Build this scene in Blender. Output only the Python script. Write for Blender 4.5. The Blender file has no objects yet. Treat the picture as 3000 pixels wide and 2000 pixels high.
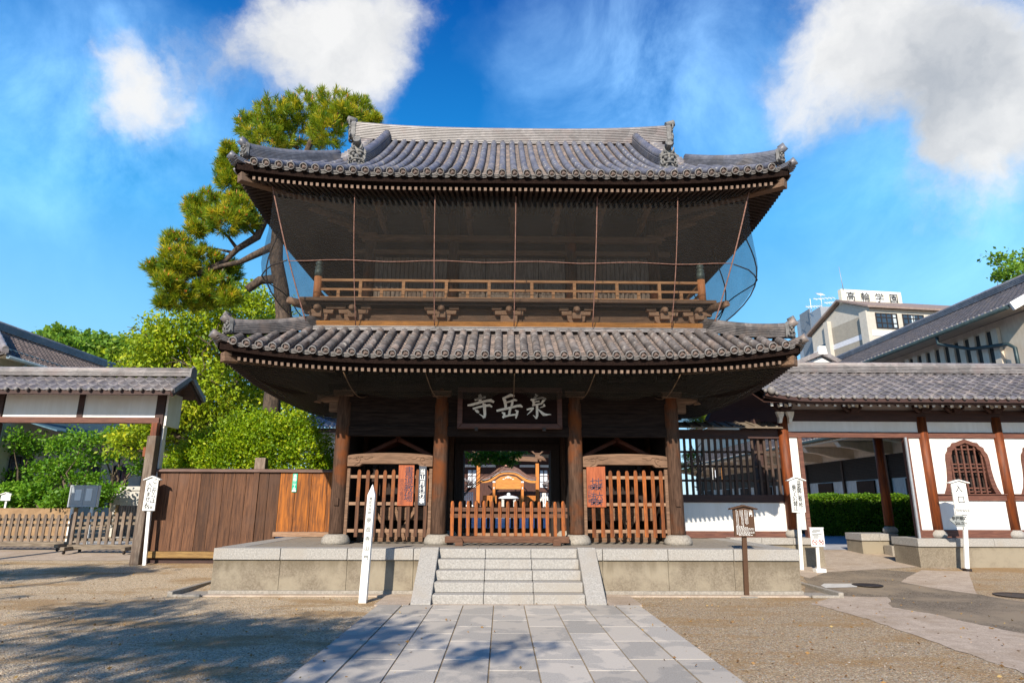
import bpy, bmesh, math, random
import numpy as np
from mathutils import Vector, Matrix
R = math.radians
random.seed(7); rng = np.random.default_rng(7)
scene = bpy.context.scene
COL = scene.collection

# ---------------------------------------------------------------- camera
CAM_X, EYE, FPX = -0.14, 1.70, 1851.0
PITCH, YAW = R(14.42), R(0.93)
cam = bpy.data.cameras.new('camera')
cam.sensor_width = 36.0; cam.lens = FPX / 3000.0 * 36.0
cam.clip_start = 0.1; cam.clip_end = 3000
camo = bpy.data.objects.new('camera', cam); COL.objects.link(camo)
camo.location = (CAM_X, 0, EYE)
camo.rotation_euler = (R(90) + PITCH, R(-0.2), -YAW)
scene.camera = camo

# ---------------------------------------------------------------- light
SUN_EL, SUN_AZ = R(30.0), R(16.0)      # sun behind the camera, a little to the left
sun = bpy.data.lights.new('sun', 'SUN'); sun.energy = 5.0; sun.angle = R(0.53)
sun.color = (1.0, 0.90, 0.75)
suno = bpy.data.objects.new('sun', sun); COL.objects.link(suno)
to_sun = Vector((-math.sin(SUN_AZ) * math.cos(SUN_EL), -math.cos(SUN_AZ) * math.cos(SUN_EL), math.sin(SUN_EL)))
suno.rotation_euler = to_sun.to_track_quat('Z', 'Y').to_euler()
suno.location = (0, -30, 40)
vs = scene.view_settings
scene.display_settings.display_device = 'sRGB'
vs.view_transform = 'Standard'; vs.look = 'None'; vs.exposure = 0.5; vs.gamma = 1.0

def px_dir(px, py):
    r = Vector((math.cos(YAW), -math.sin(YAW), 0)); fh = Vector((math.sin(YAW), math.cos(YAW), 0))
    z = Vector((0, 0, 1))
    fw = fh * math.cos(PITCH) + z * math.sin(PITCH); up = -fh * math.sin(PITCH) + z * math.cos(PITCH)
    return (r * (px - 1500) + fw * FPX - up * (py - 1000)).normalized()
def P(px, py, Y):
    d = px_dir(px, py); t = Y / d.y
    return Vector((CAM_X + t * d.x, Y, EYE + t * d.z))
def PX(px, py, Y): return P(px, py, Y).x
def PZ(px, py, Y): return P(px, py, Y).z
def zg(y):
    return 0.045 * min(max(0.0, y - 13.0), 34.0)
def PG(px, py, dz=0.0):
    d = px_dir(px, py); z = 0.0
    for _ in range(12):
        t = (z - EYE) / d.z; y = t * d.y; z = zg(y)
    return Vector((CAM_X + t * d.x, y, z + dz))

# ---------------------------------------------------------------- sky
world = bpy.data.worlds.new('World'); scene.world = world; world.use_nodes = True
wn, wl = world.node_tree.nodes, world.node_tree.links
wn.clear()
def W(t, **k):
    n = wn.new(t)
    for a, b in k.items(): setattr(n, a, b)
    return n
def wmath(op, a, b=None, c=None, clamp=False):
    n = W('ShaderNodeMath', operation=op, use_clamp=clamp)
    for i, s in enumerate((a, b, c)):
        if s is None: continue
        if isinstance(s, (int, float)): n.inputs[i].default_value = s
        else: wl.new(s, n.inputs[i])
    return n.outputs[0]
sky = W('ShaderNodeTexSky', sky_type='NISHITA', sun_disc=False)
sky.sun_elevation = SUN_EL
sky.sun_rotation = math.atan2(to_sun.x, to_sun.y)
sky.air_density = 1.0; sky.dust_density = 0.3; sky.ozone_density = 3.0
hs = W('ShaderNodeHueSaturation'); hs.inputs['Saturation'].default_value = 1.42; hs.inputs['Value'].default_value = 1.32
hs.inputs['Hue'].default_value = 0.492
wl.new(sky.outputs[0], hs.inputs['Color'])
tc = W('ShaderNodeTexCoord')
sepd = W('ShaderNodeSeparateXYZ'); wl.new(tc.outputs['Generated'], sepd.inputs[0])
hz_ = W('ShaderNodeMapRange'); wl.new(sepd.outputs['Z'], hz_.inputs['Value'])
hz_.inputs['From Min'].default_value = 0.05; hz_.inputs['From Max'].default_value = 0.62; hz_.inputs['To Min'].default_value = 1.55; hz_.inputs['To Max'].default_value = 0.88
skm = W('ShaderNodeVectorMath', operation='SCALE'); wl.new(hs.outputs[0], skm.inputs[0]); wl.new(hz_.outputs[0], skm.inputs['Scale']); skyc = skm.outputs[0]
# clear-day gradient graded over the sky texture: deep blue overhead, pale towards the horizon
gr_ = W('ShaderNodeValToRGB'); wl.new(sepd.outputs['Z'], gr_.inputs['Fac'])
ge = gr_.color_ramp.elements
ge[0].position = 0.08; ge[0].color = (3.2, 5.3, 7.3, 1); ge[1].position = 0.70; ge[1].color = (0.02, 0.62, 3.2, 1)
for (p_, c_) in ((0.24, (1.9, 4.7, 7.4, 1)), (0.40, (0.75, 3.5, 7.0, 1)), (0.54, (0.12, 1.75, 5.2, 1))):
    e_ = ge.new(p_); e_.color = c_
skx = W('ShaderNodeMix', data_type='RGBA'); skx.inputs['Factor'].default_value = 0.85
wl.new(skyc, skx.inputs['A']); wl.new(gr_.outputs['Color'], skx.inputs['B']); skyc = skx.outputs['Result']
dirv = tc.outputs['Generated']
def wnoise(scale, detail, rough, vec=dirv, dist=0.0):
    n = W('ShaderNodeTexNoise'); n.inputs['Scale'].default_value = scale; n.inputs['Detail'].default_value = detail
    n.inputs['Roughness'].default_value = rough; n.inputs['Distortion'].default_value = dist
    wl.new(vec, n.inputs['Vector']); return n
nw = wnoise(5.0, 4.0, 0.55)
sub = W('ShaderNodeVectorMath', operation='SUBTRACT'); wl.new(nw.outputs['Color'], sub.inputs[0]); sub.inputs[1].default_value = (0.5, 0.5, 0.5)
scl = W('ShaderNodeVectorMath', operation='SCALE'); wl.new(sub.outputs[0], scl.inputs[0]); scl.inputs['Scale'].default_value = 0.15
nw2 = wnoise(17.0, 5.0, 0.6)
sub2 = W('ShaderNodeVectorMath', operation='SUBTRACT'); wl.new(nw2.outputs['Color'], sub2.inputs[0]); sub2.inputs[1].default_value = (0.5, 0.5, 0.5)
scl2 = W('ShaderNodeVectorMath', operation='SCALE'); wl.new(sub2.outputs[0], scl2.inputs[0]); scl2.inputs['Scale'].default_value = 0.075
add2 = W('ShaderNodeVectorMath', operation='ADD'); wl.new(scl.outputs[0], add2.inputs[0]); wl.new(scl2.outputs[0], add2.inputs[1])
addv = W('ShaderNodeVectorMath', operation='ADD'); wl.new(dirv, addv.inputs[0]); wl.new(add2.outputs[0], addv.inputs[1])
warp = addv.outputs[0]
def blobs(lst):
    acc = None
    for (px, py, rpx, wgt) in lst:
        c = px_dir(px, py)
        dn = W('ShaderNodeVectorMath', operation='DISTANCE'); wl.new(warp, dn.inputs[0]); dn.inputs[1].default_value = c
        cosang = c.dot(px_dir(1500, 1000))
        rad = rpx * 1.18 / FPX * cosang
        t = wmath('DIVIDE', dn.outputs['Value'], rad)
        t = wmath('SUBTRACT', 1.0, t, clamp=True)
        t = wmath('MULTIPLY', t, wgt)
        acc = t if acc is None else wmath('ADD', acc, t)
    return acc
puffy = blobs([(415, 190, 165, 1.0), (370, 160, 110, 0.55), (470, 270, 200, 0.75), (560, 330, 200, 0.5), (320, 230, 150, .55), (380, 320, 170, .4),
               (700, 75, 170, .9), (830, 110, 220, 1.1), (980, 110, 240, 1.25), (1080, 170, 230, 1.1), (1130, 40, 200, 1.0), (930, 220, 190, 0.8), (1100, 280, 170, 0.55),
               (2420, 170, 270, 1.0), (2600, 120, 300, 1.25), (2800, 110, 320, 1.25), (2960, 190, 300, 1.1), (2320, 270, 240, 0.7), (2780, 260, 240, .8), (2560, 40, 220, .7), (2300, 380, 200, .35),
               (2920, 450, 270, 1.1), (2770, 480, 210, 0.8), (3060, 380, 260, .8), (2850, 420, 160, .4)])
wisp = blobs([(1760, 130, 330, 0.75), (1850, 250, 380, 0.95), (2020, 330, 330, 0.7), (1650, 70, 240, .55), (2150, 120, 300, .6),
              (120, 250, 420, 0.75), (330, 330, 380, .8), (560, 330, 300, .6), (40, 150, 130, .5), (320, 60, 80, .6), (300, 470, 600, .3), (2700, 420, 600, .8), (1450, 150, 120, .35), (2960, 640, 500, .6)])
n1 = wnoise(10.0, 9.0, 0.66, vec=warp); n2 = wnoise(4.2, 8.0, 0.64, dist=0.5)
pm_ = wmath('ADD', puffy, wmath('MULTIPLY', wmath('SUBTRACT', n1.outputs['Fac'], 0.52), 1.8))
mr = W('ShaderNodeMapRange', interpolation_type='SMOOTHERSTEP'); wl.new(pm_, mr.inputs['Value'])
mr.inputs['From Min'].default_value = 0.30; mr.inputs['From Max'].default_value = 2.35
wm = wmath('MULTIPLY', wisp, wmath('MULTIPLY', wmath('SUBTRACT', n2.outputs['Fac'], 0.30, clamp=True), 2.1), clamp=True)
wm = wmath('MULTIPLY', wm, 0.62)
mask = wmath('MULTIPLY', mr.outputs[0], 0.97)
# undersides of the big right-hand cloud are greyer
grey = blobs([(2870, 250, 330, 1.2), (2700, 240, 260, .8), (2980, 300, 300, 1.0), (980, 260, 200, .35), (2450, 300, 260, .5)])
n3 = wnoise(7.0, 6.0, 0.55, vec=warp)
gm = wmath('MULTIPLY', wmath('ADD', wmath('MULTIPLY', grey, 0.38), wmath('MULTIPLY', wmath('SUBTRACT', n3.outputs['Fac'], 0.46), 2.3)), 0.85, clamp=True)
cc = W('ShaderNodeMix', data_type='RGBA'); wl.new(gm, cc.inputs['Factor'])
cc.inputs['A'].default_value = (6.7, 6.7, 6.65, 1); cc.inputs['B'].default_value = (3.5, 3.75, 4.1, 1)
mx = W('ShaderNodeMix', data_type='RGBA'); wl.new(mask, mx.inputs['Factor'])
wadd = W('ShaderNodeMix', data_type='RGBA', blend_type='ADD', clamp_factor=True); wl.new(wm, wadd.inputs['Factor']); wl.new(skyc, wadd.inputs['A']); wadd.inputs['B'].default_value = (3.0, 4.7, 5.8, 1)
wl.new(wadd.outputs['Result'], mx.inputs['A']); wl.new(cc.outputs['Result'], mx.inputs['B'])
bg = W('ShaderNodeBackground'); wl.new(mx.outputs['Result'], bg.inputs['Color']); bg.inputs['Strength'].default_value = 0.10
wo = W('ShaderNodeOutputWorld'); wl.new(bg.outputs[0], wo.inputs['Surface'])

# ---------------------------------------------------------------- materials
def newmat(name):
    m = bpy.data.materials.new(name); m.use_nodes = True
    nt = m.node_tree; nt.nodes.clear()
    o = nt.nodes.new('ShaderNodeOutputMaterial'); b = nt.nodes.new('ShaderNodeBsdfPrincipled')
    nt.links.new(b.outputs[0], o.inputs['Surface'])
    return m, nt, b, o
def N(nt, t, ins=None, **k):
    n = nt.nodes.new(t)
    for a, b in k.items(): setattr(n, a, b)
    for a, b in (ins or {}).items():
        if hasattr(b, 'is_output'): nt.links.new(b, n.inputs[a])
        else: n.inputs[a].default_value = b
    return n
def c4(c): return (c[0], c[1], c[2], 1.0)
def mixc(nt, f, a, b, blend='MIX'):
    n = nt.nodes.new('ShaderNodeMix'); n.data_type = 'RGBA'; n.blend_type = blend
    for i, s in (('Factor', f), ('A', a), ('B', b)):
        sock = n.inputs[i]
        if i == 'Factor': sock = n.inputs[0]
        elif i == 'A': sock = n.inputs[6]
        else: sock = n.inputs[7]
        if hasattr(s, 'is_output'): nt.links.new(s, sock)
        elif isinstance(s, (int, float)): sock.default_value = s
        else: sock.default_value = c4(s)
    return n.outputs[2]
def ramp(nt, v, a, b):
    n = N(nt, 'ShaderNodeMapRange', {'Value': v, 'From Min': a, 'From Max': b}, interpolation_type='SMOOTHSTEP')
    return n.outputs[0]
def objco(nt, scale=(1, 1, 1)):
    t = N(nt, 'ShaderNodeTexCoord'); m = N(nt, 'ShaderNodeMapping', {'Vector': t.outputs['Object'], 'Scale': scale})
    return m.outputs[0]
def noise(nt, vec, scale, detail=5, rough=0.6, dist=0.0):
    return N(nt, 'ShaderNodeTexNoise', {'Vector': vec, 'Scale': scale, 'Detail': detail, 'Roughness': rough, 'Distortion': dist}).outputs['Fac']
def bump(nt, b, h, strength=0.3, dist=0.02):
    n = N(nt, 'ShaderNodeBump', {'Height': h, 'Strength': strength, 'Distance': dist})
    nt.links.new(n.outputs[0], b.inputs['Normal'])
def pm(name, col, rough=0.75, col2=None, col3=None, scale=6.0, stretch=(1, 1, 1), bmp=0.25, spec=0.4, metal=0.0, rnd=0.0, blotch=1.2, fine=None, cell=0.0):
    """general procedural surface: fine grain between col and col2, larger blotches of col3"""
    m, nt, b, o = newmat(name)
    col2 = col2 or tuple(c * 0.6 for c in col)
    v = objco(nt, stretch)
    g = noise(nt, v, scale, 6, 0.65, 0.3)
    c = mixc(nt, ramp(nt, g, 0.34, 0.68), col2, col)
    if col3:
        g2 = noise(nt, objco(nt), blotch, 5, 0.6)
        c = mixc(nt, ramp(nt, g2, 0.48, 0.68), c, col3)
    if fine:
        g3 = noise(nt, objco(nt), fine, 3, 0.7)
        c = mixc(nt, ramp(nt, g3, 0.35, 0.7), mixc(nt, 0.3, c, (0, 0, 0)), c)
    if cell:
        vo = N(nt, 'ShaderNodeTexVoronoi', {'Vector': objco(nt, (3.85, 3.1, 3.1)), 'Scale': 1.0}); sc_ = N(nt, 'ShaderNodeSeparateColor', {'Color': vo.outputs['Color']})
        hv = N(nt, 'ShaderNodeHueSaturation', {'Color': c}); nt.links.new(N(nt, 'ShaderNodeMapRange', {'Value': sc_.outputs[0], 'To Min': 1 - cell, 'To Max': 1 + cell}).outputs[0], hv.inputs['Value']); c = hv.outputs[0]
    if rnd:
        oi = N(nt, 'ShaderNodeObjectInfo')
        hv = N(nt, 'ShaderNodeHueSaturation', {'Color': c})
        nt.links.new(N(nt, 'ShaderNodeMapRange', {'Value': oi.outputs['Random'], 'To Min': 1 - rnd, 'To Max': 1 + rnd}).outputs[0], hv.inputs['Value'])
        c = hv.outputs[0]
    nt.links.new(c, b.inputs['Base Color'])
    b.inputs['Roughness'].default_value = rough; b.inputs['Specular IOR Level'].default_value = spec
    b.inputs['Metallic'].default_value = metal
    if bmp: bump(nt, b, g, bmp, 0.015)
    return m
VG = (9, 9, 0.9); HG = (0.9, 9, 9); DG = (9, 0.9, 9)      # grain along z, x, y
M = {}
M['wood_col'] = pm('aged_timber_upright', (0.105, 0.060, 0.040), 0.82, (0.045, 0.025, 0.017), (0.16, 0.048, 0.014), 3.0, VG, 0.35, blotch=0.9, spec=.15)
M['wood_dark'] = pm('dark_timber', (0.032, 0.022, 0.018), 0.9, (0.015, 0.010, 0.009), None, 3.0, HG, 0.35, spec=.08)
M['wood_dark_v'] = pm('dark_timber_upright', (0.055, 0.036, 0.028), 0.8, (0.026, 0.016, 0.012), None, 3.0, VG, 0.35)
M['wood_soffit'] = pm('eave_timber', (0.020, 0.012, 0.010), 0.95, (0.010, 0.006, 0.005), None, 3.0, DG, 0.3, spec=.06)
M['wood_tan'] = pm('sunbleached_timber', (0.36, 0.225, 0.145), 0.8, (0.22, 0.125, 0.075), (0.26, 0.15, 0.09), 3.0, HG, 0.3)
M['wood_waist'] = pm('weathered_board', (0.21, 0.125, 0.078), 0.82, (0.10, 0.057, 0.034), (0.13, 0.085, 0.06), 3.0, HG, 0.35)
M['wood_sill'] = pm('ochre_sill_timber', (0.60, 0.26, 0.06), 0.75, (0.36, 0.15, 0.035), None, 3.0, HG, 0.3)
M['wood_rail'] = pm('railing_timber', (0.52, 0.28, 0.135), 0.75, (0.34, 0.165, 0.072), None, 3.0, HG, 0.25)
M['wood_post'] = pm('railing_post_timber', (0.58, 0.25, 0.10), 0.72, (0.42, 0.16, 0.06), None, 3.0, VG, 0.25)
M['wood_carve'] = pm('carved_beam_timber', (0.225, 0.130, 0.080), 0.8, (0.125, 0.07, 0.042), None, 3.0, HG, 0.3)
M['picket'] = pm('picket_timber', (0.36, 0.098, 0.013), 0.7, (0.12, 0.034, 0.009), (0.085, 0.032, 0.014), 3.5, VG, 0.35, rnd=0.4, blotch=0.9)
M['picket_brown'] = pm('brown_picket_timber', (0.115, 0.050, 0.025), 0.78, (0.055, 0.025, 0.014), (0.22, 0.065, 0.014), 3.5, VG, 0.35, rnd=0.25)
M['rail_brown'] = pm('brown_rail_timber', (0.15, 0.070, 0.04), 0.78, (0.08, 0.036, 0.02), None, 3.5, HG, 0.3)
M['plank'] = pm('fence_plank', (0.150, 0.068, 0.034), 0.82, (0.062, 0.028, 0.016), (0.11, 0.058, 0.038), 2.6, (11, 11, 0.7), 0.4, rnd=0.30, blotch=0.6)
M['plank_orange'] = pm('orange_fence_plank', (0.48, 0.15, 0.016), 0.75, (0.13, 0.042, 0.010), (0.10, 0.038, 0.016), 2.2, (10, 10, 0.6), 0.4, rnd=0.25, blotch=1.0)
M['plank_cap'] = pm('fence_cap_timber', (0.19, 0.12, 0.10), 0.7, (0.12, 0.07, 0.055), None, 3, HG, 0.3)
M['sill_ochre'] = pm('ochre_base_timber', (0.30, 0.185, 0.065), 0.8, (0.18, 0.10, 0.036), None, 3, HG, 0.3)
M['wood_red'] = pm('red_brown_timber', (0.22, 0.052, 0.010), 0.6, (0.09, 0.022, 0.007), None, 2.2, VG, 0.25)
M['wood_redh'] = pm('red_brown_beam', (0.17, 0.070, 0.046), 0.65, (0.095, 0.036, 0.026), None, 3, HG, 0.25)
M['wood_deep'] = pm('deep_brown_beam', (0.062, 0.028, 0.023), 0.65, (0.034, 0.016, 0.014), None, 3, HG, 0.25)
M['wood_grey'] = pm('grey_weathered_timber', (0.24, 0.19, 0.15), 0.85, (0.11, 0.078, 0.06), (0.15, 0.10, 0.07), 3, VG, 0.4, rnd=0.25)
M['wood_greyh'] = pm('grey_weathered_rail', (0.25, 0.205, 0.155), 0.85, (0.12, 0.09, 0.065), None, 3, HG, 0.4)
M['tile'] = pm('grey_roof_tile', (0.150, 0.155, 0.185), 0.42, (0.095, 0.098, 0.122), (0.175, 0.162, 0.165), 9, (1, 1, 1), 0.15, spec=0.5, blotch=2.2, cell=.2)
M['tile_warm'] = pm('weathered_roof_tile', (0.175, 0.155, 0.148), 0.5, (0.095, 0.085, 0.085), (0.21, 0.165, 0.145), 9, (1, 1, 1), 0.2, spec=0.45, blotch=2.5, cell=.28)
M['tile_pan'] = pm('flat_roof_tile', (0.21, 0.17, 0.155), 0.65, (0.10, 0.082, 0.077), (0.26, 0.20, 0.175), 12, (1, 1, 1), 0.25, blotch=3)
M['tile_ridge'] = pm('ridge_tile', (0.30, 0.275, 0.27), 0.48, (0.165, 0.15, 0.15), (0.23, 0.19, 0.185), 7, (1.2, 8, 8), 0.2, spec=0.5, blotch=2, cell=.2)  # ridge tile made paler so its colour carries the light reflection
M['tile_end'] = pm('tile_end_disc', (0.25, 0.237, 0.232), 0.6, (0.165, 0.153, 0.15), None, 20, (1, 1, 1), 0.3, spec=0.4)
M['tile_orn'] = pm('ornament_tile', (0.20, 0.195, 0.19), 0.7, (0.12, 0.117, 0.115), None, 14, (1, 1, 1), 0.3, spec=0.6)
M['plaster'] = pm('white_plaster', (0.80, 0.79, 0.77), 0.9, (0.74, 0.725, 0.70), (0.72, 0.69, 0.645), 2.0, (5, 5, .5), 0.05, blotch=1)
M['white'] = pm('white_paint', (0.82, 0.82, 0.80), 0.5, (0.74, 0.74, 0.72), None, 6, VG, 0.05)
M['black'] = pm('black_paint', (0.012, 0.012, 0.013), 0.6, (0.02, 0.02, 0.02), None, 6, bmp=0)
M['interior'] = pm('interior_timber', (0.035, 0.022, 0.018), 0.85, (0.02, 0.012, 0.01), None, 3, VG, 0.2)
M['stone'] = pm('pale_granite', (0.48, 0.455, 0.425), 0.85, (0.33, 0.312, 0.29), (0.39, 0.355, 0.315), 34, (1, 1, 1), 0.25, fine=120, blotch=1.3)
M['stone_base'] = pm('grey_base_stone', (0.36, 0.325, 0.28), 0.85, (0.24, 0.215, 0.185), None, 24, (1, 1, 1), 0.3)
M['stone_slab'] = pm('platform_floor_stone', (0.38, 0.335, 0.28), 0.85, (0.27, 0.235, 0.195), (0.32, 0.265, 0.21), 12, (1, 1, 1), 0.2, fine=60)
M['metal_green'] = pm('green_patina_metal', (0.11, 0.15, 0.135), 0.5, (0.065, 0.085, 0.08), None, 14, bmp=0.1, metal=0.3)
M['metal_dark'] = pm('dark_iron', (0.045, 0.032, 0.028), 0.55, (0.025, 0.018, 0.016), None, 20, bmp=0.2, metal=0.2)
M['rust'] = pm('rusty_cable', (0.30, 0.16, 0.125), 0.75, (0.17, 0.085, 0.062), None, 20, (1, 1, 1), 0.2)
M['rope'] = pm('brown_rope', (0.15, 0.088, 0.042), 0.85, (0.085, 0.05, 0.028), None, 30, (1, 1, 1), 0.2)
M['concrete'] = pm('pale_concrete', (0.58, 0.475, 0.38), 0.95, (0.46, 0.37, 0.295), (0.44, 0.345, 0.26), 5, (1, 1, 1), 0.15, fine=50, spec=.08)
M['tile_grey'] = pm('grey_brown_tile', (0.185, 0.172, 0.178), 0.45, (0.105, 0.098, 0.104), (0.22, 0.19, 0.18), 9, (1, 1, 1), 0.15, spec=0.5, blotch=2.2, cell=.25)
M['concrete_w'] = pm('white_concrete', (0.58, 0.56, 0.52), 0.9, (0.46, 0.44, 0.41), None, 8, (1, 1, 1), 0.15)
M['bark'] = pm('pine_bark', (0.12, 0.085, 0.062), 0.9, (0.035, 0.026, 0.022), None, 9, (1.6, 1.6, 0.7), 1.0)
M['bark_grey'] = pm('grey_bark', (0.16, 0.125, 0.085), 0.9, (0.06, 0.045, 0.032), None, 9, (1.6, 1.6, 0.5), 0.8)
M['candle'] = pm('pine_candle', (0.42, 0.22, 0.075), 0.7, (0.36, 0.13, 0.03), None, 5)
M['cone'] = pm('young_cone', (0.62, 0.17, 0.02), 0.7, (0.48, 0.12, 0.015), None, 5)
M['cream'] = pm('cream_wall', (0.54, 0.49, 0.41), 0.9, (0.48, 0.43, 0.355), None, 3, bmp=0.05)
M['hall_wall'] = pm('hall_wall_render', (0.66, 0.58, 0.48), 0.9, (0.58, 0.50, 0.41), (0.52, 0.45, 0.36), 3, (4, 4, .6), bmp=0.05)
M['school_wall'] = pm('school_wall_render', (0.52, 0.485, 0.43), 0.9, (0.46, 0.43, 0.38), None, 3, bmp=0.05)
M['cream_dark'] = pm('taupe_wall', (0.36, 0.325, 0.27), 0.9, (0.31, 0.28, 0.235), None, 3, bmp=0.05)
M['band'] = pm('pale_band', (0.66, 0.67, 0.72), 0.8, (0.60, 0.61, 0.66), None, 3, bmp=0.0)
M['glass'] = pm('dark_window_glass', (0.035, 0.05, 0.075), 0.08, (0.02, 0.03, 0.045), None, 2, bmp=0.0, spec=0.8)
M['curtain'] = pm('pale_curtain', (0.55, 0.62, 0.66), 0.9, (0.4, 0.46, 0.5), None, 3, (6, 6, 1), 0.1)
M['shoji'] = pm('paper_screen', (0.62, 0.68, 0.78), 0.9, (0.56, 0.62, 0.72), None, 3, bmp=0.0)
M['sign_red'] = pm('red_wood_board', (0.40, 0.105, 0.038), 0.7, (0.26, 0.062, 0.022), None, 2.5, VG, 0.2)
M['sign_dark'] = pm('slate_wood_board', (0.085, 0.098, 0.125), 0.7, (0.045, 0.052, 0.07), None, 2.5, VG, 0.2)
M['sign_brown'] = pm('brown_sign_metal', (0.085, 0.040, 0.018), 0.5, (0.072, 0.034, 0.016), None, 4, bmp=0.05)
M['ink_blue'] = pm('faded_blue_ink', (0.055, 0.050, 0.085), 0.8, (0.035, 0.03, 0.05), None, 30, bmp=0)
M['ink_faint'] = pm('faint_ink', (0.20, 0.07, 0.05), 0.8, (0.15, 0.05, 0.04), None, 30, bmp=0)
M['red'] = pm('red_paint', (0.60, 0.03, 0.025), 0.5, (0.5, 0.025, 0.02), None, 8, bmp=0)
M['green'] = pm('green_enamel', (0.0, 0.42, 0.26), 0.4, (0.0, 0.36, 0.22), None, 8, bmp=0)
M['ink_white'] = pm('cream_paint', (0.88, 0.85, 0.78), 0.7, (0.72, 0.67, 0.59), None, 18, bmp=0.1)
M['grey_sign'] = pm('grey_sign_board', (0.30, 0.32, 0.32), 0.5, (0.25, 0.27, 0.27), None, 4, bmp=0)
M['copper'] = pm('copper_roof', (0.20, 0.115, 0.10), 0.35, (0.13, 0.07, 0.06), (0.24, 0.11, 0.06), 6, (1, 1, 1), 0.1, spec=0.6, metal=0.25)
M['orange_wood'] = pm('golden_timber', (0.60, 0.26, 0.05), 0.6, (0.42, 0.16, 0.03), None, 3, HG, 0.2)
M['orange_post'] = pm('orange_timber_post', (0.60, 0.22, 0.035), 0.6, (0.42, 0.13, 0.02), None, 3, VG, 0.2)
M['gutter'] = pm('teal_gutter', (0.045, 0.075, 0.085), 0.45, (0.03, 0.05, 0.056), None, 6, bmp=0.05, metal=0.3)
M['metal_grey'] = pm('grey_metal', (0.38, 0.40, 0.43), 0.5, (0.31, 0.33, 0.36), None, 6, bmp=0.05, metal=0.3)
M['blue_metal'] = pm('blue_metal_roof', (0.10, 0.20, 0.27), 0.5, (0.06, 0.13, 0.18), None, 4, (8, 1, 1), 0.1, metal=0.2)
# --- special materials
def stained_panel():
    m, nt, b, o = newmat('stained_stone_panel')
    v = objco(nt); g = noise(nt, v, 30, 4, 0.7); l = noise(nt, v, 1.1, 6, 0.62); s = noise(nt, objco(nt, (3, 3, 0.6)), 2.2, 5, 0.6)
    c = mixc(nt, ramp(nt, g, 0.3, 0.7), (0.16, 0.132, 0.098), (0.255, 0.215, 0.165))
    c = mixc(nt, ramp(nt, l, 0.42, 0.62), c, (0.285, 0.245, 0.185))
    t = N(nt, 'ShaderNodeTexCoord'); sp = N(nt, 'ShaderNodeSeparateXYZ', {'Vector': t.outputs['Object']})
    top = ramp(nt, N(nt, 'ShaderNodeMath', {0: sp.outputs['Z'], 1: N(nt, 'ShaderNodeMath', {0: s, 1: 0.5}, operation='MULTIPLY').outputs[0]}, operation='ADD').outputs[0], 0.62, 0.95)
    c = mixc(nt, N(nt, 'ShaderNodeMath', {0: top, 1: 0.75}, operation='MULTIPLY').outputs[0], c, (0.13, 0.105, 0.072))
    st = ramp(nt, noise(nt, objco(nt, (1, 1, 1.6)), 2.6, 6, 0.7), 0.55, 0.72)
    c = mixc(nt, N(nt, 'ShaderNodeMath', {0: st, 1: 0.5}, operation='MULTIPLY').outputs[0], c, (0.17, 0.145, 0.11))
    nt.links.new(c, b.inputs['Base Color']); b.inputs['Roughness'].default_value = 0.95; b.inputs['Specular IOR Level'].default_value = 0.1
    bump(nt, b, g, 0.25, 0.01); return m
M['panel'] = stained_panel()

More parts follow.
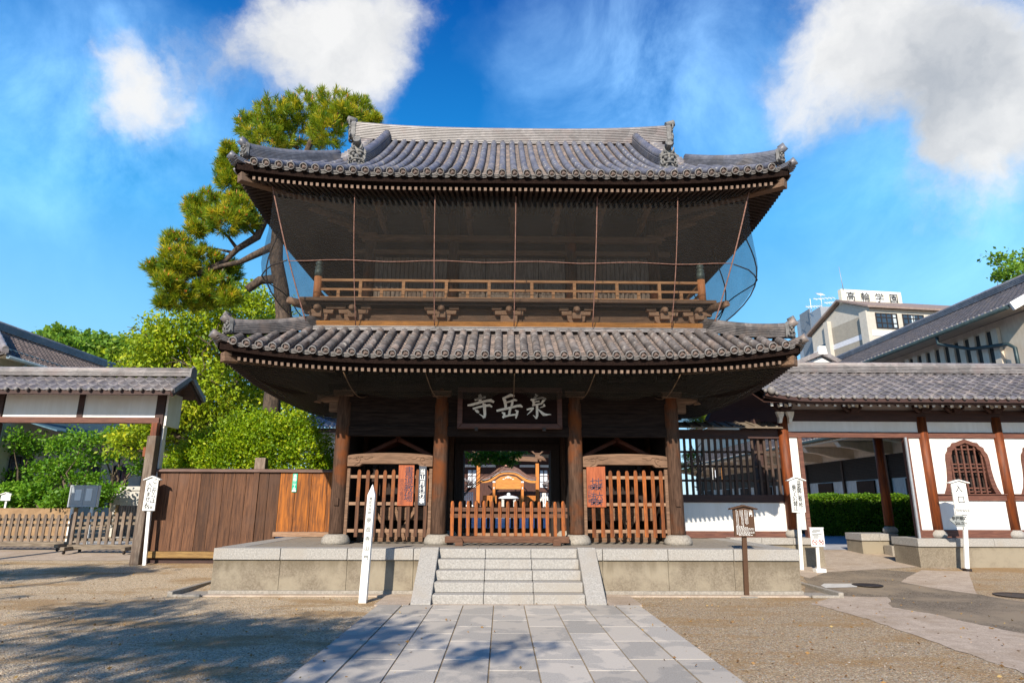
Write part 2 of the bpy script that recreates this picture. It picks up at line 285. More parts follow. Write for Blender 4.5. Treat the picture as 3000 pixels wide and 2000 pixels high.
def gravel_mat():
    m, nt, b, o = newmat('gravel_ground')
    t = N(nt, 'ShaderNodeTexCoord'); ob = t.outputs['Object']
    sp = N(nt, 'ShaderNodeSeparateXYZ', {'Vector': ob})
    vo = N(nt, 'ShaderNodeTexVoronoi', {'Vector': ob, 'Scale': 58.0, 'Randomness': 1.0}, feature='F1')
    vo2 = N(nt, 'ShaderNodeTexVoronoi', {'Vector': ob, 'Scale': 140.0}, feature='F1')
    bw = N(nt, 'ShaderNodeSeparateColor', {'Color': vo.outputs['Color']})
    bw2 = N(nt, 'ShaderNodeSeparateColor', {'Color': vo2.outputs['Color']})
    right = ramp(nt, N(nt, 'ShaderNodeMath', {0: sp.outputs['X'], 1: N(nt, 'ShaderNodeMath', {0: noise(nt, ob, 0.6, 4), 1: 4.0}, operation='MULTIPLY').outputs[0]}, operation='ADD').outputs[0], 0.5, 3.5)
    lc = mixc(nt, bw.outputs[0], (0.44, 0.34, 0.225), (0.95, 0.77, 0.53))
    rc = mixc(nt, bw.outputs[0], (0.26, 0.195, 0.125), (0.72, 0.56, 0.37))
    c = mixc(nt, right, lc, rc)
    c = mixc(nt, ramp(nt, bw.outputs[1], 0.80, 0.95), c, (0.44, 0.25, 0.14))
    c = mixc(nt, ramp(nt, bw.outputs[2], 0.90, 0.98), c, (0.56, 0.52, 0.46))
    c = mixc(nt, N(nt, 'ShaderNodeMath', {0: bw2.outputs[0], 1: 0.35}, operation='MULTIPLY').outputs[0], c, (0.10, 0.085, 0.07))
    soil = ramp(nt, N(nt, 'ShaderNodeMath', {0: noise(nt, objco(nt, (0.6, 1.5, 1)), 0.75, 6, 0.6), 1: N(nt, 'ShaderNodeMath', {0: noise(nt, ob, 7, 4, .7), 1: 0.25}, operation='MULTIPLY').outputs[0]}, operation='ADD').outputs[0], 0.60, 0.76)
    c = mixc(nt, N(nt, 'ShaderNodeMath', {0: soil, 1: 0.72}, operation='MULTIPLY').outputs[0], c, mixc(nt, noise(nt, ob, 18, 4), (0.26, 0.155, 0.07), (0.50, 0.32, 0.15)))
    nt.links.new(c, b.inputs['Base Color']); b.inputs['Roughness'].default_value = 0.95; b.inputs['Specular IOR Level'].default_value = 0.08
    h = N(nt, 'ShaderNodeMath', {0: N(nt, 'ShaderNodeMath', {0: 1.0, 1: vo.outputs['Distance']}, operation='SUBTRACT').outputs[0], 1: N(nt, 'ShaderNodeMath', {0: vo2.outputs['Distance'], 1: -0.4}, operation='MULTIPLY').outputs[0]}, operation='ADD').outputs[0]
    bump(nt, b, h, 0.9, 0.02); return m
M['gravel'] = gravel_mat()

def paving_mat():
    m, nt, b, o = newmat('paving_slab_stone')
    v = objco(nt)
    at = N(nt, 'ShaderNodeAttribute', attribute_name='var')
    g = noise(nt, v, 60, 3, 0.7); l = noise(nt, v, 1.6, 5, 0.55, 0.4)
    c = mixc(nt, ramp(nt, g, 0.3, 0.7), (0.335, 0.308, 0.275), (0.45, 0.42, 0.378))
    c = mixc(nt, N(nt, 'ShaderNodeMath', {0: ramp(nt, l, 0.47, 0.52), 1: 0.55}, operation='MULTIPLY').outputs[0], c, (0.57, 0.51, 0.435))
    hv = N(nt, 'ShaderNodeHueSaturation', {'Color': c})
    nt.links.new(N(nt, 'ShaderNodeMapRange', {'Value': at.outputs['Fac'], 'To Min': 0.84, 'To Max': 1.12}).outputs[0], hv.inputs['Value'])
    nt.links.new(hv.outputs[0], b.inputs['Base Color']); b.inputs['Roughness'].default_value = 0.9; b.inputs['Specular IOR Level'].default_value = 0.06
    bump(nt, b, g, 0.15, 0.008); return m
M['paving'] = paving_mat()
M['joint'] = pm('sandy_joint', (0.30, 0.235, 0.15), 0.95, (0.22, 0.165, 0.10), None, 20)
def asphalt_mat():
    m, nt, b, o = newmat('worn_asphalt')
    v = objco(nt); vo = N(nt, 'ShaderNodeTexVoronoi', {'Vector': v, 'Scale': 60.0})
    bw = N(nt, 'ShaderNodeSeparateColor', {'Color': vo.outputs['Color']})
    c = mixc(nt, bw.outputs[0], (0.09, 0.072, 0.055), (0.27, 0.222, 0.17))
    c = mixc(nt, ramp(nt, noise(nt, v, 0.9, 6, .65), 0.42, 0.62), c, (0.27, 0.215, 0.155))
    nt.links.new(c, b.inputs['Base Color']); b.inputs['Roughness'].default_value = 0.95; b.inputs['Specular IOR Level'].default_value = 0.08
    bump(nt, b, vo.outputs['Distance'], 0.5, 0.01); return m
M['asphalt'] = asphalt_mat()

def leaf_mat(name, c1, c2, c3, trans=0.35, rough=0.5):
    m, nt, b, o = newmat(name)
    at = N(nt, 'ShaderNodeAttribute', attribute_name='var')
    c = mixc(nt, ramp(nt, at.outputs['Fac'], 0.0, 0.6), c1, c2)
    c = mixc(nt, ramp(nt, at.outputs['Fac'], 0.62, 1.0), c, c3)
    nt.links.new(c, b.inputs['Base Color']); b.inputs['Roughness'].default_value = rough
    b.inputs['Specular IOR Level'].default_value = 0.35
    tr = N(nt, 'ShaderNodeBsdfTranslucent', {'Color': mixc(nt, 0.35, c, c3)})
    mxs = N(nt, 'ShaderNodeMixShader', {0: trans}); nt.links.new(b.outputs[0], mxs.inputs[1]); nt.links.new(tr.outputs[0], mxs.inputs[2])
    nt.links.new(mxs.outputs[0], o.inputs['Surface']); return m
M['leaf_camphor'] = leaf_mat('camphor_leaf', (0.13, 0.24, 0.010), (0.33, 0.44, 0.012), (0.60, 0.60, 0.03))
M['leaf_shrub'] = leaf_mat('shrub_leaf', (0.09, 0.20, 0.007), (0.26, 0.40, 0.008), (0.50, 0.55, 0.016))
M['leaf_maple'] = leaf_mat('maple_leaf', (0.06, 0.18, 0.010), (0.14, 0.31, 0.014), (0.26, 0.43, 0.03))
M['leaf_far'] = leaf_mat('far_leaf', (0.08, 0.19, 0.018), (0.17, 0.31, 0.025), (0.30, 0.42, 0.04))
M['leaf_hedge'] = leaf_mat('hedge_leaf', (0.06, 0.16, 0.010), (0.14, 0.28, 0.013), (0.30, 0.44, 0.02))
M['needle'] = leaf_mat('pine_needle', (0.05, 0.15, 0.010), (0.25, 0.35, 0.012), (0.62, 0.52, 0.025), 0.38)
M['hedge_core'] = pm('hedge_light_block', (0.02, 0.03, 0.012), 0.95, (0.012, 0.016, 0.008), None, 20)

def net_mat(name, col, alpha):
    m, nt, b, o = newmat(name)
    at = N(nt, 'ShaderNodeTexCoord'); uv = at.outputs['UV']
    w1 = N(nt, 'ShaderNodeTexWave', {'Vector': N(nt, 'ShaderNodeMapping', {'Vector': uv, 'Rotation': (0, 0, R(60))}).outputs[0], 'Scale': 26.0}, wave_type='BANDS')
    w2 = N(nt, 'ShaderNodeTexWave', {'Vector': N(nt, 'ShaderNodeMapping', {'Vector': uv, 'Rotation': (0, 0, R(-60))}).outputs[0], 'Scale': 26.0}, wave_type='BANDS')
    mx = N(nt, 'ShaderNodeMath', {0: w1.outputs['Fac'], 1: w2.outputs['Fac']}, operation='MAXIMUM')
    big = noise(nt, uv, 1.2, 4)
    th = ramp(nt, mx.outputs[0], 0.45, 0.95)
    fac = N(nt, 'ShaderNodeMath', {0: N(nt, 'ShaderNodeMath', {0: th, 1: alpha * 0.9}, operation='MULTIPLY').outputs[0], 1: N(nt, 'ShaderNodeMath', {0: big, 1: alpha * 0.7}, operation='MULTIPLY').outputs[0]}, operation='ADD', use_clamp=True)
    tr = N(nt, 'ShaderNodeBsdfTransparent')
    b.inputs['Base Color'].default_value = c4(col); b.inputs['Roughness'].default_value = 0.8
    mxs = N(nt, 'ShaderNodeMixShader', {0: fac.outputs[0]}); nt.links.new(tr.outputs[0], mxs.inputs[1]); nt.links.new(b.outputs[0], mxs.inputs[2])
    nt.links.new(mxs.outputs[0], o.inputs['Surface']); return m
M['net'] = net_mat('dark_bird_net', (0.012, 0.009, 0.007), 0.47)
M['net_side'] = net_mat('thin_bird_net', (0.016, 0.014, 0.014), 0.36)
M['net_low'] = net_mat('green_bird_net', (0.010, 0.010, 0.005), 0.50)

# ---------------------------------------------------------------- mesh helpers
def V3(p): return Vector(p)
class MB:
    def __init__(s): s.v = []; s.f = []; s.sm = []; s.var = None; s.uv = None
    def add(s, vs_, fs_, smooth=False):
        o = len(s.v); s.v.extend([tuple(p) for p in vs_])
        for f in fs_: s.f.append(tuple(i + o for i in f)); s.sm.append(smooth)
        return o
    def box(s, x0, x1, y0, y1, z0, z1):
        if x0 > x1: x0, x1 = x1, x0
        s.add([(x0, y0, z0), (x1, y0, z0), (x1, y1, z0), (x0, y1, z0), (x0, y0, z1), (x1, y0, z1), (x1, y1, z1), (x0, y1, z1)],
              [(0, 3, 2, 1), (4, 5, 6, 7), (0, 1, 5, 4), (1, 2, 6, 5), (2, 3, 7, 6), (3, 0, 4, 7)]); return s
    def bar(s, p, q, w, h, up=(0, 0, 1)):
        p, q = V3(p), V3(q); d = (q - p).normalized(); u = V3(up)
        sd = d.cross(u)
        if sd.length < 1e-4: sd = d.cross(V3((0, 1, 0)))
        sd.normalize(); u = sd.cross(d).normalized(); sd *= w / 2; u *= h / 2
        s.add([p - sd - u, p + sd - u, p + sd + u, p - sd + u, q - sd - u, q + sd - u, q + sd + u, q - sd + u],
              [(0, 1, 2, 3), (7, 6, 5, 4), (0, 4, 5, 1), (1, 5, 6, 2), (2, 6, 7, 3), (3, 7, 4, 0)]); return s
    def prism(s, poly, axis, a, b):
        """poly: 2D points, extruded along axis from a to b"""
        def mk(p, t):
            return {'x': (t, p[0], p[1]), 'y': (p[0], t, p[1]), 'z': (p[0], p[1], t)}[axis]
        n = len(poly)
        s.add([mk(p, a) for p in poly] + [mk(p, b) for p in poly],
              [tuple(range(n - 1, -1, -1)), tuple(range(n, 2 * n))] + [(i, (i + 1) % n, n + (i + 1) % n, n + i) for i in range(n)]); return s
    def tube(s, pts, r, n=8, caps=True, smooth=True, up=(0, 0, 1)):
        pts = [V3(p) for p in pts]; m = len(pts)
        rs = r if isinstance(r, (list, tuple)) else [r] * m
        vs_ = []; prev = None
        for i, p in enumerate(pts):
            t = (pts[min(i + 1, m - 1)] - pts[max(i - 1, 0)]).normalized()
            if prev is None:
                a = V3(up) if abs(t.dot(V3(up))) < 0.95 else V3((1, 0, 0))
                u = (a - t * a.dot(t)).normalized()
            else:
                u = (prev - t * prev.dot(t)).normalized()
            prev = u; w = t.cross(u)
            for k in range(n):
                an = 2 * math.pi * k / n
                vs_.append(p + (u * math.cos(an) + w * math.sin(an)) * rs[i])
        fs_ = []
        for i in range(m - 1):
            for k in range(n):
                k2 = (k + 1) % n
                fs_.append((i * n + k, i * n + k2, (i + 1) * n + k2, (i + 1) * n + k))
        o = s.add(vs_, fs_, smooth)
        if caps:
            s.f.append(tuple(o + k for k in range(n - 1, -1, -1))); s.sm.append(False)
            s.f.append(tuple(o + (m - 1) * n + k for k in range(n))); s.sm.append(False)
        return s
    def lathe(s, prof, c=(0, 0, 0), n=20, ax=(0, 0, 1), smooth=True):
        """prof: (r, h) pairs along axis ax from c"""
        ax = V3(ax).normalized(); a = V3((1, 0, 0)) if abs(ax.x) < 0.9 else V3((0, 0, 1))
        u = (a - ax * a.dot(ax)).normalized(); w = ax.cross(u); c = V3(c)
        vs_ = []
        for (r, h) in prof:
            for k in range(n):
                an = 2 * math.pi * k / n
                vs_.append(c + ax * h + (u * math.cos(an) + w * math.sin(an)) * r)
        fs_ = [(i * n + k, i * n + (k + 1) % n, (i + 1) * n + (k + 1) % n, (i + 1) * n + k) for i in range(len(prof) - 1) for k in range(n)]
        o = s.add(vs_, fs_, smooth)
        if prof[0][0] > 1e-4: s.f.append(tuple(o + k for k in range(n - 1, -1, -1))); s.sm.append(False)
        if prof[-1][0] > 1e-4: s.f.append(tuple(o + (len(prof) - 1) * n + k for k in range(n))); s.sm.append(False)
        return s
    def ball(s, c, rx, ry=None, rz=None, n=10, m=6):
        ry = ry or rx; rz = rz or rx; vs_ = []
        for i in range(m + 1):
            th = math.pi * i / m
            for k in range(n):
                ph = 2 * math.pi * k / n
                vs_.append((c[0] + rx * math.sin(th) * math.cos(ph), c[1] + ry * math.sin(th) * math.sin(ph), c[2] + rz * math.cos(th)))
        s.add(vs_, [(i * n + k, (i + 1) * n + k, (i + 1) * n + (k + 1) % n, i * n + (k + 1) % n) for i in range(m) for k in range(n)], True); return s
    def sweep(s, path, sec, caps=True, smooth=False, side=None):
        """sweep closed section (a: sideways, b: up) along path; side is horizontal"""
        path = [V3(p) for p in path]; m = len(path); n = len(sec); vs_ = []
        for i, p in enumerate(path):
            t = path[min(i + 1, m - 1)] - path[max(i - 1, 0)]
            sd = V3(side) if side is not None else V3((t.y, -t.x, 0))
            sd = sd.normalized()
            for (a, b) in sec: vs_.append(p + sd * a + V3((0, 0, b)))
        fs_ = [(i * n + k, i * n + (k + 1) % n, (i + 1) * n + (k + 1) % n, (i + 1) * n + k) for i in range(m - 1) for k in range(n)]
        o = s.add(vs_, fs_, smooth)
        if caps:
            s.f.append(tuple(o + k for k in range(n - 1, -1, -1))); s.sm.append(False)
            s.f.append(tuple(o + (m - 1) * n + k for k in range(n))); s.sm.append(False)
        return s
    def grid(s, fn, us, vs__, smooth=False):
        nu, nv = len(us), len(vs__)
        s.add([fn(u, v) for u in us for v in vs__], [(i * nv + j, (i + 1) * nv + j, (i + 1) * nv + j + 1, i * nv + j + 1) for i in range(nu - 1) for j in range(nv - 1)], smooth); return s
    def ext(s, other, off=(0, 0, 0)):
        s.add([(p[0] + off[0], p[1] + off[1], p[2] + off[2]) for p in other.v], other.f)
        s.sm[-len(other.f):] = other.sm; return s

def lin(a, b, n): return [a + (b - a) * i / (n - 1) for i in range(n)]
def root_of(o):
    while o.parent: o = o.parent
    return o
GX = 0.0
def obj(name, mb, mat, parent=None, bevel=0.0, kind=None, label=None):
    me = bpy.data.meshes.new(name)
    off = V3((0, 0, 0))
    if parent is not None:
        r = root_of(parent)
        if r.type == 'EMPTY': off = r.location.copy()
        elif 'org' in r: off = V3(r['org'])
    me.from_pydata([(p[0] - off.x + GX, p[1] - off.y, p[2] - off.z) for p in mb.v], [], mb.f)
    me.polygons.foreach_set('use_smooth', mb.sm)
    if mb.var is not None:
        at = me.attributes.new('var', 'FLOAT', 'POINT'); at.data.foreach_set('value', mb.var)
    if mb.uv is not None:
        ul = me.uv_layers.new(name='UVMap')
        for lp in me.loops: ul.data[lp.index].uv = mb.uv[lp.vertex_index]
    me.update()
    bm = bmesh.new(); bm.from_mesh(me); bmesh.ops.recalc_face_normals(bm, faces=bm.faces); bm.to_mesh(me); bm.free()
    me.materials.append(mat if not isinstance(mat, str) else M[mat])
    o = bpy.data.objects.new(name, me); COL.objects.link(o)
    if parent is not None: o.parent = parent
    if bevel:
        md = o.modifiers.new('bevel', 'BEVEL'); md.width = bevel; md.segments = 2; md.limit_method = 'ANGLE'; md.angle_limit = R(40)
    if kind: o['kind'] = kind
    if label: o['label'] = label
    return o
def obj_multi(name, pairs, parent=None, **k):
    mb = MB(); mi = []
    for i, (m_, _) in enumerate(pairs): mb.ext(m_) if m_.f else None; mi += [i] * len(m_.f)
    o = obj(name, mb, pairs[0][1], parent, **k)
    for (_, mt) in pairs[1:]: o.data.materials.append(M[mt])
    o.data.polygons.foreach_set('material_index', mi); return o
def tag(o, label, cat, group=None):
    o['label'] = label; o['category'] = cat
    if group: o['group'] = group
    return o
def thing(name, label, cat, loc=(0, 0, 0), group=None):
    o = bpy.data.objects.new(name, None); COL.objects.link(o); o.empty_display_size = 0.2
    o.location = loc
    return tag(o, label, cat, group)
def struct(name, mb, mat, **k): return obj(name, mb, mat, kind='structure', **k)
def copy_tree(o, loc, label=None, group=None, rotz=None):
    c = o.copy(); COL.objects.link(c); c.location = loc
    if rotz is not None: c.rotation_euler = (0, 0, rotz)
    if label: c['label'] = label
    if group: c['group'] = group
    for ch in list(o.children):
        k = ch.copy(); COL.objects.link(k); k.parent = c
        for g in list(ch.children):
            d = g.copy(); COL.objects.link(d); d.parent = k
    return c
def dup_part(o, parent, off=(0, 0, 0)):
    c = o.copy(); COL.objects.link(c); c.parent = parent; c.location = V3(o.location) + V3(off); return c

# text: one mesh of glyphs standing in the xz plane, facing -y, centred on c
def glyphs(body, size, c, bold=0.0, depth=0.004, line=1.05, align='CENTER', flipx=False):
    cu = bpy.data.curves.new('glyphs', 'FONT'); cu.body = body; cu.size = size; cu.align_x = align; cu.align_y = 'CENTER'
    cu.space_line = line; cu.offset = bold * size; cu.extrude = depth; cu.resolution_u = 3
    to = bpy.data.objects.new('glyphs', cu); COL.objects.link(to)
    dg = bpy.context.evaluated_depsgraph_get(); dg.update()
    me = bpy.data.meshes.new_from_object(to.evaluated_get(dg))
    mb = MB()
    mb.add([(c[0] + v.co.x, c[1] - v.co.z, c[2] + v.co.y) for v in me.vertices], [tuple(p.vertices) for p in me.polygons])
    bpy.data.objects.remove(to); bpy.data.curves.remove(cu); bpy.data.meshes.remove(me)
    return mb
def column_text(s, size, x, y, ztop, step, **k):
    """vertical writing, one glyph below another"""
    mb = MB()
    for i, ch in enumerate(s): mb.ext(glyphs(ch, size, (x, y, ztop - step * (i + 0.5)), **k))
    return mb
# ================================================================ THE GATE
GC = 16.6                                   # depth of the gate's centre line
gate = thing('temple_gate', 'two storey dark timber temple gate with curved grey tiled roofs', 'gate', (0, GC, 0.85))

def xform(mb, ang, c, s=1.0):
    ca, sa = math.cos(ang), math.sin(ang)
    mb.v = [(c[0] + s * (p[0] * ca - p[1] * sa), c[1] + s * (p[0] * sa + p[1] * ca), c[2] + s * p[2]) for p in mb.v]
    return mb
def ridge_sec(w, h, n):
    rt = []
    for i in range(n):
        z0, z1 = h * i / n, h * (i + 1) / n; wi = w - 0.02 * i / n
        rt += [(wi, z0), (wi, z1 - h / n * 0.42), (wi - 0.028, z1 - h / n * 0.42), (wi - 0.028, z1)]
    return rt + [(-a, b) for (a, b) in reversed(rt)]
def ornament(c, ang, s=1.0):
    """ridge-end tile: scrolled plate with a horned face and a round tile above; local front is -y"""
    mb = MB()
    plate = [(-.19, 0), (-.225, .06), (-.20, .14), (-.19, .30), (-.21, .40), (-.15, .50), (-.06, .56), (.06, .56), (.15, .50), (.21, .40), (.19, .30), (.20, .14), (.225, .06), (.19, 0)]
    mb.prism(plate, 'y', -.05, .06)
    for sx in (-1, 1):
        for k in range(7): mb.ball((sx * (.175 + .004 * k), -.055, .05 + .06 * k), .016, n=6, m=4)
        mb.ball((sx * .075, -.09, .31), .048, .05, .045, 8, 6)                     # eyes
        mb.tube([(sx * .02, -.10, .375), (sx * .07, -.115, .39), (sx * .13, -.10, .37), (sx * .16, -.07, .33)], [.022, .03, .026, .014], 6)   # brows
        mb.tube([(sx * .06, -.08, .42), (sx * .10, -.13, .47), (sx * .115, -.13, .54), (sx * .09, -.10, .60)], [.035, .03, .02, .005], 6)    # horns
        mb.tube([(sx * .06, -.09, .13), (sx * .075, -.12, .10), (sx * .07, -.13, .05)], [.02, .018, .004], 6)  # fangs
        mb.tube([(sx * .15, -.06, .24), (sx * .19, -.09, .20), (sx * .17, -.10, .13), (sx * .12, -.09, .14)], [.03, .026, .02, .012], 6)
        mb.tube([(sx * .15, -.05, .04), (sx * .24, -.06, .02), (sx * .27, -.05, .09), (sx * .23, -.05, .13)], [.04, .034, .024, .01], 6)
    mb.ball((0, -.11, .245), .05, .06, .055, 8, 6)
    mb.tube([(-.13, -.07, .16), (-.06, -.12, .18), (0, -.13, .185), (.06, -.12, .18), (.13, -.07, .16)], .024, 6)
    mb.tube([(-.12, -.07, .06), (-.05, -.12, .03), (.05, -.12, .03), (.12, -.07, .06)], .028, 6)
    mb.lathe([(.085, 0), (.085, .20), (.088, .22), (.066, .22), (.062, .205), (.02, .205), (.0, .22)], (0, .02, .58), 14, (0, -1, .35))
    return xform(mb, ang, c, s)
def disc(mb, mf, c, ax, r=.08):
    mb.lathe([(r * .97, -.06), (r, 0), (r * .78, .004), (r * .74, -.022)], c, 14, ax)
    mf.lathe([(r * .745, -.020), (r * .42, -.018), (r * .36, -.008), (r * .12, -.008), (0, -.002)], c, 14, ax)
    ax = V3(ax).normalized(); u = V3((0, 0, 1)); u = (u - ax * u.dot(ax)).normalized(); w = ax.cross(u)
    for k in range(3):
        an = k * 2.094 + .3
        q = V3(c) + (u * math.cos(an) + w * math.sin(an)) * r * .5 - ax * .012
        mf.ball(q, r * .17, n=6, m=4)

M['disc_face'] = pm('disc_crest_clay', (.27, .20, .175), .75, (.13, .095, .085), None, 20)
rj = random.Random(5)
class Roof:
    def __init__(s, W, L, z0, a, b, cu, dfront, dside, gable=None, pitch=.26, span=4.0):
        s.W, s.L, s.z0, s.a, s.b, s.cu, s.df, s.ds, s.g, s.pitch, s.span = W, L, z0, a, b, cu, dfront, dside, gable, pitch, span
    def up(s, t, d, half):
        return s.cu * max(0.0, (abs(t) - (half - s.span)) / s.span) ** 2.3 * max(0.0, 1 - max(d, 0) / 2.8) ** 1.2
    def z(s, t, d, half): return s.z0 + s.a * d + s.b * d * d * (1 if d > 0 else 0) + s.up(t, d, half)
    def frames(s):
        W, L = s.W, s.L
        return [('front', W, s.df, lambda t, d, z: (t, GC - L + d, z)), ('back', W, s.df, lambda t, d, z: (-t, GC + L - d, z)),
                ('right', L, s.ds, lambda t, d, z: (W - d, GC + t, z)), ('left', L, s.ds, lambda t, d, z: (-W + d, GC - t, z))]
    def dlim(s, t, half, dmax, side):
        if s.g and not side and abs(t) <= s.g + .02: return dmax
        return min(dmax, half - abs(t))
    def build(s, part, mat_tube, mat_pan, mat_disc):
        pans, tubes = MB(), MB(); edges = []
        for (nm, half, dmax, F) in s.frames():
            side = nm in ('left', 'right'); ends, faces = MB(), MB(); edges.append((nm, ends, faces))
            nrow = int((half - .1) / s.pitch)
            for k in range(-nrow, nrow + 1):
                t = k * s.pitch; dl = s.dlim(t, half, dmax, side) - (.10 if abs(t) > (s.g or 0) else .0)
                if dl < .12: continue
                pts, rad = [], []
                nt = max(1, int(round(dl / .30))); st = dl / nt; jt, jz = rj.uniform(-.008, .008), rj.uniform(-.005, .006)
                for j in range(nt):
                    for (dd, rr) in ((j * st, .0815), (j * st + .03, .081), ((j + 1) * st - .002, .0785)):
                        pts.append(F(t + jt + rj.uniform(-.003, .003), dd - .04, s.z(t, dd - .04, half) + .045 + jz)); rad.append(rr)
                tubes.tube(pts, rad, 10, caps=False)
                if nm != 'back':
                    p0, p1 = V3(F(t + jt, -.10, s.z(t, 0, half) - .10 * s.a + .040 + jz * 1.6)), V3(F(t, .2, s.z(t, .2, half) + .045))
                    disc(ends, faces, p0, p0 - p1, .083)
                    # hanging lip of the pan tile between two discs
                    if k < nrow:
                        t2 = t + s.pitch
                        for lay in range(3):
                            arc = []
                            for q in lin(.18, .82, 6):
                                tt = t + (t2 - t) * q; sag = .050 * math.sin(math.pi * q)
                                arc.append((tt, s.z(tt, 0, half) + .020 - sag - .024 * lay))
                            top = [F(a_, -.05 + .02 * lay, z_) for (a_, z_) in arc]; bot = [F(a_, -.045 + .02 * lay, z_ - .018) for (a_, z_) in arc]
                            bk = [F(a_, .10, z_ - .015 + .1 * s.a) for (a_, z_) in arc]
                            n = len(arc)
                            ends.add(top + bot + bk, [(i, i + 1, n + i + 1, n + i) for i in range(n - 1)] + [(2 * n + i, 2 * n + i + 1, i + 1, i) for i in range(n - 1)])
            # pans: stepped courses, dished between the rows
            cs = .145
            ts = [(-nrow - 1 + j / 2.0) * s.pitch for j in range(4 * (nrow + 1) + 1)]
            nco = int(dmax / cs) + 1
            for j0 in range(len(ts) - 1):
                ta, tb = ts[j0], ts[j0 + 1]
                if max(abs(ta), abs(tb)) > half: continue
                dl = max(s.dlim(ta, half, dmax, side), s.dlim(tb, half, dmax, side))
                ca, cb = (0 if j0 % 2 == 0 else -.035), (0 if j0 % 2 == 1 else -.035)
                for j in range(nco):
                    d0, d1 = j * cs, min((j + 1) * cs, dl)
                    if d0 >= dl: break
                    lip = .022
                    a0, a1 = F(ta, d0, s.z(ta, d0, half) + ca + lip), F(tb, d0, s.z(tb, d0, half) + cb + lip)
                    b0, b1 = F(ta, d1, s.z(ta, d1, half) + ca), F(tb, d1, s.z(tb, d1, half) + cb)
                    e0, e1 = F(ta, d0, s.z(ta, d0, half) + ca - .004), F(tb, d0, s.z(tb, d0, half) + cb - .004)
                    pans.add([a0, a1, b1, b0, e0, e1], [(0, 1, 2, 3), (4, 5, 1, 0)])
        base = obj(part, pans, mat_pan, gate)
        prs = [(tubes, mat_tube)]
        e_, f_ = MB(), MB()
        for (nm, ends, faces) in edges:
            if ends.v: e_.ext(ends); f_.ext(faces)
        obj_multi('barrel_tiling', [(tubes, mat_tube), (e_, mat_disc), (f_, 'disc_face')], base)
        return base
    def hip(s, base, sx, sy, mat, h=.24, w=.125, n=5, ornaments=True, d0=.20):
        """hip ridge from the corner inwards"""
        dmax = s.ds if s.g else s.df
        path = []
        for d in lin(d0, dmax, 12):
            t = s.W - d; e = (1 - (d - d0) / (dmax - d0)) ** 3
            path.append(V3((sx * (s.W - d), GC + sy * (s.L - d), s.z(t, d, s.W) + .03 + .07 * e)))
        mb = MB(); mb.sweep(path, ridge_sec(w, h, n))
        tp = [p + V3((0, 0, h + .03)) for p in path]
        out = V3((sx, sy, 0)).normalized()
        tp = [tp[0] + out * .20 + V3((0, 0, .10)), tp[0] + out * .10 + V3((0, 0, .04))] + tp
        mb.tube(tp, [.085, .088] + [.09] * len(path), 10)
        hr = obj('hip_ridge', mb, mat, base)
        if ornaments:
            ang = math.atan2(sx, -sy) if True else 0
            c = path[0] + out * .06 + V3((0, 0, -.02))
            om = ornament((0, 0, 0), 0, .62)
            om2 = MB(); om2.ext(om); xform(om2, ang, c)
            obj('ridge_ornament', om2, 'tile_orn', base)
            cm = MB()   # round tile poking out at the corner, below the ornament
            q = V3((sx * (s.W - .02), GC + sy * (s.L - .02), s.z(s.W, 0, s.W) + .03))
            cm.tube([q - out * .3 + V3((0, 0, -.04)), q + out * .03 + V3((0, 0, .03)), q + out * .12 + V3((0, 0, .07))], [.08, .085, .09], 12)
            for kk in range(3):
                cm.sweep([q - out * .25 + V3((0, 0, -.05 - .035 * kk)), q + out * (.06 - .03 * kk) + V3((0, 0, .0 - .035 * kk))], [(-.17, 0), (.17, 0), (.17, .022), (-.17, .022)])
            obj('corner_tile', cm, mat, base)
        return hr
    def eaves(s, base, wall_d, mat, n_named=48, rp=.122):
        fascia, soff, rows = MB(), MB(), MB()
        named = []
        for (nm, half, dmax, F) in s.frames():
            ts = lin(-half + .05, half - .05, 61)
            for (dd, zt, hh, ww) in ((.03, -.005, .19, .16), (.15, -.19, .11, .12)):
                pts = [F(t * (half - dd) / half, dd, s.z(t, 0, half) + zt + s.a * 0) for t in ts]
                nrm = V3(F(0, 1, 0)) - V3(F(0, 0, 0))
                sec = [(0, 0), (ww, 0), (ww, -hh), (0, -hh)]
                n = len(sec); vv = []
                for p in pts:
                    for (a_, b_) in sec: vv.append(V3(p) + nrm * a_ + V3((0, 0, b_)))
                fascia.add(vv, [(i * n + k, i * n + (k + 1) % n, (i + 1) * n + (k + 1) % n, (i + 1) * n + k) for i in range(len(pts) - 1) for k in range(n)])
            zr = lambda t, d: s.z0 - .335 + .26 * d + s.up(t, 0, half) * max(0, 1 - d / (wall_d + .6))
            us = lin(-1, 1, 41)
            def sf(u, d):
                t = u * (half - d); return F(t, d, zr(t, d) + .045)
            soff.grid(sf, us, lin(.10, wall_d, 6))
            k2 = int((half - .3) / rp)
            for k in range(-k2, k2 + 1):
                t = k * rp; dl = min(wall_d, half - abs(t))
                if dl < .35: continue
                p, q = V3(F(t, .07, zr(t, .07))), V3(F(t, dl, zr(t, dl)))
                if nm == 'front' and abs(k) <= n_named // 2:
                    r = MB(); r.bar(p, q, .056, .066); named.append(r)
                elif nm != 'back': rows.bar(p, q, .056, .066)
            for sg in (-1, 1):     # corner beams
                if nm in ('left', 'right'): continue
                cbm = MB()
                p = V3(F(sg * (half - .12), .12, zr(half, 0) - .01)); q = V3(F(sg * (half - wall_d), wall_d, zr(0, wall_d) - .1))
                cbm.bar(p, q, .20, .19)
                obj('corner_beam', cbm, 'wood_waist', base, bevel=.01)
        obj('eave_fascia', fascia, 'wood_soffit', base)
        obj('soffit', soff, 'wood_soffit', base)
        for r in named: lit_ends(obj('rafter', r, mat, base))
        o = obj('rafter_row', rows, mat, base); o['kind'] = 'stuff'; lit_ends(o)

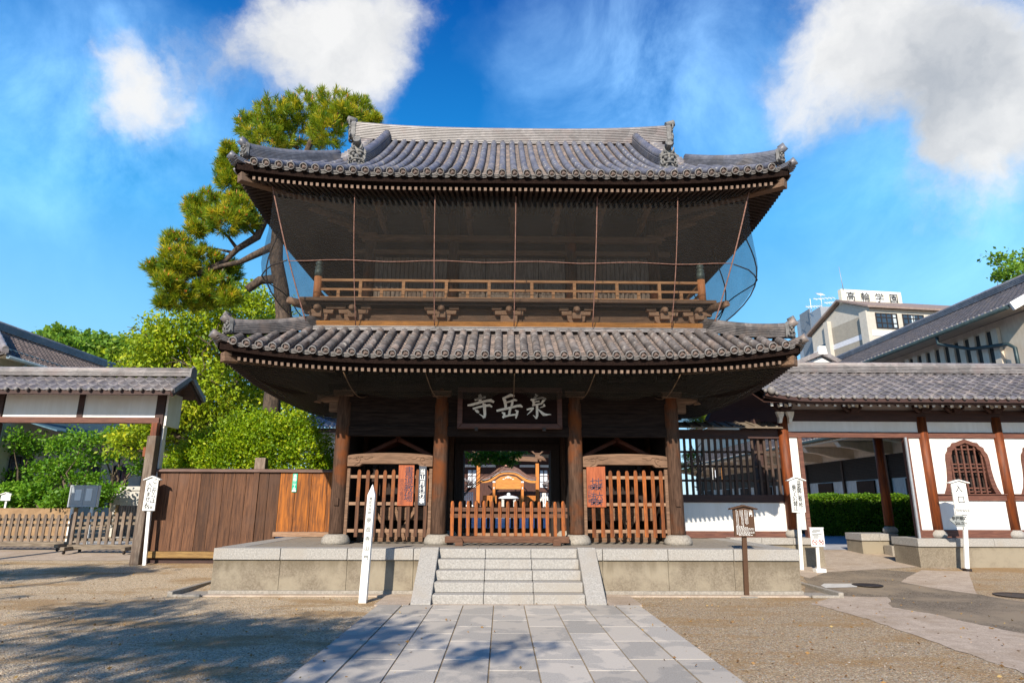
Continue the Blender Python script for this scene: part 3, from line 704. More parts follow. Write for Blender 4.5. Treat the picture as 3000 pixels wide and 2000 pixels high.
M['rafter'] = pm('rafter_timber', (0.045, 0.028, 0.021), 0.85, (0.025, 0.015, 0.011), None, 6, (9, .9, 9), 0.2)
M['rafter_lit'] = pm('rafter_end_sunlit_tone', (0.23, 0.155, 0.112), 0.8, (0.14, 0.092, 0.066), None, 12, rnd=.25)  # rafter ends painted lighter as sunlit; the sides stay shade-dark
def lit_ends(o):
    o.data.materials.append(M['rafter_lit'])
    for i, p in enumerate(o.data.polygons):
        if i % 6 == 0: p.material_index = 1
# ---- lower roof
GX = .03
LR = Roof(5.84, GC - 12.17, 4.56, .56, .012, .29, 1.55, 1.55)
lower = LR.build('lower_roof', 'tile_warm', 'tile_pan', 'tile_end')
for sx in (-1, 1):
    LR.hip(lower, sx, -1, 'tile_warm', .19, .11, 5); LR.hip(lower, sx, 1, 'tile_warm', .19, .11, 5, ornaments=False)
LR.eaves(lower, 2.2, 'rafter')
# flashing ridge where the lower roof meets the upper storey
mb = MB(); zt = LR.z(0, 1.47, 5.84)
x1, y0_, y1_ = 5.84 - 1.42, GC - LR.L + 1.42, GC + LR.L - 1.42
pth = [(-x1, y0_, zt), (x1, y0_, zt)]
mb.sweep(pth, ridge_sec(.10, .11, 3)); mb.sweep([(x1, y0_, zt), (x1, y1_, zt)], ridge_sec(.10, .11, 3)); mb.sweep([(-x1, y1_, zt), (-x1, y0_, zt)], ridge_sec(.10, .11, 3))
obj('flashing_ridge', mb, 'tile_ridge', lower)
# ---- upper roof
GX = .08
GAB = 4.22
UR = Roof(5.94, GC - 12.06, 8.45, .62, .036, .27, 4.54, 5.94 - GAB, gable=GAB)
upper = UR.build('upper_roof', 'tile', 'tile_pan', 'tile_end')
for sx in (-1, 1):
    UR.hip(upper, sx, -1, 'tile', .21, .115, 6); UR.hip(upper, sx, 1, 'tile', .21, .115, 6, ornaments=False)
UR.eaves(upper, 2.5, 'rafter')
zr0 = UR.z(0, 4.54, 5.94)
mb = MB(); pth = []
for t in lin(-4.62, 4.62, 33): pth.append((t, GC, zr0 - .14 + .16 * (abs(t) / 4.62) ** 3))
mb.sweep(pth, ridge_sec(.21, .50, 9)); mb.tube([(p[0], p[1], p[2] + .52) for p in pth], .10, 10)
obj('main_ridge', mb, 'tile_ridge', upper)
for sx in (-1, 1):
    om = ornament((0, 0, 0), 0, 1.0); xform(om, sx * R(90), (sx * 4.63, GC, zr0 - .02), 1.15)
    obj('ridge_ornament', om, 'tile_orn', upper)
    mb = MB(); pth = []
    for d in lin(1.25, 4.3, 16): pth.append(V3((sx * 3.63, GC - UR.L + d, UR.z(0, d, 5.94) + .04 + .05 * max(0, (1.9 - d)))))
    mb.sweep(pth, ridge_sec(.135, .26, 6)); mb.tube([p + V3((0, 0, .30)) for p in pth], .105, 10)
    obj('descending_ridge', mb, 'tile', upper)
    om = ornament((sx * 3.63, GC - UR.L + 1.18, UR.z(0, 1.18, 5.94) - .01), 0, 1.0)
    obj('ridge_ornament', om, 'tile_orn', upper)
    # gable wall, barge boards and the little cross-laid tiles on the gable edge
    mb = MB(); g0 = UR.L - 1.9
    prof = [(GC - g0 + j * g0 / 8, UR.z(0, UR.L - g0 + j * g0 / 8, 5.94) - .05) for j in range(9)]
    poly = prof + [(2 * GC - y, z) for (y, z) in reversed(prof[:-1])]
    mb.prism(poly, 'x', sx * (GAB - .25), sx * (GAB - .13)); obj('gable_wall', mb, 'wood_dark', upper)
    mb = MB()
    for sy in (-1, 1):
        mb.sweep([(sx * (GAB + .02), GC + sy * (UR.L - d), UR.z(0, d, 5.94) - .16) for d in lin(1.75, 4.54, 10)], [(-.04, -.22), (.04, -.22), (.04, .10), (-.04, .10)], side=(1, 0, 0))
    obj('barge_board', mb, 'wood_dark', upper)
    mb = MB()
    for d in lin(1.8, 4.3, 11):
        z = UR.z(0, d, 5.94) + .08; y = GC - UR.L + d
        mb.tube([(sx * (GAB - .2), y, z), (sx * (GAB + .16), y, z)], .075, 10)
    obj('gable_edge_tile', mb, 'tile_ridge', upper)

GX = 0.0
# ---- lower storey
colx = (-3.73, -1.515, 1.515, 3.73)
FY, MY, BY = 14.4, 16.6, 18.8
FLOOR = 0.855
stone_prof = [(.30, 0), (.305, .06), (.285, .13), (.235, .19), (.20, .205), (0, .205)]
for x in colx:
    for y in (FY, MY, BY):
        mb = MB(); mb.lathe([(.158, FLOOR + .205), (.165, FLOOR + .25), (.165, 3.3), (.150, 4.2), (.145, 4.25)], (x, y, 0), 24)
        c = obj('column', mb, 'wood_col', gate)
        st = MB(); st.lathe(stone_prof, (x, y, FLOOR), 24); obj('base_stone', st, 'stone_base', c)
        if y == FY:
            k = MB(); k.prism([(x - .20, 4.06), (x + .20, 4.06), (x + .23, 4.11), (x + .23, 4.19), (x - .23, 4.19), (x - .23, 4.11)], 'y', y - .22, y + .22)
            obj('capital', k, 'wood_waist', c, bevel=.015)
            if abs(x) > 3:
                sx = 1 if x > 0 else -1
                k = MB(); k.tube([(x + sx * .1, y, 4.02), (x + sx * .45, y, 4.02), (x + sx * .62, y, 4.06), (x + sx * .66, y, 3.97), (x + sx * .55, y, 3.94)], [.10, .095, .085, .06, .03], 8)
                k.box(x + sx * .15, x + sx * .34, y - .06, y + .06, 3.72, 3.95)
                obj('carved_nosing', k, 'wood_waist', gate)
            # small peg box let into the outer columns
    if abs(x) > 3:
        k = MB(); k.box(x - .05, x + .05, FY - .20, FY - .14, 1.66, 1.82); obj('peg_block', k, 'wood_col', gate, bevel=.008)
for a, b_, nm in ((-3.73, -1.515, 's'), (-1.515, 1.515, 'c'), (1.515, 3.73, 's')):
    e = .13
    mb = MB(); mb.box(a + e, b_ - e, FY - .085, FY + .085, 3.17, 3.39); obj('tie_beam', mb, 'wood_dark', gate, bevel=.012)
    mb = MB(); mb.box(a + e, b_ - e, FY - .045, FY + .045, 3.39, 3.70); mb.box(a + e, b_ - e, FY - .040, FY + .04, 3.705, 3.93); obj('transom_board', mb, 'wood_dark', gate, bevel=.006)
    mb = MB(); mb.box(a + e, b_ - e, FY - .10, FY + .10, 3.93, 4.10); obj('head_beam', mb, 'wood_dark', gate, bevel=.012)
mb = MB(); mb.box(-4.1, 4.1, FY - .14, FY + .14, 4.19, 4.34); mb.box(-4.1, 4.1, BY - .14, BY + .14, 4.19, 4.34)
for x in (-3.73, 3.73): mb.box(x - .14, x + .14, FY + .15, BY - .15, 4.19, 4.34)
obj('wall_plate', mb, 'wood_dark', gate)
mb = MB(); mb.box(-3.7, 3.7, FY + .02, FY + .08, 4.342, 5.0); mb.box(-3.7, 3.7, BY - .08, BY - .02, 4.342, 5.0)
for x in (-3.7, 3.7): mb.box(x - .03, x + .03, FY + .081, BY - .081, 4.342, 5.0)
obj('eave_wall', mb, 'wood_dark', gate)
# bracket blocks under the lower eave
for x in (-3.73, -2.6, -1.515, 0, 1.515, 2.6, 3.73):
    mb = MB(); mb.box(x - .34, x + .34, FY - .3, FY - .16, 4.42, 4.52)
    for dx in (-.28, 0, .28): mb.box(x + dx - .07, x + dx + .07, FY - .31, FY - .14, 4.52, 4.62)
    mb.box(x - .06, x + .06, FY - .85, FY - .1, 4.40, 4.50); mb.box(x - .07, x + .07, FY - .92, FY - .80, 4.34, 4.44)
    obj('bracket', mb, 'wood_dark', gate, bevel=.008)
# carved rainbow beams over the side bays
for sx in (-1, 1):
    xa, xb = sorted((sx * (3.73 - .16), sx * (1.515 + .16)))
    w = xb - xa; mb = MB()
    top = [(xa + w * q, 2.735 + .065 * math.sin(math.pi * min(1, max(0, q * 1.0))) ** .6) for q in lin(0, 1, 25)]
    bot = [(xb, 2.50), (xb - .27, 2.50), (xb - .33, 2.555), (xa + .33, 2.555), (xa + .27, 2.50), (xa, 2.50)]
    mb.prism(top + bot, 'y', FY - .09, FY + .09)
    cb = obj('carved_beam', mb, 'wood_carve', gate, bevel=.014)
    sc = MB()
    for s2 in (-1, 1):
        cx = (xa + xb) / 2 + s2 * w * .33
        def q(dx, dz): return (cx + s2 * dx, FY - .095, 2.64 + dz)
        sc.tube([q(.30, .03), q(.24, .045), q(.19, .03), q(.13, .05), q(.05, .065), q(-.02, .07)], .010, 6)
        sc.tube([q(.16, -.11), q(.12, -.09), q(.07, -.06), q(.035, .0), q(.05, .05), q(.10, .065), q(.14, .04), q(.13, .0), q(.09, -.005)], .010, 6)
        sc.tube([q(-.02, .07), q(-.06, .03), q(-.12, .02), q(-.16, .05), q(-.24, .06)], .010, 6)
    obj('scroll_carving', sc, 'wood_carve', cb)
# dark rooms behind the side bays, ceiling, inner door frame
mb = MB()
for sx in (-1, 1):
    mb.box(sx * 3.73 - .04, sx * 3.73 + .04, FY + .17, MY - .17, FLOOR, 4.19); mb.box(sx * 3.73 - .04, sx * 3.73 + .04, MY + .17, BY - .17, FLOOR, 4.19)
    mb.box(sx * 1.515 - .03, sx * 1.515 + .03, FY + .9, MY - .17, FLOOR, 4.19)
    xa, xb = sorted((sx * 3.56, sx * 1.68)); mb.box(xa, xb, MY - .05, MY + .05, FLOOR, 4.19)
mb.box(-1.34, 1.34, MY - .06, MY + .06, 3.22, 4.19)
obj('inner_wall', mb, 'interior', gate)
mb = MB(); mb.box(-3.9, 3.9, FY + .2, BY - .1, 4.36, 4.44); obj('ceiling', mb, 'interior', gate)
mb = MB()
for sx in (-1, 1): mb.box(sx * 1.12, sx * 1.345, MY - .12, MY + .12, FLOOR, 3.04)
mb.box(-1.345, 1.345, MY - .125, MY + .125, 3.04, 3.22)
obj('door_frame', mb, 'interior', gate, bevel=.01)
mb = MB(); mb.box(-1.11, 1.11, MY - .10, MY + .10, FLOOR, FLOOR + .14); obj('threshold', mb, 'wood_tan', gate, bevel=.01)
for sx in (-1, 1):
    mb = MB(); mb.box(sx * 1.15, sx * 1.22, MY + .14, MY + 1.1, FLOOR + .05, 3.02); obj('open_door', mb, 'interior', gate, bevel=.01)

# ---- waist of the upper storey
WY = 13.78; WX = 4.34
mb = MB(); mb.box(-WX, WX, WY, WY + .08, 5.55, 6.0); mb.box(WX - .08, WX, WY + .09, 19.4, 5.55, 6.0); mb.box(-WX, -WX + .08, WY + .09, 19.4, 5.55, 6.0)
obj('waist_wall', mb, 'wood_waist', gate)
mb = MB(); mb.box(-4.5, 4.5, 13.56, 13.77, 5.50, 5.64); mb.box(4.35, 4.5, 13.78, 19.6, 5.50, 5.64); mb.box(-4.5, -4.35, 13.78, 19.6, 5.50, 5.64)
obj('waist_sill', mb, 'wood_sill', gate, bevel=.012)
for x in (-4.28, -3.5, -1.52, 0, 1.52, 3.5, 4.28):
    if x == 0: continue
    mb = MB(); y = WY
    mb.prism([(x - .19, 5.70), (x - .14, 5.66), (x + .14, 5.66), (x + .19, 5.70), (x + .21, 5.82), (x - .21, 5.82)], 'y', y - .13, y - .01)
    for s2 in (-1, 1):
        mb.prism([(x + s2 * .10, 5.83), (x + s2 * .32, 5.83), (x + s2 * .34, 5.93), (x + s2 * .10, 5.93)], 'y', y - .14, y - .01)
        mb.box(x + s2 * .17, x + s2 * .39, y - .18, y - .01, 5.935, 6.0)
    mb.box(x - .10, x + .10, y - .26, y - .01, 5.72, 5.86)
    mb.tube([(x, y - .02, 5.93), (x, y - .24, 5.93), (x, y - .33, 5.91), (x, y - .36, 5.86)], [.085, .085, .07, .03], 8)
    obj('waist_bracket', mb, 'wood_tan', gate, bevel=.01)
xb = (-3.5, -1.52, 1.52, 3.5)
mb = MB(); mb.box(-.32, .32, WY - .14, WY - .01, 5.83, 5.93); mb.box(-.19, .19, WY - .13, WY - .01, 5.66, 5.82); mb.box(-.39, -.17, WY - .18, WY - .01, 5.935, 6.0); mb.box(.17, .39, WY - .18, WY - .01, 5.935, 6.0)
mb.tube([(0, WY - .02, 5.93), (0, WY - .24, 5.93), (0, WY - .36, 5.88)], [.085, .08, .03], 8)
obj('waist_bracket', mb, 'wood_tan', gate, bevel=.01)
mb = MB(); mb.box(-4.66, 4.66, 13.44, 14.6, 6.07, 6.15); mb.box(-4.66, -3.5, 14.6, 19.7, 6.07, 6.15); mb.box(3.5, 4.66, 14.6, 19.7, 6.07, 6.15)
bal = obj('balcony_floor', mb, 'wood_waist', gate, bevel=.008)
mb = MB(); mb.box(-4.6, 4.6, 13.52, 13.66, 6.0, 6.068); mb.box(4.46, 4.6, 13.67, 19.6, 6.0, 6.068); mb.box(-4.6, -4.46, 13.67, 19.6, 6.0, 6.068); obj('floor_beam', mb, 'wood_dark', bal)
for sx in (-1, 1):
    mb = MB(); mb.tube([(sx * 4.3, 13.9, 6.0), (sx * 4.72, 13.42, 6.0), (sx * 4.86, 13.28, 6.03)], [.10, .10, .07], 8); obj('corner_nosing', mb, 'wood_waist', bal)
GX = .03
# railing
RY = 13.66
rail = MB()
for (z, h, w) in ((6.62, .06, .065), (6.40, .055, .05), (6.19, .075, .07)):
    rail.box(-4.33, 4.33, RY - w / 2, RY + w / 2, z - h / 2, z + h / 2)
    for sx in (-1, 1): rail.box(sx * 4.38 - w / 2, sx * 4.38 + w / 2, RY + .09, 19.5, z - h / 2, z + h / 2)
rl = obj('railing', rail, 'wood_rail', gate, bevel=.008)
for x in lin(-4.38, 4.38, 10)[1:-1]:
    x = x + (.24 if int(round((x + 4.38) / 0.973)) % 2 == 0 else 0) * 0
    mb = MB(); mb.box(x - .035, x + .035, RY - .03, RY + .03, 6.15, 6.592); obj('baluster', mb, 'wood_rail', rl)
for x in lin(-3.9, 3.9, 9):
    mb = MB(); mb.box(x - .035, x + .035, RY - .028, RY + .028, 6.228, 6.372); obj('rail_block', mb, 'wood_rail', rl)
for sx in (-1, 1):
    mb = MB(); mb.lathe([(.088, 6.15), (.088, 6.72)], (sx * 4.38, RY, 0), 18); pz = obj('corner_post', mb, 'wood_post', rl)
    mb = MB(); mb.lathe([(.092, 6.70), (.092, 6.86), (.080, 6.87), (.080, 6.89), (.092, 6.90), (.090, 6.93), (.062, 6.95), (.062, 6.965), (.078, 6.985), (.084, 7.02), (.070, 7.06), (.035, 7.085), (.012, 7.12), (0, 7.13)], (sx * 4.38, RY, 0), 18)
    obj('onion_cap', mb, 'metal_green', rl)

GX = .08
# ---- upper storey wall behind the net
UY = 14.6
for x in (-3.5, -1.45, 1.45, 3.5):
    for y in (UY, 18.6):
        mb = MB(); mb.lathe([(.14, 6.15), (.14, 8.9)], (x, y, 0), 16); obj('upper_column', mb, 'wood_col', gate)
for (a, b_) in ((-3.36, -1.59), (1.59, 3.36)):
    mb = MB(); n = 17
    for i in range(n):
        x0 = a + (b_ - a) * i / n; w_ = (b_ - a) / n
        mb.box(x0 + .008, x0 + w_ - .008, UY - .03 - .012 * (i % 2), UY + .02, 6.15, 7.55)
    obj('wall_board', mb, 'wood_grey', gate)
mb = MB()
for i in range(4):
    x0 = -1.3 + i * .65
    mb.box(x0 + .01, x0 + .64, UY - .03, UY + .02, 6.15, 7.55)
    for (za, zb) in ((6.22, 6.55), (6.62, 7.0), (7.05, 7.45)):
        mb.box(x0 + .07, x0 + .58, UY - .045, UY - .031, za, zb)
obj('panel_door', mb, 'wood_grey', gate, bevel=.01)
mb = MB(); mb.box(-3.45, 3.45, UY + .03, UY + .08, 6.15, 9.2); mb.box(-3.48, -3.42, UY + .1, 18.6, 6.15, 9.2); mb.box(3.42, 3.48, UY + .1, 18.6, 6.15, 9.2); mb.box(-3.4, 3.4, 18.55, 18.6, 6.15, 9.2); obj('upper_wall', mb, 'wood_dark', gate)
mb = MB(); mb.box(-3.9, 3.9, UY - .10, UY - .035, 7.62, 7.74); mb.box(-3.7, 3.7, UY - .17, UY - .03, 7.95, 8.10); obj('upper_beam', mb, 'wood_waist', gate, bevel=.01)
for x in (-3.5, 3.5):
    mb = MB(); mb.prism([(x - .28, 7.99), (x - .20, 8.13), (x + .16, 8.13), (x + .28, 7.99)], 'y', UY - .24, UY - .172); obj('beam_knob', mb, 'wood_waist', gate, bevel=.02)
for x in lin(-3.1, 3.1, 7):
    for (y, z) in ((13.85, 8.17), (13.3, 8.26)):
        mb = MB(); mb.tube([(x, y + .7, z + .0), (x, y, z), (x, y - .12, z - .03)], [.07, .07, .03], 6); mb.box(x - .1, x + .1, y - .02, y + .12, z + .06, z + .14)
        obj('bracket_nose', mb, 'wood_waist', gate)
for sx in (-1, 1):
    for k, (d, z) in enumerate(((.35, 8.12), (.75, 8.2), (1.1, 8.3))):
        mb = MB(); mb.tube([(sx * 3.5, UY, z), (sx * (3.5 + d), UY - d, z), (sx * (3.6 + d), UY - d - .1, z - .05)], [.08, .08, .03], 6); obj('bracket_nose', mb, 'wood_waist', gate)

GX = .04
# ================================================================ NETS
def net_sheet(rings, uvs):
    """rings: list of polylines top to bottom -> sheet with uv in metres"""
    mb = MB(); n = len(rings[0]); m = len(rings); mb.uv = []
    mb.add([p for r in rings for p in r], [(i * n + k, i * n + k + 1, (i + 1) * n + k + 1, (i + 1) * n + k) for i in range(m - 1) for k in range(n - 1)], True)
    for i, r in enumerate(rings):
        acc = 0
        for k, p in enumerate(r):
            if k: acc += (V3(p) - V3(r[k - 1])).length
            mb.uv.append((acc, i * 2.9 / (m - 1)))
    return mb
def ring(hx, y0, y1, z, bow=0.0):
    ns = [0, .12, .24, .36, .48, .58, .67, .75, .82, .87, .91, .94, .965, .985, 1.0]
    pts = [(-hx, y1 + (y0 - y1) * q, z) for q in ns]
    pts += [(x, y0, z) for x in lin(-hx, hx, 31)[1:]]
    pts += [(hx, y0 + (y1 - y0) * q, z) for q in [1 - k for k in reversed(ns)][1:]]
    return pts
net = thing('bird_net', 'dark mesh net hung below the upper roof round the balcony', 'net', (0, 13.5, 5.5))
rings = []; NW = 13
def net_pt(w, side_bulge=True):
    hx = 5.17 + (4.51 - 5.17) * w
    y0 = 12.42 + (13.46 - 12.42) * w - .12 * math.sin(math.pi * w)
    return hx, y0, 8.12 + (5.50 - 8.12) * w
def side_bulge(w, fy): return (.80 * math.sin(math.pi * w ** 1.15) + .18 * (1 - w)) * min(1, max(0, fy) / 1.1) ** .6 * (1 + .10 * math.sin(fy * 1.9))
for w in lin(0, 1, NW):
    hx, y0, z = net_pt(w); r = ring(hx, y0, 2 * GC - y0, z)
    r2 = []
    for (x, y, zz) in r:       # follows the rising eave at the corners, sags a little between cables
        ux = UR.up(x, 0, 5.94) if abs(y - y0) < .01 else UR.up(GC - y, 0, UR.L)
        f = math.sin(math.pi * w)
        side = abs(abs(x) - hx) < .001 and abs(y - y0) > .3
        bx = side_bulge(w, y - y0) if abs(abs(x) - hx) < .001 else 0
        r2.append((x + (bx if x > 0 else -bx), y, zz + ux * (1 - w) ** 2))
    rings.append(r2)
ns_ = 14
obj('mesh_sheet', net_sheet([r[ns_:ns_ + 31] for r in rings], None), 'net', net)
obj('side_sheet', net_sheet([r[:ns_ + 1] for r in rings], None), 'net_side', net); obj('side_sheet', net_sheet([r[ns_ + 30:] for r in rings], None), 'net_side', net)
def front_cable(xt, xb, k=1.0):
    pts = []
    for w in lin(0, 1, 14):
        hx, y0, z = net_pt(w)
        pts.append((xt + (xb - xt) * w, y0 - .012, z + UR.up(xt, 0, 5.94) * (1 - w) ** 2))
    return pts
ctop = [PX(x, 553, 12.42) for x in (1032, 1267, 1503, 1740, 1975)]
cbot = [PX(x, 955, 13.46) for x in (1035, 1266, 1499, 1729, 1960)]
for a, b_ in zip(ctop, cbot):
    mb = MB(); mb.tube(front_cable(a, b_), .011, 6); obj('cable', mb, 'rust', net)
for sx in (-1, 1):
    pts = [V3((sx * (net_pt(w)[0] - .02), net_pt(w)[1] - .012, net_pt(w)[2] + UR.up(5.17, 0, 5.94) * (1 - w) ** 2)) for w in lin(0, 1, 14)]
    mb = MB(); mb.tube(pts, .015, 6); obj('cable', mb, 'rust', net)
    for fy in ((1.2, 3.0, 5.2) if sx > 0 else (1.4,)):
        pts = []
        for w in lin(0, 1, 14):
            hx, y0, z = net_pt(w); pts.append((sx * (hx + .014 + side_bulge(w, fy)), y0 + fy, z))
        mb = MB(); mb.tube(pts, .015, 6); obj('cable', mb, 'metal_dark', net)
w = .515; hx, y0, z = net_pt(w)
mb = MB(); mb.tube([(x, y0 - .012, z + .02 * math.sin(x * 3)) for x in lin(-hx + .02, hx - .02, 24)], .009, 6); obj('cable', mb, 'rust', net)
for sx in (-1, 1):
    mb = MB(); mb.tube([(sx * (hx + .014 + side_bulge(w, y)), y0 + y, z - .0 * y) for y in lin(0, 8, 26)], .015, 6); obj('cable', mb, 'metal_dark', net)
net2 = thing('bird_net', 'sagging greenish net slung under the lower eave above the name board', 'net', (0, 13.3, 4.0))
rings = []
def low_pt(w, x):
    sag = .30 * math.sin(math.pi * w)
    return 12.40 + (14.05 - 12.40) * w, 4.24 + (4.14 - 4.24) * w - sag
for w in lin(0, 1, 10):
    pts = []
    for x in lin(-1, 1, 41):
        hx = 5.6 - 1.6 * w; y, z = low_pt(w, x)
        lift = (.12 if abs(x * hx) < .25 else .05 * math.cos(x * hx * 4.0)) * math.sin(math.pi * w)
        pts.append((x * hx, y, z + lift + LR.up(x * 5.6, 0, 5.84) * (1 - w)))
    rings.append(pts)
obj('mesh_sheet', net_sheet(rings, None), 'net_low', net2)
for sx in (-1, 1):
    rings = []
    for w in lin(0, 1, 8):
        sag = .30 * math.sin(math.pi * w); xx = sx * (5.6 - 1.6 * w)
        rings.append([(xx, y, 4.24 - .1 * w - sag + (LR.up(GC - y, 0, LR.L) * (1 - w))) for y in lin(12.40 + 1.65 * w, 20.8 - 1.65 * w, 14)])
    obj('mesh_sheet', net_sheet(rings, None), 'net_low', net2)
for px in (1000, 1240, 1500, 1735, 1985):
    x = PX(px, 1080, 12.4); mb = MB()
    mb.tube([(x + (.22 * (1 if x < 0 else -1)) * w * (abs(x) > .3), low_pt(w * .8, x)[0] - .01, low_pt(w * .8, x)[1] - .012) for w in lin(0, 1, 8)], .010, 5)
    obj('cord', mb, 'rope', net2)
GX = 0.0
# ================================================================ NAME BOARD (brush-written, read right to left)
nb = thing('name_board', 'dark framed board with three pale brush-written characters hung over the doorway', 'sign', (0, 14.1, 3.3))
nbY = 14.12; nx0, nx1 = PX(1340, 1190, nbY), PX(1645, 1190, nbY); nz0, nz1 = PZ(1490, 1256, nbY), PZ(1490, 1136, nbY)
mb = MB(); mb.box(nx0 + .10, nx1 - .10, nbY - .02, nbY + .03, nz0 + .10, nz1 - .08); obj('board', mb, pm('name_board_wood', (.022, .010, .009), .6, (.012, .006, .005), None, 3, HG, .2, spec=.06), nb)
M['frame'] = pm('name_board_frame', (.105, .042, .028), .6, (.06, .022, .016), None, 3, HG, .2)
def frame_mitre(x0, x1, z0, z1, w, y0, y1):
    mb = MB()
    mb.prism([(x0, z0), (x1, z0), (x1 - w, z0 + w), (x0 + w, z0 + w)], 'y', y0, y1); mb.prism([(x0, z1), (x0 + w, z1 - w), (x1 - w, z1 - w), (x1, z1)], 'y', y0, y1)
    mb.prism([(x0, z0 + .002), (x0 + w - .001, z0 + w), (x0 + w - .001, z1 - w), (x0, z1 - .002)], 'y', y0 + .002, y1); mb.prism([(x1, z0 + .002), (x1, z1 - .002), (x1 - w + .001, z1 - w), (x1 - w + .001, z0 + w)], 'y', y0 + .002, y1)
    return mb
obj('frame', frame_mitre(nx0, nx1, nz0, nz1, .115, nbY - .07, nbY + .05), 'frame', nb, bevel=.012)
mb = MB()
for px in (1395, 1593): x = PX(px, 1256, nbY); mb.box(x - .035, x + .035, nbY - .085, nbY - .02, nz0 - .05, nz0 + .02)
obj('hook', mb, 'metal_dark', nb)
# strokes traced as (x, y, width) in the zoomed crop of the board
def strokes(sts):
    mb = MB()
    sc_ = (nx1 - nx0) / 2190.0
    for i, st in enumerate(sts):
        yf = nbY - .034 - .0006 * i
        pl = [V3((nx0 + (x - 75) * sc_, 0, nz1 - (y - 185) * sc_ * .985)) for (x, y, w) in st]
        ws = [w * sc_ / 2 for (_, _, w) in st]
        L_, R_ = [], []
        for j, p in enumerate(pl):
            t = (pl[min(j + 1, len(pl) - 1)] - pl[max(j - 1, 0)]).normalized(); nrm = V3((-t.z, 0, t.x))
            L_.append(p + nrm * ws[j]); R_.append(p - nrm * ws[j])
        poly = [(p.x, p.z) for p in L_] + [(p.x, p.z) for p in reversed(R_)]
        n = len(L_)
        for a in range(n - 1):
            q = [L_[a], L_[a + 1], R_[a + 1], R_[a]]
            mb.add([(v.x, yf, v.z) for v in q] + [(v.x, yf + .02, v.z) for v in q], [(0, 1, 2, 3), (0, 4, 5, 1), (2, 6, 7, 3), (1, 5, 6, 2), (3, 7, 4, 0)])
    return mb
TERA = [[(430, 450, 40), (540, 420, 44), (650, 392, 48), (668, 400, 20)], [(530, 335, 50), (545, 365, 74), (545, 430, 62), (540, 495, 56)],
        [(280, 570, 30), (340, 565, 50), (520, 512, 52), (690, 470, 52), (770, 462, 66), (838, 500, 40)],
        [(395, 645, 44), (520, 605, 42), (640, 580, 40), (745, 565, 52), (798, 600, 30)],
        [(600, 535, 40), (640, 555, 68), (640, 660, 60), (648, 760, 56), (640, 820, 50), (610, 845, 8)], [(640, 830, 50), (590, 790, 26), (525, 750, 6)],
        [(435, 670, 14), (480, 690, 60), (515, 720, 44), (520, 732, 10)]]
GAKU = [[(1270, 365, 30), (1190, 345, 64), (1100, 385, 50), (1020, 420, 40)], [(1030, 405, 50), (1065, 470, 66), (1080, 560, 58), (1082, 620, 50)],
        [(1070, 510, 30), (1180, 480, 34), (1270, 445, 50), (1322, 462, 26)], [(1225, 485, 48), (1215, 545, 50), (1195, 600, 30)],
        [(890, 685, 40), (960, 668, 50), (1150, 622, 48), (1330, 575, 50), (1390, 572, 60), (1438, 600, 24)],
        [(1180, 630, 50), (1165, 700, 50), (1155, 775, 46)], [(1000, 715, 20), (1050, 735, 60), (1055, 800, 56), (1020, 830, 44)],
        [(1020, 815, 44), (1150, 782, 34), (1290, 760, 36)], [(1280, 668, 24), (1330, 690, 56), (1315, 760, 54), (1295, 845, 24)]]
IZUMI = [[(1700, 320, 20), (1745, 350, 60), (1700, 390, 34), (1655, 418, 8)], [(1610, 430, 44), (1660, 460, 56), (1675, 530, 50), (1690, 570, 40)],
         [(1640, 440, 36), (1760, 415, 34), (1860, 395, 44), (1915, 420, 60), (1870, 470, 48), (1830, 530, 36)],
         [(1690, 490, 20), (1790, 470, 28), (1785, 485, 20)], [(1640, 560, 40), (1740, 545, 34), (1840, 525, 34)],
         [(1740, 550, 50), (1742, 660, 52), (1742, 780, 50), (1725, 850, 26)], [(1725, 840, 40), (1690, 800, 20), (1655, 772, 6)],
         [(1525, 655, 34), (1600, 635, 40), (1670, 615, 30)], [(1665, 620, 34), (1610, 690, 30), (1530, 768, 10)],
         [(1880, 535, 40), (1900, 575, 40), (1860, 592, 22), (1795, 612, 8)], [(1760, 640, 14), (1810, 690, 40), (1880, 755, 66), (1930, 760, 44), (2035, 755, 8)]]
for ch in (TERA, GAKU, IZUMI): obj('brush_character', strokes(ch), 'ink_white', nb)

# ================================================================ PLATFORM AND STEPS
plat = thing('stone_platform', 'low stone platform with pale granite edging under the gate', 'platform', (0, 12.96, 0))
PXW, PY0, PY1 = 5.70, 12.96, 20.6
xs = lin(-PXW, PXW, 10)
xs = [-5.70, -4.42, -3.13, -1.88, 1.88, 3.05, 4.32, 5.70]
joint = .006
for (y0, face) in ((PY0, 'f'),):
    edges = [-5.7, -4.41, -3.12, -1.84, -.60, .60, 1.84, 3.12, 4.41, 5.7]
    for a, b_ in zip(edges[:-1], edges[1:]):
        mb = MB(); mb.box(a + joint, b_ - joint, PY0 - .03, PY0 + .42, .645, .857); obj('edge_stone', mb, 'stone', plat, bevel=.008)
        mb = MB(); mb.box(a + .004, b_ - .004, PY0 + .012, PY0 + .06, .09, .640); obj('side_panel', mb, 'panel', plat)
ye = lin(PY0 + .42, PY1, 7)
for sx in (-1, 1):
    for a, b_ in zip(ye[:-1], ye[1:]):
        xa, xb = sorted((sx * 5.28, sx * 5.73)); mb = MB(); mb.box(xa, xb, a + joint, b_ - joint, .645, .857); obj('edge_stone', mb, 'stone', plat, bevel=.008)
        xa, xb = sorted((sx * 5.64, sx * 5.688)); mb = MB(); mb.box(xa, xb, a + .004, b_ - .004, .09, .640); obj('side_panel', mb, 'panel', plat)
mb = MB(); mb.box(-5.63, 5.63, PY0 + .07, PY1, .02, .80); obj('core', mb, 'concrete', plat)
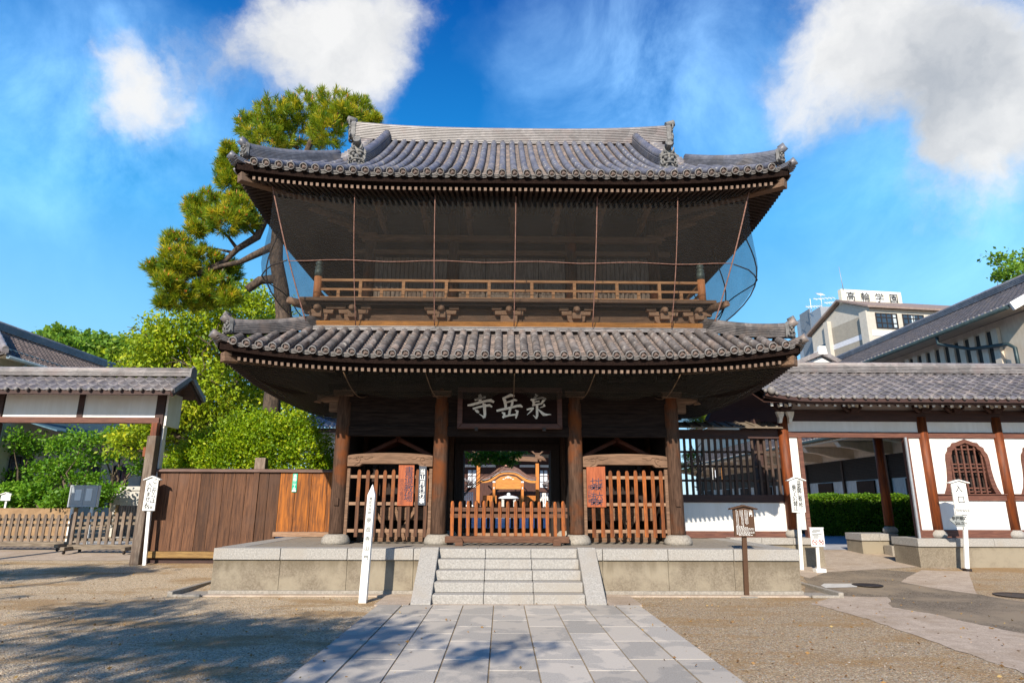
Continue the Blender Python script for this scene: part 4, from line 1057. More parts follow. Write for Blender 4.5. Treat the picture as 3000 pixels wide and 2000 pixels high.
mb = MB(); mb.box(-5.72, 5.72, PY0 - .015, PY0 + .06, 0, .088); mb.box(-5.72, -5.64, PY0 + .07, PY1, 0, .088); mb.box(5.64, 5.72, PY0 + .07, PY1, 0, .088); obj('plinth', mb, 'stone_base', plat)
def slabs(x0, x1, y0, y1, nx, ny, z0, z1, gap=.008, stag=0.0):
    mb = MB(); var = []
    for i in range(nx):
        xa, xb = x0 + (x1 - x0) * i / nx, x0 + (x1 - x0) * (i + 1) / nx
        off = (i % 2) * stag
        ys = [y0] + [y0 + (y1 - y0) * (j + off) / ny for j in range(0 if off else 1, ny)] + [y1]
        for a, b_ in zip(ys[:-1], ys[1:]):
            if b_ - a < .05: continue
            n0 = len(mb.v); mb.box(xa + gap, xb - gap, a + gap, b_ - gap, z0, z1); var += [random.random()] * (len(mb.v) - n0)
    mb.var = var; return mb
mb = slabs(-5.27, 5.27, PY0 + .425, PY1, 9, 6, .80, .853, .004)
obj('floor_slab', mb, 'stone_slab', plat)
# central walkway slabs set into the floor
steps = thing('stone_steps', 'flight of five pale granite steps up to the gate platform', 'steps', (0, 12.3, 0))
SX = 1.335
rise = .857 / 5
for i in range(5):
    y0 = 11.76 + .28 * i; z1 = rise * (i + 1)
    ed = [-SX, -.44, .44, SX]
    mb = MB()
    for a, b_ in zip(ed[:-1], ed[1:]): mb.box(a + .004, b_ - .004, y0, (y0 + .29 if i < 4 else PY0 - .032), z1 - rise + (.002 if i else 0), z1 - (.0 if i < 4 else -.003))
    obj('step', mb, 'stone', steps, bevel=.010)
for sx in (-1, 1):
    poly = [(11.60, 0), (11.60, .05), (PY0 - .12, .885), (PY0 + .10, .885), (PY0 + .10, .862), (PY0 - .035, .862), (PY0 - .035, 0)]
    xa, xb = sorted((sx * (SX + .006), sx * (SX + .35))); mb = MB(); mb.prism(poly, 'x', xa, xb); obj('side_slab', mb, 'stone', steps, bevel=.012)

# ================================================================ PICKET FENCES OF THE GATE
def picket_mesh(w, t, z0, z1, x=0.0, y=0.0):
    mb = MB(); mb.prism([(x - w / 2, z0), (x + w / 2, z0), (x + w / 2, z1 - .045), (x + w * .28, z1), (x - w * .28, z1), (x - w / 2, z1 - .045)], 'y', y - t / 2, y + t / 2); return mb
def bay_fence(sx):
    lab = 'brown and orange picket screen between columns in the left bay' if sx < 0 else 'orange picket screen with thin rails in the right bay'
    f = thing('picket_screen', lab, 'fence', (sx * 2.62, FY, FLOOR))
    xa, xb = sorted((sx * 3.56, sx * 1.69))
    for (z, n) in ((2.28, 0), (1.70, 0), (1.13, 0)):
        mb = MB(); mb.box(xa, xb, FY - .015, FY + .035, z - .035, z + .035); obj('rail', mb, 'wood_tan', f, bevel=.005)
    for x in (xa + .025, xb - .025):
        mb = MB(); mb.box(x - .035, x + .035, FY - .04, FY + .06, FLOOR, 2.46); obj('frame_post', mb, 'wood_carve', f, bevel=.008)
    pxs = (1050, 1076, 1101, 1126, 1151, 1174, 1198, 1222, 1248) if sx < 0 else (1737, 1763, 1789, 1813, 1838, 1863, 1888, 1913, 1937)
    first = None
    for i, px in enumerate(pxs):
        x = PX(px, 1450, FY); tilt = (i - 4) * .000
        if first is None: first = obj('picket', picket_mesh(.078, .035, 1.00, 2.43, x, FY - .036), 'picket' if sx > 0 else 'picket_brown', f, bevel=.005); x_first = x
        else: dup_part(first, f, (x - x_first, 0, random.uniform(-.012, .012)))
    if sx < 0:
        for k, ch in enumerate(f.children):
            if ch.name.startswith('picket') and k % 3 == 1 and ch != first: pass
    return f
bay_fence(-1); bay_fence(1)
def barrier(y, lab, mat, z0, top):
    f = thing('picket_barrier', lab, 'barrier', (0, y, FLOOR))
    for z in (1.585, 1.455):
        mb = MB(); mb.box(-1.24, 1.28, y - .01, y + .045, z - .042, z + .042); obj('rail', mb, 'rail_brown', f, bevel=.006)
    mb = MB(); mb.box(-1.33, 1.31, y - .06, y + .06, FLOOR + .05, FLOOR + .185); obj('bottom_beam', mb, 'rail_brown', f, bevel=.012)
    for x in (-1.02, 1.03):
        mb = MB(); mb.prism([(x - .08, FLOOR), (x + .08, FLOOR), (x + .08, FLOOR + .10), (x + .045, FLOOR + .15), (x - .045, FLOOR + .15), (x - .08, FLOOR + .10)], 'y', y - .22, y - .063); obj('foot', mb, 'rail_brown', f, bevel=.008)
    first = None
    for i in range(15):
        x = -1.19 + i * .1695
        if first is None: first = obj('picket', picket_mesh(.072, .03, FLOOR + .187, top, x, y - .027), mat, f, bevel=.005)
        else: dup_part(first, f, (i * .1695, 0, random.uniform(-.008, .008)))
    return f
barrier(14.05, 'low orange picket barrier across the central doorway in full sun', 'picket', 0, 1.76)
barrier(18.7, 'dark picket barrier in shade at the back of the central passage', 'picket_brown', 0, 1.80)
# shaded timber stands and small roofed shrines in the side bays
M['shrine_red'] = pm('shrine_red_timber', (.13, .038, .02), .7, (.07, .02, .012), None, 3)
for sx, lab in ((-1, 'small gabled shrine in the dark left bay behind brown pickets'), (1, 'small gabled shrine in the dark right bay behind orange pickets')):
    s_ = thing('roofed_shrine', lab, 'shrine', (sx * 2.62, 15.9, FLOOR)); cx = sx * 2.62
    for s2 in (-1, 1): mb = MB(); mb.bar((cx + s2 * .02, 15.25, 3.175), (cx + s2 * .85, 15.25, 2.78), .07, .09, (0, 1, 0)); obj('gable_board', mb, 'shrine_red', s_)
    mb = MB()
    for s2 in (-1, 1): mb.add([(cx, 15.24, 3.25), (cx, 16.35, 3.25), (cx + s2 * .9, 16.35, 2.81), (cx + s2 * .9, 15.24, 2.81), (cx, 15.24, 3.21), (cx, 16.35, 3.21), (cx + s2 * .9, 16.35, 2.77), (cx + s2 * .9, 15.24, 2.77)], [(0, 1, 2, 3), (7, 6, 5, 4), (0, 3, 7, 4), (2, 1, 5, 6), (3, 2, 6, 7)])
    obj('roof', mb, 'shrine_red', s_)
    mb = MB(); mb.box(cx - .05, cx + .05, 15.2, 15.3, 3.2, 3.36); obj('finial', mb, 'shrine_red', s_)
    mb = MB()
    for dx in (-.55, .55): mb.box(cx + dx - .05, cx + dx + .05, 15.4, 15.5, 1.75, 2.9)
    mb.box(cx - .55, cx + .55, 15.9, 16.2, 1.75, 2.75); obj('body', mb, 'interior', s_)
    mb = MB(); mb.box(cx - .88, cx + .88, 15.35, 15.43, 1.33, 1.62); mb.box(cx - .88, cx + .88, 15.44, 16.3, 1.56, 1.62); obj('base_shelf', mb, 'wood_carve', s_, bevel=.01)
    for dx in (-.5, 0, .5):
        mb = MB(); mb.bar((cx + dx, 15.30, 1.62), (cx + dx * .6 + (.25 if dx <= 0 else -.25), 15.24, .90), .07, .07, (0, 1, 0)); obj('brace', mb, 'wood_carve', s_)
    mb = MB(); mb.box(cx - .86, cx + .86, 15.3, 15.6, FLOOR, FLOOR + .22); obj('base_beam', mb, 'wood_carve', s_, bevel=.01)

# ================================================================ HANGING BOARDS ON THE SCREENS
by = FY - .075
def board(px0, px1, py0, py1, y, mat, name, label, cat='sign', t=.025):
    x0, x1 = PX(px0, (py0 + py1) / 2, y), PX(px1, (py0 + py1) / 2, y); z1, z0 = PZ((px0 + px1) / 2, py0, y), PZ((px0 + px1) / 2, py1, y)
    th = thing(name, label, cat, ((x0 + x1) / 2, y, z0))
    mb = MB(); mb.box(x0, x1, y - t / 2, y + t / 2, z0, z1); obj('board', mb, mat, th, bevel=.004)
    return th, x0, x1, z0, z1
th, x0, x1, z0, z1 = board(1166, 1212, 1363, 1482, by, 'sign_red', 'hanging_board', 'wide red-brown board with dark brush characters hung on the left picket screen')
h = z1 - z0; yy = by - .0145
obj('lettering', column_text('書道教場', .21, x0 + (x1 - x0) * .68, yy, z1 - .05, h * .215, bold=.0, depth=.002), 'ink_blue', th)
obj('lettering', column_text('泉岳寺書道会', .10, x0 + (x1 - x0) * .24, yy, z1 - .30, .092, depth=.002), 'ink_faint', th)
th, x0, x1, z0, z1 = board(1226, 1248, 1364, 1480, by, 'sign_dark', 'hanging_board', 'narrow slate-coloured board with white characters hung on the left picket screen')
obj('lettering', column_text('当山月例行事', .125, (x0 + x1) / 2, yy, z1 - .08, .125, bold=.015, depth=.002), 'white', th)
th, x0, x1, z0, z1 = board(1719, 1774, 1365, 1484, by, 'sign_red', 'hanging_board', 'square red-brown board with opening hours hung on the right picket screen')
w = x1 - x0
obj('lettering', column_text('七時', .155, x0 + w * .66, yy, z1 - .27, .135, bold=.015, depth=.002), 'ink_blue', th)
obj('lettering', column_text('六時', .155, x0 + w * .66, yy, z1 - .59, .135, bold=.015, depth=.002), 'ink_blue', th)
obj('lettering', column_text('七時', .155, x0 + w * .36, yy, z1 - .27, .135, bold=.015, depth=.002), 'ink_blue', th)
obj('lettering', column_text('五時', .155, x0 + w * .36, yy, z1 - .59, .135, bold=.015, depth=.002), 'ink_blue', th)
mb = MB()
for q in (.66, .36): mb.box(x0 + w * q - .006, x0 + w * q + .006, yy - .002, yy + .002, z1 - .58, z1 - .545)
obj('lettering', mb, 'ink_blue', th)
obj('lettering', column_text('当山執事', .09, x0 + w * .14, yy, z1 - .40, .10, depth=.002), 'ink_blue', th)

# ================================================================ FREE-STANDING SIGNS
def gpost(px, py): return PG(px, py)
# tall white post
b = gpost(1064, 1766); th = thing('marker_post', 'tall square white post with a pointed top and vertical characters before the steps', 'post', b)
pz = PZ(1076, 1418, b.y); w = .083
mb = MB(); mb.box(b.x - w, b.x + w, b.y - w, b.y + w, 0, pz - .20)
mb.add([(b.x - w, b.y - w, pz - .20), (b.x + w, b.y - w, pz - .20), (b.x + w, b.y + w, pz - .20), (b.x - w, b.y + w, pz - .20), (b.x, b.y, pz)], [(0, 1, 4), (1, 2, 4), (2, 3, 4), (3, 0, 4)])
mb.v = [(x_ + (z_ / pz) * .055, y_, z_) for (x_, y_, z_) in mb.v]
mb.v = [(b.x + (x_ - b.x - z_ / pz * .055) * .8 + z_ / pz * .055, b.y + (y_ - b.y) * .8, z_) for (x_, y_, z_) in mb.v]
obj('shaft', mb, 'white', th, bevel=.004)
yf = b.y - w * .8 - .0015
def lean(mbx): mbx.v = [(x_ + (z_ / pz) * .055, y_, z_) for (x_, y_, z_) in mbx.v]; return mbx
mb = MB(); mb.box(b.x - .05, b.x + .05, yf - .001, yf + .004, pz - 1.42, pz - .21); obj('face_panel', lean(mb), pm('pale_panel_paint', (.66, .66, .63), .5, (.6, .6, .57), None, 6, bmp=0), th)
obj('lettering', lean(column_text('港区文化財', .055, b.x, yf - .003, pz - .24, .062, depth=.001)), 'black', th)
obj('lettering', lean(column_text('泉岳寺山門', .088, b.x, yf - .003, pz - .57, .162, depth=.001)), 'black', th)

def roofed_board(base, x0, x1, z0, z1, y, mat, th, peak=.07, over=.06, roof_mat=None, rt=.025):
    cx = (x0 + x1) / 2; mb = MB()
    mb.prism([(x0, z0), (x1, z0), (x1, z1), (cx, z1 + peak), (x0, z1)], 'y', y - .02, y + .02); obj('board', mb, mat, th, bevel=.003)
    mb = MB(); sl = peak / (cx - x0)
    a = (x0 - over, z1 - over * sl); c_ = (x1 + over, z1 - over * sl)
    mb.prism([(a[0], a[1] + .004), (cx, z1 + peak + .004), (c_[0], c_[1] + .004), (c_[0], c_[1] + .004 + rt), (cx, z1 + peak + .008 + rt), (a[0], a[1] + .004 + rt)], 'y', y - .07, y + .06)
    obj('cap_roof', mb, roof_mat or mat, th, bevel=.003)
# exit sign
b = gpost(420, 1660); th = thing('notice_sign', 'white roofed notice sign on a pole with the word Exit', 'sign', b)
y = b.y; zb, zt = PZ(437, 1499, y), PZ(445, 1408, y); xc = PX(441, 1455, y); hw = .155
mb = MB(); mb.bar((b.x, y + .045, b.z), (xc - .015, y + .045, zb + .1), .085, .05, (0, 1, 0)); obj('pole', mb, 'white', th, bevel=.004)
roofed_board(b, xc - hw, xc + hw, zb, zt, y, 'white', th, .065, .06)
k = dict(bold=.018, depth=.001); hh = zt - zb
obj('lettering', column_text('ここからは', .135, xc + .075, y - .022, zt + .01, hh * .158, **k), 'black', th)
obj('lettering', column_text('入れません', .135, xc - .055, y - .022, zt - .07, hh * .158, **k), 'black', th)
obj('lettering', glyphs('Exit', .14, (xc, y - .022, zb + .085), bold=.012, depth=.001), 'black', th)
# keep-out sign at right
b = V3((PX(2349, 1640, 16.35), 16.35, zg(16.35))); th = thing('notice_sign', 'white roofed notice sign with two columns of characters beside the driveway', 'sign', b)
y = b.y; zb, zt = PZ(2340, 1497, y), PZ(2332, 1403, y); xc = PX(2335, 1450, y); hw = .17
mb = MB(); mb.bar((b.x, y + .045, b.z), (xc + .01, y + .045, zb + .1), .085, .05, (0, 1, 0)); obj('pole', mb, 'white', th, bevel=.004)
roofed_board(b, xc - hw, xc + hw, zb, zt, y, 'white', th, .065, .07); hh = zt - zb
obj('lettering', column_text('当寺関係者以外', .125, xc + .06, y - .022, zt - .01, hh * .125, **k), 'black', th)
obj('lettering', column_text('乗り入れ禁止', .125, xc - .07, y - .022, zt - .13, hh * .13, **k), 'black', th)
# small prohibition notice
b = gpost(2402, 1672); th = thing('notice_board', 'small white board with two red prohibition symbols on a footed pole', 'sign', b)
y = b.y; xc = PX(2394, 1570, y); zb, zt = PZ(2394, 1597, y), PZ(2394, 1543, y); hw = .165
mb = MB(); mb.box(b.x - .12, b.x + .12, y - .10, y + .10, b.z, b.z + .085); obj('foot', mb, 'white', th, bevel=.006)
mb = MB(); mb.bar((b.x, y + .04, b.z + .086), (xc, y + .04, zb + .1), .07, .045, (0, 1, 0)); obj('pole', mb, 'white', th, bevel=.004)
mb = MB(); mb.box(xc - hw, xc + hw, y - .015, y + .015, zb, zt); mb.box(xc - hw - .01, xc + hw + .01, y - .025, y + .025, zt + .001, zt + .018); obj('board', mb, 'white', th, bevel=.003)
mb = MB(); hh = zt - zb
for i, (a, c_) in enumerate(((.2, .8), (.12, .75), (.12, .5), (.12, .85), (.12, .6), (.2, .8), (.15, .55))):
    z = zt - hh * (.10 + .066 * i + (.03 if i > 2 else 0)); mb.box(xc - hw + 2 * hw * a, xc - hw + 2 * hw * c_, y - .0175, y - .0155, z - .007, z + .007)
obj('lettering', mb, 'black', th)
for sx in (-1, 1):
    c0 = V3((xc + sx * .08, y - .0165, zb + hh * .24)); r = .06; mb = MB()
    mb.tube([c0 + V3((r * math.cos(a), 0, r * math.sin(a))) for a in lin(0, 2 * math.pi, 25)], .0075, 6, caps=False)
    mb.bar(c0 + V3((-r * .7, -.006, r * .7)), c0 + V3((r * .7, -.006, -r * .7)), .006, .011, (0, 0, 1))
    obj('prohibition_ring', mb, 'red', th)
    mb = MB()
    if sx < 0:
        mb.bar(c0 + V3((-.035, .0, .0)), c0 + V3((.032, .0, 0)), .004, .011); mb.tube([c0 + V3((.034, 0, .008)), c0 + V3((.04, 0, .02)), c0 + V3((.03, 0, .032))], .003, 5)
    else:
        mb.bar(c0 + V3((-.028, 0, .006)), c0 + V3((.022, 0, .006)), .004, .02); mb.ball(c0 + V3((.03, 0, .022)), .014, .002, .011, 8, 4)
        for dx in (-.025, -.012, .008, .02): mb.bar(c0 + V3((dx, 0, 0)), c0 + V3((dx, 0, -.03)), .004, .006)
        mb.bar(c0 + V3((-.028, 0, .012)), c0 + V3((-.042, 0, .03)), .004, .006)
    obj('symbol', mb, 'black', th)
# brown information board
b = gpost(2191, 1741); b.y = 12.80; b.z = 0; b.x = PX(2191, 1741, 12.8)
th = thing('information_board', 'brown roofed information board with white lines of text before the platform', 'sign', b)
y = b.y; xc = PX(2179, 1525, y); zb, zt = PZ(2179, 1568, y), PZ(2179, 1488, y); hw = .205
mb = MB(); mb.bar((b.x, y + .05, 0), (xc + .005, y + .05, zb + .1), .085, .06, (0, 1, 0)); obj('pole', mb, 'sign_brown', th, bevel=.004)
mb = MB(); mb.box(b.x - .16, b.x + .16, y - .08, y + .14, 0, .02); obj('foot', mb, 'concrete_w', th)
roofed_board(b, xc - hw, xc + hw, zb, zt, y, 'sign_brown', th, .05, .065); hh = zt - zb
obj('lettering', column_text('山門', .07, xc + hw * .68, y - .022, zt - .02, .062, bold=.02, depth=.001), 'white', th)
mb = MB()
for (q, a, c_) in ((.36, .05, .50), (.24, .04, .54), (.12, .04, .46), (-.10, .04, .56), (-.22, .05, .55), (-.34, .05, .22), (-.56, .08, .55), (-.70, .03, .54)):
    x = xc + hw * q; z = zt - hh * a
    while z > zt - hh * c_ - .02:
        mb.box(x - .0065, x + .0065, y - .0235, y - .0215, z - .012, z); z -= .0235
for i, (a, c_) in enumerate(((-.8, .0), (-.8, .3), (-.8, .88), (-.8, .88), (-.8, .35), (-.8, .9), (-.8, .9), (-.8, .5), (-.6, .7))):
    x = xc + hw * a; z = zt - hh * (.625 + .041 * i)
    while x < xc + hw * c_:
        l_ = random.uniform(.02, .045); mb.box(x, min(x + l_, xc + hw * c_), y - .0235, y - .0215, z - .006, z + .003); x += l_ + .012
obj('lettering', mb, 'white', th)
# entrance sign with arrow board
b = gpost(2838, 1668); th = thing('entrance_sign', 'tall white roofed sign with the word Entrance on a pole', 'sign', b)
y = b.y; xc = PX(2818, 1450, y); xt = PX(2803, 1418, y); zb, zt = PZ(2815, 1502, y), PZ(2803, 1409, y); hw = .185
mb = MB(); mb.bar((b.x, y + .045, b.z + .06), (xc + .03, y + .045, zb + .1), .10, .05, (0, 1, 0)); obj('pole', mb, 'white', th, bevel=.004)
mb = MB(); mb.box(b.x - .07, b.x + .07, y - .03, y + .11, b.z, b.z + .06); obj('foot', mb, 'metal_dark', th)
roofed_board(b, xt - hw + .03, xt + hw + .03, zb, zt, y, 'white', th, .05, .075); hh = zt - zb; xt += .03
obj('lettering', glyphs('入', .20, (xt - .02, y - .022, zt - hh * .20), bold=.008, depth=.001), 'black', th)
obj('lettering', glyphs('口', .20, (xt + .0, y - .022, zt - hh * .545), bold=.008, depth=.001), 'black', th)
obj('lettering', glyphs('Entrance', .095, (xt, y - .022, zt - hh * .87), bold=.01, depth=.001), 'black', th)
ax0, ax1 = PX(2776, 1520, y), PX(2818, 1520, y); az1, az0 = PZ(2800, 1503, y), PZ(2800, 1537, y)
th = thing('arrow_board', 'grey arrow-shaped board pointing left below the entrance sign', 'sign', (ax0, y - .05, az0))
mb = MB(); zc = (az0 + az1) / 2 + .02; mb.prism([(ax0, zc), (ax0 + .15, az1), (ax1, az1), (ax1, az0), (ax0 + .18, az0)], 'y', y - .075, y - .05); obj('board', mb, 'grey_sign', th, bevel=.003)
obj('lettering', glyphs('参拝順路', .098, ((ax0 + ax1) / 2 + .07, y - .0775, az0 + (az1 - az0) * .69), bold=.02, depth=.001), 'black', th)
obj('lettering', glyphs('This Way', .08, ((ax0 + ax1) / 2 + .09, y - .0775, az0 + (az1 - az0) * .33), bold=.012, depth=.001), 'black', th)
mb = MB(); mb.bar((ax0 + .14, y - .0775, az0 + .055), (ax1 - .01, y - .0775, az0 + .055), .002, .014); mb.bar((ax0 + .14, y - .0775, az0 + .055), (ax0 + .18, y - .0775, az0 + .09), .002, .014); obj('lettering', mb, 'black', th)
# ================================================================ GROUND
mb = MB()
gx = [-160, -80, -40, -24, -16, -10, -6, -3, 0, 3, 6, 10, 16, 24, 40, 80, 160]
gy = [-60, -30, -10, 0, 4, 8, 11, 13, 15, 17, 19, 22, 26, 32, 40, 47, 60, 90, 150, 300]
mb.grid(lambda x, y: (x, y, zg(y)), gx, gy)
struct('ground', mb, 'gravel')
def patch(name, pts, mat, dz, sub=True, **k):
    """flat polygon laid on the ground; pts are (x, y)"""
    bm = bmesh.new(); vsx = [bm.verts.new((x, y, 0)) for (x, y) in pts]; f = bm.faces.new(vsx)
    for yy in (13, 15, 17, 19, 22, 26, 32, 40, 47):
        g = bm.verts[:] + bm.edges[:] + bm.faces[:]
        bmesh.ops.bisect_plane(bm, geom=g, plane_co=(0, yy, 0), plane_no=(0, 1, 0))
    bmesh.ops.triangulate(bm, faces=[f for f in bm.faces if len(f.verts) > 4])
    mb = MB(); bm.verts.index_update()
    mb.add([(v.co.x, v.co.y, zg(v.co.y) + dz) for v in bm.verts], [tuple(v.index for v in f.verts) for f in bm.faces]); bm.free()
    return struct(name, mb, mat, **k)
def rough(pts, amp=.08, n=5, seed=1):
    r = random.Random(seed); out = []
    for i, p in enumerate(pts):
        q = pts[(i + 1) % len(pts)]
        for j in range(n):
            t = j / n; out.append((p[0] + (q[0] - p[0]) * t + (r.uniform(-amp, amp) if j else 0), p[1] + (q[1] - p[1]) * t + (r.uniform(-amp, amp) if j else 0)))
    return out
def gp(*px): return [(PG(a, b).x, PG(a, b).y) for (a, b) in px]
patch('road', [(-40, 17.85), (-8.4, 17.75), (-7.6, 18.4), (-7.2, 26), (-40, 26)], 'concrete', .006)
patch('driveway', gp((2372, 1690), (2420, 1672), (2700, 1655), (2785, 1663)) + [(11.6, 19), (11.6, 21.5), (7.4, 25), (6.0, 23)], 'concrete', .0045)
patch('asphalt_patch', rough(gp((2362, 1745), (2362, 1668), (2560, 1662), (2690, 1672), (2840, 1730), (3020, 1760), (3020, 1905), (2850, 1850), (2650, 1790), (2560, 1755)), .05, 6, 3), 'asphalt', .003)
patch('concrete_strip', rough(gp((2375, 1765), (2460, 1742), (2600, 1745), (2615, 1775), (2740, 1795), (2850, 1820), (3030, 1858), (3030, 1975), (2880, 1925), (2700, 1862), (2560, 1815), (2440, 1780)), .035, 6, 5), 'concrete', .006)
patch('concrete_apron', rough(gp((2640, 1700), (2700, 1665), (2840, 1668), (2862, 1735), (2760, 1722)), .03, 4, 8), 'concrete', .0065)
patch('concrete_cover', gp((2405, 1712), (2415, 1706), (2510, 1706), (2512, 1716), (2420, 1719)), 'concrete_w', .010)
patch('courtyard', [(-14, 20.65), (14, 20.65), (14, 60), (-14, 60)], pm('courtyard_paving', (.42, .42, .43), .8, (.30, .30, .32), None, 3, (1, 1, 1), .1), .010)
# dark drain round the platform
mb = MB(); 
for sx in (-1, 1):
    xa, xb = sorted((sx * 5.74, sx * 6.25)); mb.box(xa, xb, 12.75, 17.0, .0, .018)
struct('drain_bed', mb, 'stone_base')
for sx in (-1, 1):
    mb = MB(); mb.box(*sorted((sx * 6.26, sx * 6.36)), 12.68, 17.0, 0, .10); mb.box(*sorted((sx * 5.75, sx * 6.255)), 12.66, 12.74, 0, .05); struct('drain_kerb', mb, 'stone_base', bevel=.01)
mb = MB(); mb.box(-5.72, -1.72, 12.72, 12.93, 0, .03); mb.box(1.72, 5.72, 12.72, 12.93, 0, .03); struct('kerb_strip', mb, 'concrete', bevel=.008)
# stone path to the steps
HW = 2.24
mb = MB(); mb.box(-HW - .01, HW + .01, -6, 11.585, .0, .020); struct('path_bed', mb, 'joint')
m1 = slabs(-HW, -HW + .42, -6, 11.58, 1, 18, .012, .034, .006); m2 = slabs(HW - .42, HW, -6, 11.58, 1, 18, .012, .034, .006)
m3 = slabs(-HW + .43, HW - .43, -6, 11.58, 7, 18, .012, .032, .008, stag=.5)
v = m1.var + m2.var + m3.var; m1.ext(m2); m1.ext(m3); m1.var = v
struct('path', m1, 'paving', bevel=.004)
mb = MB(); mb.box(-2.3, -1.72, 11.60, 12.70, .0, .03); mb.box(1.72, 2.3, 11.60, 12.70, .0, .03); mb.box(-1.33, 1.33, 11.59, 11.755, 0, .02); struct('path_edging', mb, 'concrete')
for (px, py, r, lab) in ((2542, 1711, .30, 'round dark manhole cover beside the pale concrete cover slab'), (2985, 1740, .42, 'round rusty manhole cover at the right edge of the asphalt')):
    c = PG(px, py); mb = MB(); mb.lathe([(r, .012), (r, .022), (r * .93, .024), (r * .92, .020), (r * .5, .021), (0, .021)], (c.x, c.y, zg(c.y)), 28)
    tag(obj('manhole_cover', mb, 'metal_dark'), lab, 'manhole cover', 'manhole covers in the right forecourt')
# loose stones on the gravel
def scatter_pebbles(n, mat, name):
    vv, ff = [], []
    base = np.array([(1, 0, 0), (0, 1, 0), (-1, 0, 0), (0, -1, 0), (0, 0, .7), (0, 0, -.7)])
    fc = np.array([(0, 1, 4), (1, 2, 4), (2, 3, 4), (3, 0, 4)])
    r_ = np.random.default_rng(3)
    y = 6.3 + (r_.random(n) ** 1.5) * 8.5
    x = (r_.random(n) - .5) * 2 * (y * .85 + .6)
    onp = (np.abs(x) > HW - .22) & (np.abs(x) <= HW + .03) & (r_.random(n) < .10)
    ok = ((np.abs(x) > HW + .03) | onp) & ~((np.abs(x) < 6.4) & (y > 12.6)) & ~((x > 5.6) & (y > 9.2))
    x, y = x[ok], y[ok]; n = len(x)
    s = r_.uniform(.004, .011, n) * (1 + (r_.random(n) > .95) * .8)
    a = r_.random(n) * 6.28; st = r_.uniform(.6, 1.0, (n, 3))
    b = base[None] * st[:, None, :] * s[:, None, None]
    ca, sa = np.cos(a)[:, None], np.sin(a)[:, None]
    X = b[:, :, 0] * ca - b[:, :, 1] * sa + x[:, None]; Y = b[:, :, 0] * sa + b[:, :, 1] * ca + y[:, None]
    Z = b[:, :, 2] + (0.045 * np.clip(y - 13, 0, 34) + np.where(np.abs(x) < HW + .03, .034, 0))[:, None] + s[:, None] * .25
    co = np.stack([X, Y, Z], -1).reshape(-1, 3); F = (fc[None] + (np.arange(n) * 6)[:, None, None]).reshape(-1, 3)
    me = bpy.data.meshes.new(name); me.from_pydata(co.tolist(), [], F.tolist())
    at = me.attributes.new('var', 'FLOAT', 'POINT'); at.data.foreach_set('value', np.repeat(r_.random(n), 6).astype(np.float32))
    me.materials.append(mat); o = bpy.data.objects.new(name, me); COL.objects.link(o); o['kind'] = 'stuff'; return o
def pebble_mat():
    m, nt, b, o = newmat('loose_stone')
    at = N(nt, 'ShaderNodeAttribute', attribute_name='var')
    cr = N(nt, 'ShaderNodeValToRGB', {'Fac': at.outputs['Fac']})
    el = cr.color_ramp.elements; el[0].color = (.14, .12, .10, 1); el[1].color = (.50, .47, .43, 1)
    for (p, c) in ((.3, (.24, .20, .16, 1)), (.55, (.32, .27, .22, 1)), (.72, (.40, .34, .26, 1)), (.86, (.36, .22, .13, 1))):
        e = el.new(p); e.color = c
    nt.links.new(cr.outputs[0], b.inputs['Base Color']); b.inputs['Roughness'].default_value = .85
    return m
scatter_pebbles(26000, pebble_mat(), 'gravel')

# ================================================================ SMALL-TILE ROOFS
def pantile(F, s0, s1, dlen, pitch=.27, course=.24, amp=.028, eave_balls=True, skew=False):
    """wavy interlocking tiles; F(s, d, h) -> point"""
    mb, eb = MB(), MB()
    ncol = max(1, int(round((s1 - s0) / pitch))); p = (s1 - s0) / ncol; nco = max(1, int(round(dlen / course))); c = dlen / nco
    qs = (0, .12, .3, .55, .8, 1.0); hs_ = (amp, .75 * amp, -.35 * amp, -.9 * amp, -.45 * amp, .55 * amp)
    for j in range(nco):
        d0, d1 = j * c, (j + 1) * c
        vv, ff = [], []
        for i in range(ncol):
            n0 = len(vv)
            for q, h in zip(qs, hs_):
                s = s0 + (i + q) * p
                vv += [F(s, d0 - .02 + .02 * (1 - q), h + .03), F(s, d1, h), F(s, d0 - .02 + .02 * (1 - q), h - .004)]
            for k in range(len(qs) - 1):
                a = n0 + 3 * k; ff += [(a, a + 3, a + 4, a + 1), (a + 2, a + 5, a + 3, a)]
        mb.add(vv, ff, False)
    if eave_balls:
        for i in range(ncol + 1):
            pt = F(s0 + i * p + .01, -.045, .012); eb.ball(pt, .052, .045, .052, 8, 6)
    return mb, eb

# ================================================================ LEFT SIDE GATE (white frieze under a small tiled roof)
WYN = 17.3
sg = thing('side_gate', 'roofed side gate with white plaster frieze and dark posts left of the fence', 'gate', (-9.2, WYN, zg(WYN)))
ex = -8.78; lx = -15.5
F1 = lambda s, d, h: (s, 16.5 + d, 4.58 + .60 * d + h)
t, e = pantile(F1, lx, ex, .80); rf = obj_multi('roof', [(t, 'tile_grey'), (e, 'tile_end')], sg)
F2 = lambda s, d, h: (s, 18.2 - d, 4.58 + .60 * d + h)
t, e = pantile(F2, lx, ex, .80); obj('roof_slope', t, 'tile', rf)
mb = MB(); mb.sweep([(lx, 17.35, 5.08), (ex + .02, 17.35, 5.08)], ridge_sec(.13, .15, 3)); mb.tube([(lx, 17.35, 5.25), (ex + .02, 17.35, 5.25)], .085, 10); obj('ridge', mb, 'tile_ridge', rf)
mb = MB(); mb.prism([(17.17, 5.04), (17.53, 5.04), (17.50, 5.28), (17.35, 5.38), (17.20, 5.28)], 'x', ex + .03, ex + .09); obj('ridge_ornament', mb, 'tile_orn', rf, bevel=.01)
mb = MB()
